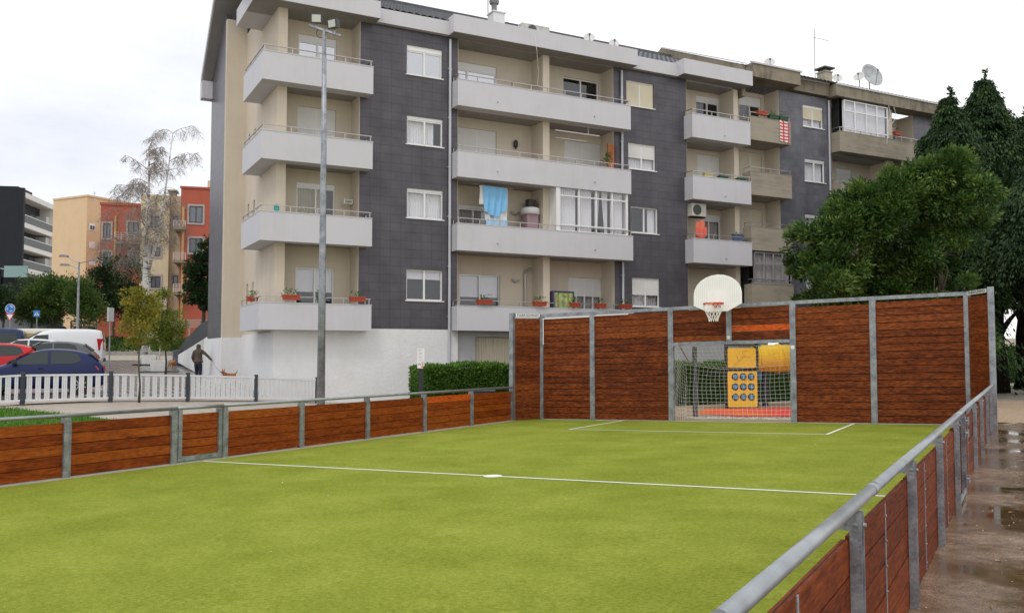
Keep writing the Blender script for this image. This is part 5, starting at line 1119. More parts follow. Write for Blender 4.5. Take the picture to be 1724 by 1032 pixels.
P = np.array([[*cw(a, b), .010] for a, b in zip(ll, tt)]); D = RNG.normal(size=(n, 3)); D[:, 2] *= .1
tag(leaf_obj('fallen_petals', P, D, .016*RNG.uniform(.6, 1.5, n), .7, leaf_mat('petal', (.35, .30, .24), (.55, .5, .42), (.7, .66, .58), .6, .1), None, None, np.tile([[0, 0, 1.]], (n, 1))), kind='stuff')
n = 130; tt = RNG.uniform(-2, 25, n); ll = RNG.uniform(LL+.2, -1, n)
P = np.array([[*cw(a, b), zc(a)+.012] for a, b in zip(ll, tt)]); D = RNG.normal(size=(n, 3)); D[:, 2] *= .2
tag(leaf_obj('turf_litter', P, D, .03*RNG.uniform(.5, 1.5, n), .6, MATS['petal'], None, None, np.tile([[0, 0, 1.]], (n, 1))), kind='stuff')
# ---------------------------------------------------------------- white picket fence
PF0 = Vector((-13.7-1.67*3, 25-1.75*3)); PFd = Vector((1.675, 1.75)); nb = 7
pf = spot('picket_fence', 'white picket fence of wide and narrow pales between dark grey posts', 'fence', PF0.x, PF0.y); z00 = gh(PF0.x, PF0.y)
M_PICK = mat('pvc_white', (.70, .71, .72), .45, noise=(3, .05)); M_ANTH = mat('anthracite', (.035, .04, .05), .5)
dn = PFd.normalized(); random.seed(9)
def fz(u): 
    q = PF0+PFd*u; return {0: .46}.get(-1, gh(q.x, q.y))-z00
for k in range(nb+1):
    q = PFd*k; m = MB(); z = fz(k); m.box(q.x-.05, q.x+.05, q.y-.05, q.y+.05, z, z+.92); m.box(q.x-.065, q.x+.065, q.y-.065, q.y+.065, z+.08, z+.13); m.build('post', M_ANTH, pf)
for k in range(nb):
    m = MB(); a = PFd*k+dn*.06; b = PFd*(k+1)-dn*.06; za, zb_ = fz(k)+.02, fz(k+1)+.02
    for h in (.10, .80): m.beam((a.x, a.y, za+h), (b.x, b.y, zb_+h), .045, .055, up=(0, 0, 1))
    L_ = (b-a).length; s = .06
    while s < L_-.06:
        for w, g in (((.04, .010), (.04, .010), (.04, .095)) if k < 5 else ((.04, .010), (.04, .010), (.04, .035))):
            if s > L_-.06: break
            p = a.lerp(b, s/L_); z = za+(zb_-za)*s/L_; m.beam((p.x, p.y, z+.10), (p.x, p.y, z+.79), w, .02, up=(-dn.y, dn.x, 0)); s += w+g
    m.build('fence_panel', M_PICK, pf)
# ---------------------------------------------------------------- floodlight mast
ms = spot('floodlight_mast', 'tall galvanised steel mast with two floodlights on a crossbar in front of the block', 'lamp post', *at(541, 600, 24)[:2]); zt = at(539, 52, 24)[2]-gh(*at(541, 600, 24)[:2])
m = MB(); m.tube([(0, 0, 0), (0, 0, zt*.35), (0, 0, zt*.7), (-.02, 0, zt)], [.115, .095, .075, .055], 14); m.lathe((0, 0, .25), [(.118, 0), (.124, .4), (.118, .41)], 14)
m.build('pole', GALV, ms, smooth=True)
m = MB(); m.beam((-.42, -.05, zt+.12), (.42, .05, zt-.13), .08, .06); m.build('crossbar', GALV, ms)
for sx, sz, az in ((-.23, .22, .1), (.26, .08, -.5)):
    c, s = math.cos(az), math.sin(az); m = MB(); P_ = []
    def R_(x, y, z): return (sx+c*x-s*y, s*x+c*y, zt+sz+.08+z)
    m.hexa([R_(-.16, -.10, -.14), R_(.16, -.10, -.14), R_(.13, .08, -.08), R_(-.13, .08, -.08), R_(-.16, -.14, .13), R_(.16, -.14, .13), R_(.13, .06, .13), R_(-.13, .06, .13)])
    fl = m.build('floodlight', M_ANTH, ms, bevel=.012)
    m = MB(); m.hexa([R_(-.12, -.108, -.10), R_(.12, -.108, -.10), R_(.12, -.10, -.10), R_(-.12, -.10, -.10), R_(-.12, -.142, .09), R_(.12, -.142, .09), R_(.12, -.132, .09), R_(-.12, -.132, .09)]); m.build('lens', mat('lens_pale', (.55, .55, .50), .15), fl)
    m = MB(); m.tube([R_(0, 0, -.12), R_(0, 0, -.26)], .02, 6); m.build('clamp', M_STEEL, fl)
m = MB(); m.tube([(-.2, 0, zt+.05), (-.24, 0, zt-.1), (-.16, 0, zt-.2), (-.03, 0, zt-.2)], .01, 5); m.build('cable', M_BLACK, ms)
# ---------------------------------------------------------------- info sign and dark box
p = at(709, 600, 29.5); st = spot('info_sign', 'narrow white notice panel on a black post in front of the white plinth', 'sign', p[0], 29.5); z0 = st.location.z
m = MB(); za, zb_ = at(709, 620, 29.5)[2]-z0, at(709, 586, 29.5)[2]-z0
m.box(-.07, .07, -.04, .04, -.1, za+.15); m.build('post', M_BLACK, st)
m = MB(); m.prism([(-.09, za), (.06, za), (.12, za+.1), (.12, zb_), (-.12, zb_), (-.12, za)], 'y', -.07, -.045); sp = m.build('panel', M_WHITE, st)
m = MB()
for k, (w, x) in enumerate([(.14, -.09), (.08, -.09), (0, 0), (.12, -.07), (.10, -.07), (0, 0), (.12, -.07), (.09, -.07), (0, 0), (.12, -.07)]):
    if w: m.box(x, x+w, -.0725, -.0705, zb_-.06-.038*k, zb_-.05-.038*k)
m.build('text_lines', mat('ink_grey', (.25, .25, .25), .7), sp)
m = MB(); m.box(.02, .09, -.0725, -.0705, za+.03, za+.08); m.build('red_emblem', mat('ink_red', (.6, .06, .04), .6), sp)
m = MB()
for x, h in ((-.08, .06), (-.05, .09), (-.02, .05), (.03, .10), (.06, .13)): m.box(x, x+.022, -.0725, -.0705, za+.10, za+.10+h)
m.build('small_pictures', mat('ink_ochre', (.45, .28, .16), .6, noise=(30, .6)), sp)
p = at(816, 640, 29.3); m = MB(); z0 = gh(p[0], 29.3); m.box(p[0]-.32, p[0]+.32, 29.05, 29.6, z0, z0+.93); m.box(p[0]-.36, p[0]+.36, 29.0, 29.65, z0+.93, z0+.99)
solo(m, 'litter_bin', mat('bin_slate', (.06, .07, .085), .55), 'dark slate grey box bin before the hedge behind the orange plank', 'litter bin', (p[0], 29.3, z0), FW, bevel=.02)
# ---------------------------------------------------------------- play structure behind the goal
pv = at(1250, 680, 33.6); PXX, PYY = pv[0], 33.6
ps = spot('play_structure', 'yellow play structure with nine blue spinners and a yellow tunnel behind the goal', 'playground', PXX, PYY, math.radians(6)); g0 = ps.location.z
k_ = PYY/F; Wp = 24.5*k_; zl = lambda py: at(1250, py, PYY)[2]-g0
M_YEL = mat('yellow_plastic', (.93, .56, .015), .4, noise=(1.5, .06)); M_PBL = mat('play_blue', (.06, .22, .42), .45)
def rrect(x0, x1, z0, z1, r=.05, arch=0):
    pts = []
    for cx_, cz_, a0 in ((x1-r, z0+r, -90), (x1-r, z1-r, 0), (x0+r, z1-r, 90), (x0+r, z0+r, 180)):
        for k in range(5): a = math.radians(a0+22.5*k); pts.append((cx_+r*math.cos(a), cz_+r*math.sin(a)+(arch if cz_ > (z0+z1)/2 and abs(cx_) < Wp else 0)*0))
    return pts
m = MB(); m.prism(rrect(-Wp, Wp*.98, zl(619), zl(586)), 'y', -.03, .02); up_ = m.build('upper_panel', M_YEL, ps)
m = MB()
for a, b in (((-.35, zl(616)), (.05, zl(598))), ((-.28, zl(617)), (.16, zl(597))), ((.05, zl(598)), (.0, zl(592))), ((.0, zl(592)), (.2, zl(590))), ((.1, zl(600)), (.33, zl(602))), ((-.15, zl(606)), (-.22, zl(597)))): m.tube([(a[0], -.032, a[1]), (b[0], -.032, b[1])], .008, 5)
m.build('groove_drawing', mat('groove_brown', (.45, .26, .02), .6), up_)
m = MB(); m.prism(rrect(-Wp-.02, Wp+.02, zl(685), zl(625), .07), 'y', -.05, 0); lpn = m.build('lower_panel', M_YEL, ps)
xs_ = [-.29, .02, .33]; ys_ = [634, 651, 668]
for x in xs_:
    for y in ys_: m = MB(); m.lathe((x, -.05, zl(y)), [(.135, 0), (.135, -.008), (.11, -.009)], 18, 'y'); m.build('spinner_hole', M_BLACK, lpn)
for x in xs_:
    for y in ys_:
        m = MB(); m.lathe((x, -.06, zl(y)), [(.10, 0), (.10, -.04), (.06, -.055), (0, -.055)], 14, 'y'); sp_ = m.build('spinner', M_PBL, lpn)
        m = MB(); m.prism([(x-.05, zl(y)-.05), (x+.05, zl(y)-.05), (x, zl(y)+.06)], 'y', -.122, -.116); m.build('spinner_mark', mat('spinner_pale', (.25, .42, .55), .5), lpn)
m = MB()
for x in (-Wp-.02, Wp+.04): m.box(x-.06, x+.06, .03, .15, 0, zl(560))
m.box(-Wp, Wp, .05, .12, zl(623)-.05, zl(623)+.06); m.box(-Wp, Wp, .05, .12, zl(582)-.04, zl(582)+.06); m.build('frame_posts', mat('play_dark', (.025, .03, .035), .5), ps)
m = MB(); m.box(Wp+.10, Wp+.30, .25, .45, zl(640), zl(560)); m.build('blue_post', M_PBL, ps)
m = MB(); m.box(Wp+.42, Wp+.60, .35, .5, 0, zl(620)); m.box(-.9, 2.2, .6, 1.7, zl(640)+.2, zl(640)+.3); m.build('platform', MATS['play_dark'], ps)
m = MB(); zc_ = zl(603.5); rt = 24*k_; X0 = Wp+.13
m.lathe((X0, .5, zc_), [(rt*.93, -.02), (rt*1.05, 0), (rt*1.05, .05), (rt*.97, .1), (rt*.97, .85), (rt*1.05, .88), (rt*1.05, .97), (rt*.97, 1.0), (rt*.97, 2.1), (rt*.8, 2.1)], 32, 'x'); m.build('tunnel', M_YEL, ps, smooth=False)
# ---------------------------------------------------------------- planters, bins, poles on the plaza
def planter(px, py, Y, w, h, label):
    p = at(px, py, Y); t = spot('planter', label, 'planter', p[0], Y, .3, 'white planters on the plaza'); m = MB()
    m.hexa([(-w*.42, -w*.42, 0), (w*.42, -w*.42, 0), (w*.42, w*.42, 0), (-w*.42, w*.42, 0), (-w/2, -w/2, h), (w/2, -w/2, h), (w/2, w/2, h), (-w/2, w/2, h)]); m.build('tub', mat('planter_cream', (.80, .79, .75), .7, noise=(4, .1)), t, bevel=.02)
    m = MB(); m.box(-w*.44, w*.44, -w*.44, w*.44, h, h+.01); m.build('soil', BARKD, t)
    m = MB(); m.box(-w*1.0, w*1.1, -w*1.0, w*.9, .008, .05); m.build('base_border', mat('pit_dark', (.04, .04, .04), .8), t)
    m = MB(); m.tube([(0, 0, h), (.05, 0, h+1.2), (.0, .05, h+2.6)], [.05, .045, .03], 6); m.build('stem', birch_bark(), t)
    P, D, tn, q = crown_pts([(0, 0, h+2.6, .9, .9, 1.1)], 24, 900, .4); leaf_obj('leaves', P, D, .13*RNG.uniform(.6, 1.3, 900), .5, L_YG, t, tn)
planter(268, 627, 53, 1.0, .72, 'nearer white square planter with a thin birch on the paved plaza'); planter(251, 613, 61, 1.0, .66, 'farther white square planter on the paved plaza, behind the nearer one')
p = at(302, 600, 60); m = MB(); zz = gh(p[0], 60); m.lathe((p[0], 60, zz), [(.38, 0), (.42, .1), (.42, 1.0), (.36, 1.06)], 16); solo(m, 'litter_bin', MATS['bin_slate'], 'dark round litter bin at the top of the plaza by the white wall', 'litter bin', (p[0], 60, zz), FW)
def pole_sign_edge():
    p = at(183, 640, 41); t = spot('sign_post', 'grey post with a sign seen edge on, between the cars and the young trees', 'sign', p[0], 41); z = t.location.z
    m = MB(); m.tube([(0, 0, 0), (0, 0, at(183, 520, 41)[2]-z)], .035, 8); m.build('pole', GALV, t); m = MB(); m.box(-.02, .05, -.28, .28, at(183, 541, 41)[2]-z, at(183, 518, 41)[2]-z); m.build('plate', mat('sign_back', (.5, .5, .5), .5), t)
pole_sign_edge()
M_SB = mat('sign_blue', (.02, .17, .55), .4)
p = at(16, 560, 58); t = spot('traffic_sign', 'round blue roundabout sign above a triangular give way sign at the left edge', 'traffic sign', p[0], 58); z = t.location.z; s_ = 58/F
m = MB(); m.tube([(0, .03, 0), (0, .03, at(16, 512, 58)[2]-z)], .035, 8); m.build('pole', GALV, t)
zc1 = at(16, 520, 58)[2]-z; m = MB(); m.lathe((0, 0, zc1), [(8*s_, 0), (8*s_, -.02)], 24, 'y'); d1 = m.build('round_plate', M_SB, t)
m = MB(); m.lathe((0, 0, zc1), [(8.3*s_, .002), (8.3*s_, -.015), (7.5*s_, -.015)], 24, 'y') if False else m.tube([(8*s_*math.cos(a*math.pi/12), -.015, zc1+8*s_*math.sin(a*math.pi/12)) for a in range(25)], .018, 5, False)
for k in range(3):
    a0 = k*2.094+.4; r = 4.3*s_; m.tube([(r*math.cos(a0+j*.22), -.03, zc1+r*math.sin(a0+j*.22)) for j in range(6)], .03, 4)
    a1 = a0+1.25; cx_, cz_ = r*math.cos(a1), r*math.sin(a1); tx, tz = -math.sin(a1), math.cos(a1); nx_, nz_ = math.cos(a1), math.sin(a1)
    m.add([(cx_+nx_*.09, -.035, cz_+nz_*.09), (cx_-nx_*.09, -.035, cz_-nz_*.09), (cx_+tx*.13, -.035, cz_+tz*.13)], [(0, 1, 2)])
m.build('white_arrows', M_WHITE, d1)
zc2 = at(16, 534.5, 58)[2]-z; w = 7.6*s_; h = 13.5*s_
m = MB(); m.prism([(-w, zc2+h*.5), (w, zc2+h*.5), (0, zc2-h*.5)], 'y', -.02, 0); d2 = m.build('triangle_plate', mat('sign_red', (.62, .05, .05), .4), t)
m = MB(); m.prism([(-w*.68, zc2+h*.36), (w*.68, zc2+h*.36), (0, zc2-h*.28)], 'y', -.026, -.021); m.build('white_triangle', M_WHITE, d2)
p = at(61, 560, 62); t = spot('traffic_sign', 'square blue pedestrian crossing sign with a white triangle', 'traffic sign', p[0], 62); z = t.location.z; s_ = 62/F; zc1 = at(61, 528, 62)[2]-z; w = 5.4*s_
m = MB(); m.tube([(0, .03, 0), (0, .03, zc1)], .03, 8); m.build('pole', GALV, t)
m = MB(); m.box(-w, w, -.02, 0, zc1-w, zc1+w); d1 = m.build('square_plate', M_SB, t)
m = MB(); m.prism([(-w*.75, zc1-w*.6), (w*.75, zc1-w*.6), (0, zc1+w*.75)], 'y', -.026, -.021); tr_ = m.build('white_triangle', M_WHITE, d1)
m = MB(); m.tube([(-.06, -.03, zc1-w*.5), (0, -.03, zc1-.02)], .02, 4); m.tube([(.07, -.03, zc1-w*.5), (0, -.03, zc1-.02)], .02, 4); m.tube([(0, -.03, zc1-.03), (.01, -.03, zc1+.10)], .025, 4); m.lathe((.01, -.03, zc1+.14), [(.0, -.02), (.025, 0), (0, .02)], 6); m.build('walking_figure', M_BLACK, d1)
# double street lamp
p = at(129, 600, 66); t = spot('street_lamp', 'double armed grey street lamp beside the bushy trees', 'street lamp', p[0], 66); z = t.location.z; zt_ = at(129, 441, 66)[2]-z; s_ = 66/F
m = MB(); m.tube([(0, 0, 0), (0, 0, zt_)], [.12, .06], 10); m.build('pole', GALV, t)
for dx, dz, lx in ((-26, 10, -1), (26, 3, 1), (-24, -5, -1)):
    q = (dx*s_, 0, zt_+dz*s_); m = MB(); m.tube([(0, 0, zt_-(.1 if dz > 0 else .5)), (dx*s_*.75, 0, zt_+dz*s_*.8), (dx*s_*.85, 0, q[2])], .035, 6); ar = m.build('arm', GALV, t)
    m = MB(); m.hexa([(q[0]-.35, -.15, q[2]-.06), (q[0]+.35, -.15, q[2]-.06), (q[0]+.35, .15, q[2]-.06), (q[0]-.35, .15, q[2]-.06), (q[0]-.22, -.1, q[2]+.1), (q[0]+.3, -.1, q[2]+.06), (q[0]+.3, .1, q[2]+.06), (q[0]-.22, .1, q[2]+.1)]); m.build('lamp_head', mat('lamp_grey', (.16, .17, .18), .5), ar)
# ---------------------------------------------------------------- cars
M_GLC = mat('car_glass', (.022, .032, .034), .05, spec=.5); M_TYRE = mat('tyre', (.018, .018, .018), .8); M_RIM = mat('rim', (.42, .43, .44), .35, .7); M_BUMP = mat('black_trim', (.02, .02, .022), .6)
M_LRED = mat('tail_red', (.55, .02, .02), .2); M_LWH = mat('head_light', (.7, .72, .72), .1)
HATCH = dict(L=3.84, W=.83, wb=(1.24, -1.20), wr=.30, st=[(1.92, .30, .50, .56, .62), (1.86, .20, .60, .66, .74), (1.55, .18, .72, .78, .80), (1.05, .18, .84, .90, .83), (.86, .18, .88, .95, .83), (.55, .18, .90, 1.14, .83), (.10, .18, .92, 1.385, .83), (-.35, .18, .93, 1.43, .83), (-.85, .18, .94, 1.415, .83), (-1.35, .18, .96, 1.33, .83), (-1.55, .20, .97, 1.20, .82), (-1.76, .22, .97, 1.00, .80), (-1.88, .26, .86, .90, .74), (-1.92, .34, .6, .66, .62)], tw=.60,
             win=[[(.70, .94), (-.28, .95), (-.28, 1.34), (.16, 1.32)], [(-.36, .95), (-1.00, .97), (-1.22, 1.06), (-1.12, 1.26), (-.86, 1.34), (-.36, 1.35)]], ws=((.84, .98), (.16, 1.36)), rw=((-1.40, 1.31), (-1.72, 1.03)))
WAGON = dict(L=4.3, W=.86, wb=(1.35, -1.30), wr=.31, st=[(2.15, .30, .52, .58, .64), (2.08, .2, .66, .72, .78), (1.7, .18, .80, .86, .84), (1.15, .18, .90, .96, .86), (.9, .18, .94, 1.05, .86), (.45, .18, .96, 1.32, .86), (.05, .18, .98, 1.47, .86), (-.6, .18, 1.0, 1.50, .86), (-1.3, .18, 1.02, 1.44, .86), (-1.85, .2, 1.03, 1.24, .83), (-2.05, .24, 1.0, 1.05, .78), (-2.15, .34, .64, .7, .66)], tw=.62,
             win=[[(.78, .99), (-.30, 1.0), (-.30, 1.42), (.15, 1.40)], [(-.38, 1.0), (-1.45, 1.04), (-1.25, 1.38), (-.38, 1.43)]], ws=((.95, 1.05), (.12, 1.44)), rw=((-1.45, 1.40), (-1.95, 1.12)))
VAN = dict(L=4.35, W=.90, wb=(1.38, -1.32), wr=.32, st=[(2.17, .30, .60, .66, .68), (2.08, .22, .78, .84, .82), (1.65, .2, .98, 1.06, .88), (1.3, .2, 1.05, 1.18, .90), (.75, .2, 1.08, 1.62, .90), (.35, .2, 1.10, 1.80, .90), (-.4, .2, 1.12, 1.86, .90), (-1.6, .2, 1.12, 1.86, .90), (-2.02, .2, 1.12, 1.82, .90), (-2.14, .24, 1.10, 1.60, .88), (-2.18, .34, .8, .86, .82)], tw=.76,
           win=[[(1.12, 1.12), (.20, 1.12), (.20, 1.58), (.72, 1.55)]], ws=((1.30, 1.20), (.55, 1.72)), rw=((-2.05, 1.70), (-2.16, 1.25)))
BUS = dict(L=4.6, W=.92, wb=(1.45, -1.40), wr=.32, st=[(2.3, .32, .8, .86, .80), (2.26, .24, 1.0, 1.1, .88), (2.1, .22, 1.1, 1.35, .91), (1.75, .22, 1.12, 1.86, .92), (1.2, .22, 1.14, 1.95, .92), (-1.6, .22, 1.14, 1.97, .92), (-2.1, .22, 1.14, 1.92, .92), (-2.26, .26, 1.12, 1.6, .9), (-2.3, .34, .8, .9, .84)], tw=.80,
           win=[[(1.72, 1.2), (.75, 1.2), (.75, 1.70), (1.62, 1.70)], [(.65, 1.2), (-.55, 1.2), (-.55, 1.70), (.65, 1.70)], [(-.65, 1.2), (-1.9, 1.2), (-1.9, 1.70), (-.65, 1.70)]], ws=((2.16, 1.3), (1.80, 1.80)), rw=((-2.12, 1.82), (-2.26, 1.3)))
def car(spec, name, label, X, Y, head, paint, z=None, group='cars parked beyond the picket fence', sc=1, winm=None, side_only=False):
    t = spot(name, label, 'van' if spec in (VAN, BUS) else 'car', X, Y, head, group, z); t.scale = (sc, sc, sc); S = spec
    m = MB(); rings = []
    for x, zb, zbelt, ztop, hw in S['st']:
        hasroof = ztop-zbelt > .12; f = min(1, (ztop-zbelt)/.42); yt = hw*(.93-.0*f) if not hasroof else hw+(S['tw']-hw)*f
        rings.append([(x, 0, zb), (x, hw*.88, zb), (x, hw*.99, zb+.14), (x, hw, (zb+zbelt)/2+.03), (x, hw*.975, zbelt-.03), (x, hw*.955, zbelt+.0), (x, yt, ztop-.035), (x, yt*.86, ztop), (x, 0, ztop+.025)])
    full = [r+[(x, -y, z_) for x, y, z_ in r[-2:0:-1]] for r in rings]
    n = len(full[0]); vs = [p for r in full for p in r]; fs = []
    for i in range(len(full)-1):
        for k in range(n): fs.append((i*n+k, (i+1)*n+k, (i+1)*n+(k+1) % n, i*n+(k+1) % n))
    fs += [tuple(range(n)), tuple((len(full)-1)*n+k for k in range(n))[::-1]]; m.add(vs, fs); bo = m.build('body', paint, t, smooth=True)
    sb = bo.modifiers.new('s', 'SUBSURF'); sb.levels = sb.render_levels = 1
    def yat(x, z_):     # side surface half-width at x, z
        st = S['st']
        for a, b in zip(st, st[1:]):
            if a[0] >= x >= b[0]:
                u = (a[0]-x)/(a[0]-b[0]); zbelt = a[2]+(b[2]-a[2])*u; ztop = a[3]+(b[3]-a[3])*u; hw = a[4]+(b[4]-a[4])*u; f = min(1, (ztop-zbelt)/.42); yt = hw+(S['tw']-hw)*f
                if ztop-zbelt < .12: yt = hw*.93
                q = max(0, min(1, (z_-zbelt)/max(.05, ztop-.035-zbelt))); return hw*.955+(yt-hw*.955)*q
        return S['W']*.9
    for sg in (-1, 1):
        for w in S['win']:
            m = MB(); P_ = [(x, sg*(yat(x, z_)+.012), z_) for x, z_ in w]; Q_ = [(x, sg*(yat(x, z_)-.03), z_) for x, z_ in w]; k = len(w)
            m.add(P_+Q_, [tuple(range(k)) if sg < 0 else tuple(range(k))[::-1]]+[(i, (i+1) % k, k+(i+1) % k, k+i) for i in range(k)]); m.build('side_window', winm or M_GLC, t)
    for nm, ((xa, za_), (xb, zb2)) in (('windscreen', S['ws']), ('rear_window', S['rw'])):
        m = MB(); e = .05 if xa > 0 and nm == 'windscreen' else -.05; ya, yb = yat(xa, za_)*.93, yat(xb, zb2)*.90
        if nm == 'rear_window': ya, yb = yat(xa, za_)*.90, yat(xb, zb2)*.86
        m.grid([[(xa+e*(1-abs(s)**2*.5), ya*s, za_+.025) for s in (-1, -.5, 0, .5, 1)], [(xb+e*(1-abs(s)**2*.5), yb*s, zb2+.03) for s in (-1, -.5, 0, .5, 1)]]); o = m.build(nm, M_GLC, t, smooth=True)
    for wx in S['wb']:
        for sg in (-1, 1):
            y = sg*S['W']; r = S['wr']; m = MB(); m.lathe((wx, y-sg*.015, r+.01), [(r+.055, -.12), (r+.055, .0 if sg > 0 else -.0), (r*.3, 0)] if sg > 0 else [(r+.055, .12), (r+.055, 0), (r*.3, 0)], 24, 'y'); m.build('wheel_arch', M_BUMP, t)
            m = MB(); m.lathe((wx, y-sg*.09, r), [(r*.66, -.10), (r*.94, -.10), (r, -.06), (r, .09), (r*.95, .115), (r*.66, .11)], 24, 'y'); wh = m.build('wheel', M_TYRE, t, smooth=False)
            m = MB(); m.lathe((wx, y+sg*.005, r), [(r*.66, 0), (r*.60, .012*sg), (r*.56, 0), (r*.2, .0), (r*.16, .03*sg), (0, .03*sg)], 20, 'y')
            for k in range(7): a = k*.8976; m.beam((wx, y+sg*.02, r), (wx+r*.62*math.cos(a), y+sg*.02, r+r*.62*math.sin(a)), .03, .05, up=(0, 1, 0))
            m.build('rim', M_RIM, wh)
    x1 = S['st'][0][0]; x2 = S['st'][-1][0]; zl_ = S['st'][-2][2]
    for sg in (-1, 1):
        m = MB(); hw = S['st'][-2][4]; zz0 = (.74 if spec is HATCH else .82) if spec not in (VAN, BUS) else .85; hh = .16 if spec not in (VAN, BUS) else .55
        m.hexa([(x2+.22, sg*(hw+.075), zz0+.02), (x2-.02, sg*(hw-.16), zz0), (x2+.03, sg*(hw-.20), zz0), (x2+.24, sg*(hw-.05), zz0), (x2+.30, sg*(hw+.065), zz0+hh), (x2+.03, sg*(hw-.12), zz0+hh), (x2+.07, sg*(hw-.2), zz0+hh), (x2+.3, sg*(hw-.05), zz0+hh)]); m.build('tail_light', M_LRED, t)
        m = MB(); m.hexa([(x1-.30, sg*.77, .62), (x1-.03, sg*.45, .60), (x1-.15, sg*.45, .58), (x1-.35, sg*.65, .6), (x1-.42, sg*.79, .76), (x1-.12, sg*.50, .71), (x1-.2, sg*.45, .7), (x1-.45, sg*.65, .72)]); m.build('headlight', M_LWH, t)
        m = MB(); c = Vector((S['ws'][0][0]-.22, sg*(S['W']+.10), S['ws'][0][1]+.04)); m.hexa([tuple(c+Vector(v)) for v in ((-.06, -.10, -.05), (.08, -.10, -.05), (.08, .10, -.05), (-.06, .10, -.05), (-.05, -.09, .09), (.05, -.09, .09), (.05, .09, .09), (-.05, .09, .09))]); m.build('mirror', M_BUMP, t, bevel=.02)
        m = MB(); m.box(-1.0, .9, *sorted((sg*(S['W']-.01), sg*(S['W']+.012))), .50, .53); m.build('side_strip', M_BUMP, t)
        m = MB(); hx = S['win'][0][1][0]+.12; m.box(hx, hx+.14, *sorted((sg*(S['W']-.02), sg*(S['W']+.02))), S['win'][0][0][1]-.13, S['win'][0][0][1]-.10); m.build('door_handle', paint, t)
    m = MB(); m.box(x2-.02, x2+.1, -.6, .6, .30, .48); m.build('rear_bumper', M_BUMP, t); m = MB(); m.box(x1-.1, x1+.01, -.55, .55, .28, .42); m.build('grille', M_BUMP, t)
    return t
def paint(n, c): return mat(n, c, .3, .0, spec=.3, coat=.15)
CG = math.radians
def park(spec, name, label, px, Y, head, pt, dx=0, sc=1, **k):
    p = at(px, 600, Y); return car(spec, name, label, p[0]+dx, Y, CG(head), pt, None, sc=sc, **k)
park(HATCH, 'hatchback_car', 'dark blue three door hatchback parked side on behind the picket fence', 66, 28.9, 205, paint('paint_blue', (.004, .011, .072)), sc=1.02)
park(HATCH, 'hatchback_car', 'bright red hatchback cut off by the left edge behind the dark blue car', -18, 35.5, 202, paint('paint_red', (.52, .012, .015)), sc=1.06)
park(HATCH, 'hatchback_car', 'dark grey car roof showing between the dark blue car and the white van', 78, 38.0, 200, paint('paint_grey', (.10, .105, .11)), sc=1.05)
park(WAGON, 'estate_car', 'white car roof behind the bright red car', 38, 43.0, 200, paint('paint_white', (.66, .67, .68)))
park(VAN, 'delivery_van', 'white delivery van with its rear to the plaza behind the blue car', 92, 45.6, 201, paint('paint_white2', (.74, .75, .76)), sc=1.07)
park(BUS, 'camper_van', 'cream camper van with yellowish windows behind the white delivery van', 56, 53.0, 203, paint('paint_cream', (.62, .60, .52)), sc=1.08, winm=mat('yellow_curtain_glass', (.42, .30, .12), .2))
park(BUS, 'camper_van', 'dark blue van cut off by the left edge', -38, 51, 203, paint('paint_navy', (.015, .03, .09)), sc=1.08)
park(BUS, 'camper_van', 'green van roof showing above the white delivery van', 84, 63, 203, paint('paint_green', (.02, .30, .12)), sc=1.02)
park(WAGON, 'estate_car', 'black car seen from behind with orange red tail lamps under the trees', 93, 73.5, 118, paint('paint_black', (.015, .015, .018)), sc=1.1)
park(WAGON, 'estate_car', 'black car in shade beside the brown slatted fence', 138, 73.2, 125, paint('paint_black', (.015, .015, .018)), sc=1.1)
park(HATCH, 'hatchback_car', 'small silver car below the blue crossing sign', 66, 71, 150, paint('paint_silver', (.45, .46, .47)), sc=.9)
park(HATCH, 'hatchback_car', 'dark red distant car just right of the give way sign', 30, 71.5, 190, paint('paint_wine', (.10, .015, .015)), sc=.9)
# ---------------------------------------------------------------- person with a dog, second dog
M_COAT = mat('coat_brown', (.085, .065, .048), .9, noise=(12, .25), bump=(20, .6)); M_TROU = mat('trousers_navy', (.012, .016, .030), .85); M_SKIN = mat('skin', (.45, .27, .19), .6); M_SHOE = mat('shoe_dark', (.03, .025, .02), .6)
def skin_obj(name, joints, edges, mt, parent, root=0, sub=2):
    me = bpy.data.meshes.new(name); me.from_pydata([j[0] for j in joints], edges, []); me.update(); o = bpy.data.objects.new(name, me); COL.objects.link(o); o.parent = parent; me.materials.append(mt)
    sk = o.modifiers.new('skin', 'SKIN'); me.skin_vertices
    if not me.skin_vertices: me.attributes.new
    for i, j in enumerate(joints):
        r = j[1]; sv = me.skin_vertices[0].data[i]; sv.radius = (r, r) if not isinstance(r, tuple) else r; sv.use_root = (i == root)
    sk.use_smooth_shade = True; s = o.modifiers.new('sub', 'SUBSURF'); s.levels = s.render_levels = sub
    dg = bpy.context.evaluated_depsgraph_get(); me2 = bpy.data.meshes.new_from_object(o.evaluated_get(dg)); nm = o.name; bpy.data.objects.remove(o)
    o = bpy.data.objects.new(name, me2); COL.objects.link(o); o.parent = parent; ORG[o.name] = (0, 0, 0); return o
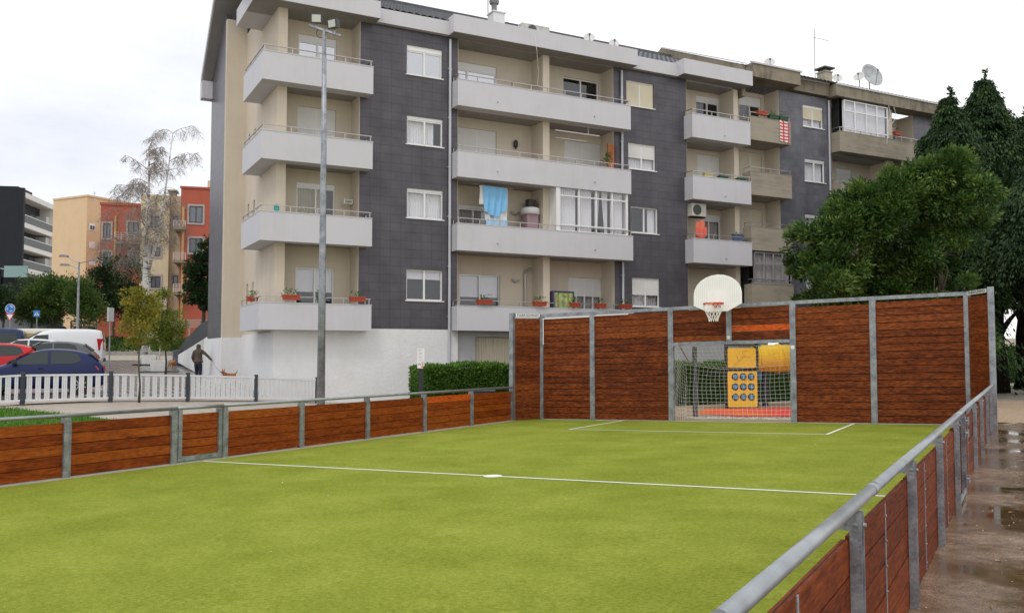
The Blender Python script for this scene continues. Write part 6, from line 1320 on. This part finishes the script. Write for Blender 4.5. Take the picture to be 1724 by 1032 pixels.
def skinned(name, joints, edges, mt, parent, **k):
    bm_me = bpy.data.meshes.new('tmp'); import bmesh; b = bmesh.new(); lay = b.verts.layers.skin.verify()
    vs = []
    for i, (co, r) in enumerate(joints):
        v = b.verts.new(co); v[lay].radius = (r, r) if not isinstance(r, tuple) else r; v[lay].use_root = (i == k.get('root', 0)); vs.append(v)
    for a, c in edges: b.edges.new((vs[a], vs[c]))
    b.to_mesh(bm_me); b.free(); o = bpy.data.objects.new('tmp', bm_me); COL.objects.link(o)
    sk = o.modifiers.new('skin', 'SKIN'); sk.use_smooth_shade = True; s = o.modifiers.new('sub', 'SUBSURF'); s.levels = s.render_levels = k.get('sub', 2)
    dg = bpy.context.evaluated_depsgraph_get(); me2 = bpy.data.meshes.new_from_object(o.evaluated_get(dg)); bpy.data.objects.remove(o); me2.name = name; me2.materials.clear(); me2.materials.append(mt)
    for p_ in me2.polygons: p_.material_index = 0
    o = bpy.data.objects.new(name, me2); COL.objects.link(o); o.parent = parent; ORG[o.name] = (0, 0, 0); return o
pp = at(333, 640, 38.4); pe = spot('person', 'person in a dark brown hooded coat walking a dog up the plaza, seen from behind', 'person', pp[0], 38.4, 0); pe.scale = (.95, .95, .95)
# right = +x, back of the person towards -y
J = [((0, 0, .90), .125), ((0, 0, 1.08), .12), ((0, .01, 1.28), .135), ((0, .02, 1.44), .085), ((0, .03, 1.52), .055), ((0, .04, 1.62), .085), ((0, .04, 1.70), .07),
     ((.09, 0, .84), .09), ((.10, .03, .48), .062), ((.11, -.06, .09), .042), ((.12, .06, .045), .038), ((.12, .15, .03), .028),
     ((-.09, 0, .84), .09), ((-.09, .10, .48), .062), ((-.09, .12, .09), .042), ((-.09, .23, .05), .038), ((-.09, .31, .035), .028),
     ((.17, .02, 1.40), .062), ((.40, .05, 1.22), .048), ((.56, .14, 1.02), .036), ((.61, .17, .97), .026),
     ((-.17, .02, 1.40), .062), ((-.24, .0, 1.14), .048), ((-.20, .12, .92), .036), ((-.19, .15, .85), .028)]
Ed = [(0, 1), (1, 2), (2, 3), (3, 4), (4, 5), (5, 6), (0, 7), (7, 8), (8, 9), (9, 10), (10, 11), (0, 12), (12, 13), (13, 14), (14, 15), (15, 16), (3, 17), (17, 18), (18, 19), (19, 20), (3, 21), (21, 22), (22, 23), (23, 24)]
skinned('body', J, Ed, M_SKIN, pe)
tr = [((0, 0, .93), .14), ((0, 0, 1.0), .13), ((.09, 0, .82), .105), ((.10, .03, .48), .08), ((.11, -.06, .11), .062), ((-.09, 0, .82), .105), ((-.09, .10, .48), .08), ((-.09, .12, .11), .062)]
skinned('trousers', tr, [(0, 1), (0, 2), (2, 3), (3, 4), (0, 5), (5, 6), (6, 7)], M_TROU, pe)
ct = [((0, 0, .80), .19), ((0, 0, .95), .185), ((0, 0, 1.12), .175), ((0, .01, 1.30), .18), ((0, .02, 1.43), .115), ((0, .02, 1.52), .085), ((0, .02, 1.62), .115), ((0, .02, 1.70), .10), ((0, .02, 1.745), .06),
      ((.18, .02, 1.41), .085), ((.40, .05, 1.22), .066), ((.57, .13, 1.01), .05), ((-.18, .02, 1.40), .085), ((-.26, .0, 1.14), .075), ((-.21, .11, .93), .062)]
skinned('hooded_coat', ct, [(0, 1), (1, 2), (2, 3), (3, 4), (4, 5), (5, 6), (6, 7), (7, 8), (4, 9), (9, 10), (10, 11), (4, 12), (12, 13), (13, 14)], M_COAT, pe, root=2)
for x, y in ((.115, 0), (-.09, .19)):
    m = MB(); m.hexa([(x-.05, y-.10, 0), (x+.05, y-.10, 0), (x+.045, y+.18, 0), (x-.045, y+.18, 0), (x-.045, y-.09, .10), (x+.045, y-.09, .10), (x+.035, y+.15, .05), (x-.035, y+.15, .05)]); m.build('shoe', M_SHOE, pe, bevel=.02)
m = MB()      # right hand: palm, four fingers, thumb closed round the leash
m.lathe((.61, .17, .97), [(.0, -.05), (.035, -.03), (.04, 0), (.03, .04), (0, .06)], 8)
for k in range(4): m.tube([(.60+.005*k, .19+.004*k, .995-.022*k), (.635, .215-.003*k, .99-.022*k), (.648, .19, .98-.022*k), (.63, .165, .98-.022*k)], .009, 5)
m.tube([(.59, .20, 1.0), (.615, .225, .985), (.64, .215, .965)], .01, 5); m.build('hand', M_SKIN, pe)
M_FUR = mat('fur_ginger', (.42, .16, .055), .9, noise=(9, .4), bump=(40, .6)); M_FURW = mat('fur_white', (.70, .65, .58), .9)
def dog(label, px, py, Y, sc, rz):
    p = at(px, py, Y); t = spot('dog', label, 'dog', p[0], Y, rz); t.scale = (sc, sc, sc)
    J = [((-.02, 0, .36), .075), ((.14, 0, .36), .085), ((.24, 0, .37), .08), ((.32, 0, .44), .055), ((.37, 0, .50), .06), ((.43, 0, .49), .035), ((.48, 0, .475), .022), ((-.16, 0, .37), .075), ((-.22, 0, .40), .035), ((-.30, 0, .47), .02), ((-.33, 0, .54), .012),
         ((.22, .06, .28), .038), ((.21, .065, .15), .022), ((.22, .065, .03), .018), ((.25, .065, .015), .016), ((.22, -.06, .28), .038), ((.25, -.065, .15), .022), ((.24, -.065, .03), .018), ((.27, -.065, .015), .016),
         ((-.16, .06, .29), .045), ((-.12, .065, .20), .028), ((-.20, .065, .12), .018), ((-.19, .065, .02), .016), ((-.16, -.06, .29), .045), ((-.14, -.065, .20), .028), ((-.23, -.065, .12), .018), ((-.23, -.065, .02), .016)]
    E_ = [(0, 1), (1, 2), (2, 3), (3, 4), (4, 5), (5, 6), (0, 7), (7, 8), (8, 9), (9, 10), (2, 11), (11, 12), (12, 13), (13, 14), (2, 15), (15, 16), (16, 17), (17, 18), (7, 19), (19, 20), (20, 21), (21, 22), (7, 23), (23, 24), (24, 25), (25, 26)]
    skinned('body', J, E_, M_FUR, t)
    for s in (-1, 1):
        m = MB(); m.hexa([(.33, s*.035, .53), (.37, s*.035, .53), (.37, s*.055, .52), (.33, s*.055, .52), (.335, s*.05, .61), (.35, s*.05, .61), (.35, s*.06, .60), (.335, s*.06, .60)]); m.build('ear', M_FUR, t)
    m = MB(); m.lathe((.49, 0, .48), [(0, -.012), (.014, 0), (0, .012)], 6); m.build('nose', M_BLACK, t)
    m = MB(); m.lathe((.27, 0, .40), [(.080, -.01), (.084, .01), (.080, .02)], 12, 'x'); m.build('collar', M_BLACK, t)
    m = MB(); m.lathe((.20, 0, .30), [(0, -.02), (.05, .0), (.05, .05), (.02, .09)], 8); m.build('chest_patch', M_FURW, t)
    return t, p
d_, dp = dog('ginger and white dog on a leash at the corner of the grey plinth', 388, 637, 36.0, 1.08, CG(240)); dog('ginger dog standing loose on the plaza by the white planters', 288, 611, 56, 1.15, CG(75))
a = Vector((pe.location.x+.58, pe.location.y+.16, pe.location.z+.92)); b = Vector((d_.location.x-.13, d_.location.y-.18, d_.location.z+.42))
m = MB(); m.tube([a.lerp(b, k/8)-Vector((0, 0, .12*math.sin(math.pi*k/8))) for k in range(9)], .015, 5); solo(m, 'leash', mat('leash_grey', (.12, .12, .12), .6), 'dark leash running from the hand to the ginger and white dog', 'leash', tuple(a), FW)
# ---------------------------------------------------------------- walls beside the block and far walls
def wallstrip(name, label, pts, t_, mt, cat='wall'):
    """pts: list of (X, Y, z bottom, z top)"""
    m = MB(); n = len(pts)
    for p, q in zip(pts, pts[1:]):
        d = Vector((q[0]-p[0], q[1]-p[1])).normalized(); s = Vector((-d.y, d.x))*t_/2
        m.hexa([(p[0]-s.x, p[1]-s.y, p[2]), (q[0]-s.x, q[1]-s.y, q[2]), (q[0]+s.x, q[1]+s.y, q[2]), (p[0]+s.x, p[1]+s.y, p[2]), (p[0]-s.x, p[1]-s.y, p[3]), (q[0]-s.x, q[1]-s.y, q[3]), (q[0]+s.x, q[1]+s.y, q[3]), (p[0]+s.x, p[1]+s.y, p[3])], ax=0)
    return solo(m, name, mt, label, cat, (pts[0][0], pts[0][1], pts[0][2]), FW)
w0 = FB.w((-6.75, 9.0, 0)); 
def wp(px, Y, yb, yt): a = at(px, yb, Y); return (a[0], Y, a[2]-.3, at(px, yt, Y)[2])
wallstrip('ramp_wall', 'white plastered low wall running back from the tiled end of the block', [(w0[0], w0[1], .2, 2.5), wp(352, 46.5, 628, 567), wp(330, 52, 616, 581), wp(302, 60, 602, 598)], .25, mat('bright_plaster', (.74, .74, .73), .85, noise=(3, .1)))
wallstrip('stair_parapet', 'dark grey sloping stair parapet behind the white ramp wall', [(w0[0]+.3, w0[1]+1.0, .2, at(356, 534, 44)[2]), wp(340, 50, 600, 545), wp(318, 57, 600, 568), wp(300, 63, 602, 590)], .2, M_ANTH)
wallstrip('retaining_wall', 'long grey concrete wall behind the traffic signs at the left', [(*at(-60, 600, 78)[:2], .5, at(-60, 530, 78)[2]), (*at(60, 600, 78)[:2], .5, at(60, 534, 78)[2]), (*at(104, 600, 78)[:2], .5, at(104, 540, 78)[2])], .3, mat('grey_conc_wall', (.17, .18, .19), .85, noise=(1, .2)))
def rail_fence(label, px0, px1, Y, yt, yb, mt, n=5, name='slatted_fence'):
    a = at(px0, yb, Y); b = at(px1, yb, Y); t = thing(name, label, 'fence', (a[0], Y, a[2]), FW); H_ = at(px0, yt, Y)[2]-a[2]; m = MB()
    for k in range(n): z = a[2]+.1+(H_-.15)*k/(n-1); m.box(a[0], b[0], Y-.03, Y+.03, z-.05, z+.05)
    m.build('rails', mt, t); c = max(2, int((b[0]-a[0])/1.9))
    for k in range(c+1): x = a[0]+(b[0]-a[0])*k/c; m = MB(); m.box(x-.06, x+.06, Y+.03, Y+.12, a[2]-1.2, a[2]+H_); m.build('post', mt, t)
rail_fence('brown slatted wooden fence between the street lamp and the red building', 119, 162, 74.5, 540, 560, mat('fence_brown', (.20, .14, .10), .8))
rail_fence('pale pinkish slatted fence below the red building beside the stair parapet', 286, 350, 74.5, 538, 552, mat('fence_pale', (.40, .32, .28), .7), 4)
# ---------------------------------------------------------------- far buildings at the left
def fbox(m, fr, x0, x1, y0, y1, z0, z1): m.box(x0, x1, y0, y1, z0, z1)
def simple_window(b, x0, x1, z0, z1, fmat, n=2, surround=None, glass=None, y=-.0):
    if surround:
        m = MB(); e = .18; m.box(x0-e, x1+e, y-.06, y-.005, z1, z1+e); m.box(x0-e, x1+e, y-.08, y-.005, z0-e, z0); m.box(x0-e, x0, y-.06, y-.005, z0, z1); m.box(x1, x1+e, y-.06, y-.005, z0, z1); m.build('window_surround', surround, b)
    m = MB(); f = .09; m.box(x0, x1, y-.04, y+.05, z0, z0+f); m.box(x0, x1, y-.04, y+.05, z1-f, z1); m.box(x0, x0+f, y-.04, y+.05, z0+f, z1-f); m.box(x1-f, x1, y-.04, y+.05, z0+f, z1-f)
    for k in range(1, n): c = x0+(x1-x0)*k/n; m.box(c-f/2, c+f/2, y-.04, y+.05, z0+f, z1-f)
    w = m.build('window', fmat, b); m = MB(); m.box(x0+f, x1-f, y-.012, y-.004, z0+f, z1-f); m.build('pane', glass or mat('far_glass', (.10, .12, .14), .08, spec=.9), w)
def rel(fr, px, py, out=0): return fr.m(px, py, out)
# red and cream apartment building
RED = streak_mat('red_render', (.40, .095, .055), .1, .85, stainamt=.3); CREAM = streak_mat('cream_render', (.60, .50, .33), .1, .85, stainamt=.3); M_SUR = mat('surround_grey', (.36, .33, .32), .8); M_WINR = mat('frame_maroon', (.06, .02, .02), .5)
fr = frame2(170, 87, 242, 88); o = (0, 0, 2); rb = thing('apartment_house', 'red and cream rendered apartment house behind the birch with grey framed windows', 'building', o, fr)
x0, zt1 = rel(fr, 170, 345); x1, _ = rel(fr, 245, 343); X2 = rel(fr, 240, 343)[0]
m = MB(); m.box(x0, x1+4, 0, 9, 0, zt1); m.box(x0-.1, x1, -.1, .15, zt1, zt1+.25)
m.build('red_wall', RED, rb)
def W_(px0, py0, px1, py1, out=0, **k): a = rel(fr, px0, py0, out); b = rel(fr, px1, py1, out); simple_window(rb, a[0], b[0], b[1], a[1], M_WINR, surround=M_SUR, y=-out, **k)
W_(174, 376, 186, 401); W_(216, 374, 234, 400); W_(174, 424, 186, 447); W_(218, 424, 234, 447); W_(175, 470, 186, 492)
def Bc(px0, px1, pyt, pyb, out, fr_out=0):
    a = rel(fr, px0, pyt, out); b = rel(fr, px1, pyb, out); m = MB(); m.box(a[0], b[0], -out, -fr_out, b[1]-.25, b[1]); bo = m.build('balcony_slab', M_CONCD, rb); m = MB()
    for k in range(4): z = b[1]+(a[1]-b[1])*(k+1)/4; m.box(a[0], b[0], -out, -out+.05, z-.04, z+.02)
    for k in range(5): x = a[0]+(b[0]-a[0])*k/4; m.box(x-.04, x+.04, -out, -out+.06, b[1], a[1])
    m.build('balcony_rail', mat('rail_pale', (.5, .42, .36), .6), bo)
Bc(193, 237, 391, 407, 1.2)
m = MB(); a = rel(fr, 238, 327, 2.0); b = rel(fr, 286, 327, 2.0); m.box(a[0], b[0], -2.0, 6, 0, a[1]); m.build('cream_tower', CREAM, rb)
m = MB(); a = rel(fr, 286, 327, 1.2); b = rel(fr, 306, 327, 1.2); m.box(a[0]+.02, b[0]+1.2, -1.2, 5.5, 0, a[1]-.15); m.build('cream_recess', CREAM, rb)
for y0, y1 in ((364, 384), (416, 432), (465, 485)): W_(254, y0, 270, y1, out=2.0)
for y0, y1 in ((364, 384), (464, 480)): W_(250+41, y0, 250+50, y1, out=1.2, n=1)
a = rel(fr, 283, 319, 2.0); b = rel(fr, 294, 330, 2.0); m = MB(); m.box(a[0], b[0], -.9, .4, b[1]-.3, a[1]); m.box(a[0]-.15, b[0]+.15, -1.05, .55, a[1], a[1]+.15); m.build('chimney', M_CONCD, rb)
m = MB(); a = rel(fr, 305, 317, 3.2); b = rel(fr, 362, 317, 3.2); m.box(a[0], b[0], -3.2, 6, 0, a[1]); m.box(a[0]-.1, b[0], -3.3, -3.05, a[1], a[1]+.2); m.build('red_wall', RED, rb)
for y0, y1 in ((347, 376), (401, 426), (452, 470)): W_(319, y0, 341, y1, out=3.2)
for yt, yb in ((371, 382), (425, 438), (478, 492)): Bc(292, 312, yt, yb, 4.2, 1.25)
m = MB(); a = rel(fr, 308, 400, 3.25); m.tube([(a[0], -3.3, 2), (a[0], -3.3, a[1]+3)], .12, 8); m.build('gas_pipe', mat('pipe_ochre', (.5, .32, .12), .6), rb)
m = MB(); a = rel(fr, 194, 400, .1); m.tube([(a[0], -.12, 2), (a[0], -.12, a[1]+2.2)], .10, 8); m.build('gas_pipe', MATS['pipe_ochre'], rb)
# small roof chimney at the right end
a = rel(fr, 348, 316, 3.0); m = MB(); m.box(a[0], a[0]+.9, -2, -1.2, a[1]-.5, a[1]+.9); m.build('chimney', CREAM, rb)
# ochre block
OCH = streak_mat('ochre_render', (.68, .49, .30), .08, .85, stainamt=.2); fr = frame2(91, 97, 148, 94.5); oc = thing('apartment_house', 'plain ochre apartment house with three small windows on its right side', 'building', (0, 0, 2), fr)
a = rel(fr, 90, 338); b = rel(fr, 147, 338); m = MB(); m.box(a[0], b[0], 0, 9, 0, a[1]); m.box(a[0], b[0]+.12, -.08, 9.1, a[1], a[1]+.2); m.build('wall', OCH, oc)
ec = fr.w((b[0], 0, 0)); fs_ = Frame(ec[0], ec[1], fr.a+math.pi/2)
for k, (y0, y1) in enumerate(((376, 389), (407, 419), (436, 447))):
    A0 = fs_.m(150.5, y0); B0_ = fs_.m(159.5, y1); u0, u1 = A0[0], B0_[0]; m = MB(); m.box(b[0]-.02, b[0]+.05, u0, u1, B0_[1], A0[1]); w_ = m.build('window', M_WHITE, oc)
    if k == 0:
        m = MB(); w2 = (u1-u0); h2 = A0[1]-B0_[1]
        for q in (0, 1): m.box(b[0]+.05, b[0]+.07, u0+w2*(.1+.45*q), u0+w2*(.45+.45*q), B0_[1]+h2*.12, B0_[1]+h2*.7)
        m.build('pane', mat('far_glass', (.10, .12, .14), .08, spec=.9), w_)
    else: m = MB(); m.box(b[0]+.05, b[0]+.07, u0+.1, u1-.1, B0_[1]+.1, A0[1]-.1); m.build('shutter', M_SHUT, w_)
a = rel(fr, 145, 336); m = MB(); m.tube([(a[0], 1, a[1]), (a[0], 1, a[1]+1.0)], .03, 5); m.box(a[0]-.25, a[0]+.25, .98, 1.02, a[1]+.8, a[1]+.84); m.box(a[0]-.2, a[0]+.2, .8, 1.2, a[1], a[1]+.25); m.build('roof_aerial', M_STEEL, oc)
# black and white block
fr = frame2(33, 115, 92, 127.3); bw = thing('apartment_house', 'black clad apartment house with white framed glass balconies at the left edge', 'building', (0, 0, 2), fr); M_WH2 = mat('white_render_far', (.66, .65, .62), .8, noise=(1, .06)); M_BLK = mat('black_cladding', (.016, .019, .024), .7, noise=(1.5, .15), spec=.25)
zt1 = rel(fr, 32, 319)[1]; xe = rel(fr, 92, 348)[0]; mg = mat('green_glass', (.03, .035, .036), .35, spec=.3)
m = MB(); m.box(.1, xe, 1.8, 9, 0, zt1-.6); m.build('recess_wall', mat('recess_dark', (.035, .035, .04), .8), bw)
m = MB(); m.box(0, xe+.5, -.05, 9, zt1-.7, zt1); m.box(xe-.5, xe+.5, -.05, 9, 0, zt1-.7); m.build('white_frame', M_WH2, bw)
for k, yy in enumerate((372, 410, 449)):
    z = rel(fr, 34, yy)[1]; m = MB(); m.box(.1, xe-.5, -.05, 1.8, z-.62, z); m.build('balcony_slab', M_WH2, bw)
    m = MB(); m.box(.1, xe-.5, -.02, .02, z+.01, z+.95); m.build('glass_rail', mg, bw); m = MB(); m.box(.1, xe-.5, -.06, .05, z+.96, z+1.05); m.build('hand_rail', M_ALU, bw)
    m = MB(); m.box(2, 5, 1.75, 1.79, z+.0, z+2.1); m.box(7, 9.5, 1.75, 1.79, z, z+2.1); m.build('glazed_door', mat('far_glass', (.10, .12, .14), .08, spec=.9), bw)
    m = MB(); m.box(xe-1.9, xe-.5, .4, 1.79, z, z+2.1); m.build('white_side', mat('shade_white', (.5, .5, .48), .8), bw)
m = MB(); m.box(-.5, 0.05, -.12, 11, 0, zt1+.45); m.box(-.8, 0.0, 11, 20, 0, zt1+2.6); m.box(.6, xe-5.5, 1.0, 6, zt1, zt1+.8); m.build('black_wall', M_BLK, bw)
# black terrace wall with a rail in front
wallstrip('terrace_wall', 'black clad terrace wall below the black and white apartment house', [(*at(-80, 600, 80)[:2], 1, at(-80, 462, 80)[2]), (*at(0, 600, 80)[:2], 1, at(0, 466, 80)[2]), (*at(98, 600, 84)[:2], 1, at(98, 478, 84)[2])], .6, M_BLK)
ra = thing('terrace_railing', 'pale metal railing on top of the black terrace wall', 'railing', (*at(0, 466, 80)[:2], at(0, 466, 80)[2]), FW); m = MB()
a = Vector(at(-60, 463, 79.9)); b = Vector(at(0, 466, 79.9)); c = Vector(at(98, 478, 83.9)); H_ = Vector((0, 0, .75))
for p_, q_ in ((a, b), (b, c)):
    m.beam(p_+H_, q_+H_, .08, .08)
    n = int((q_-p_).length/1.3)
    for k in range(n+1): s = p_.lerp(q_, k/n); m.box(s.x-.03, s.x+.03, s.y-.03, s.y+.03, s.z-.1, s.z+.75)
m.build('rail', M_ALU, ra)
a = Vector(at(7, 448, 79)); m = MB(); m.box(a.x, a.x+2.1, 79, 79.1, a.z-1, a.z+.02); solo(m, 'glass_screen', mat('mint_glass', (.22, .34, .32), .15), 'mint coloured glass screen above the black terrace wall', 'screen', (a.x, 79, a.z-1), FW)
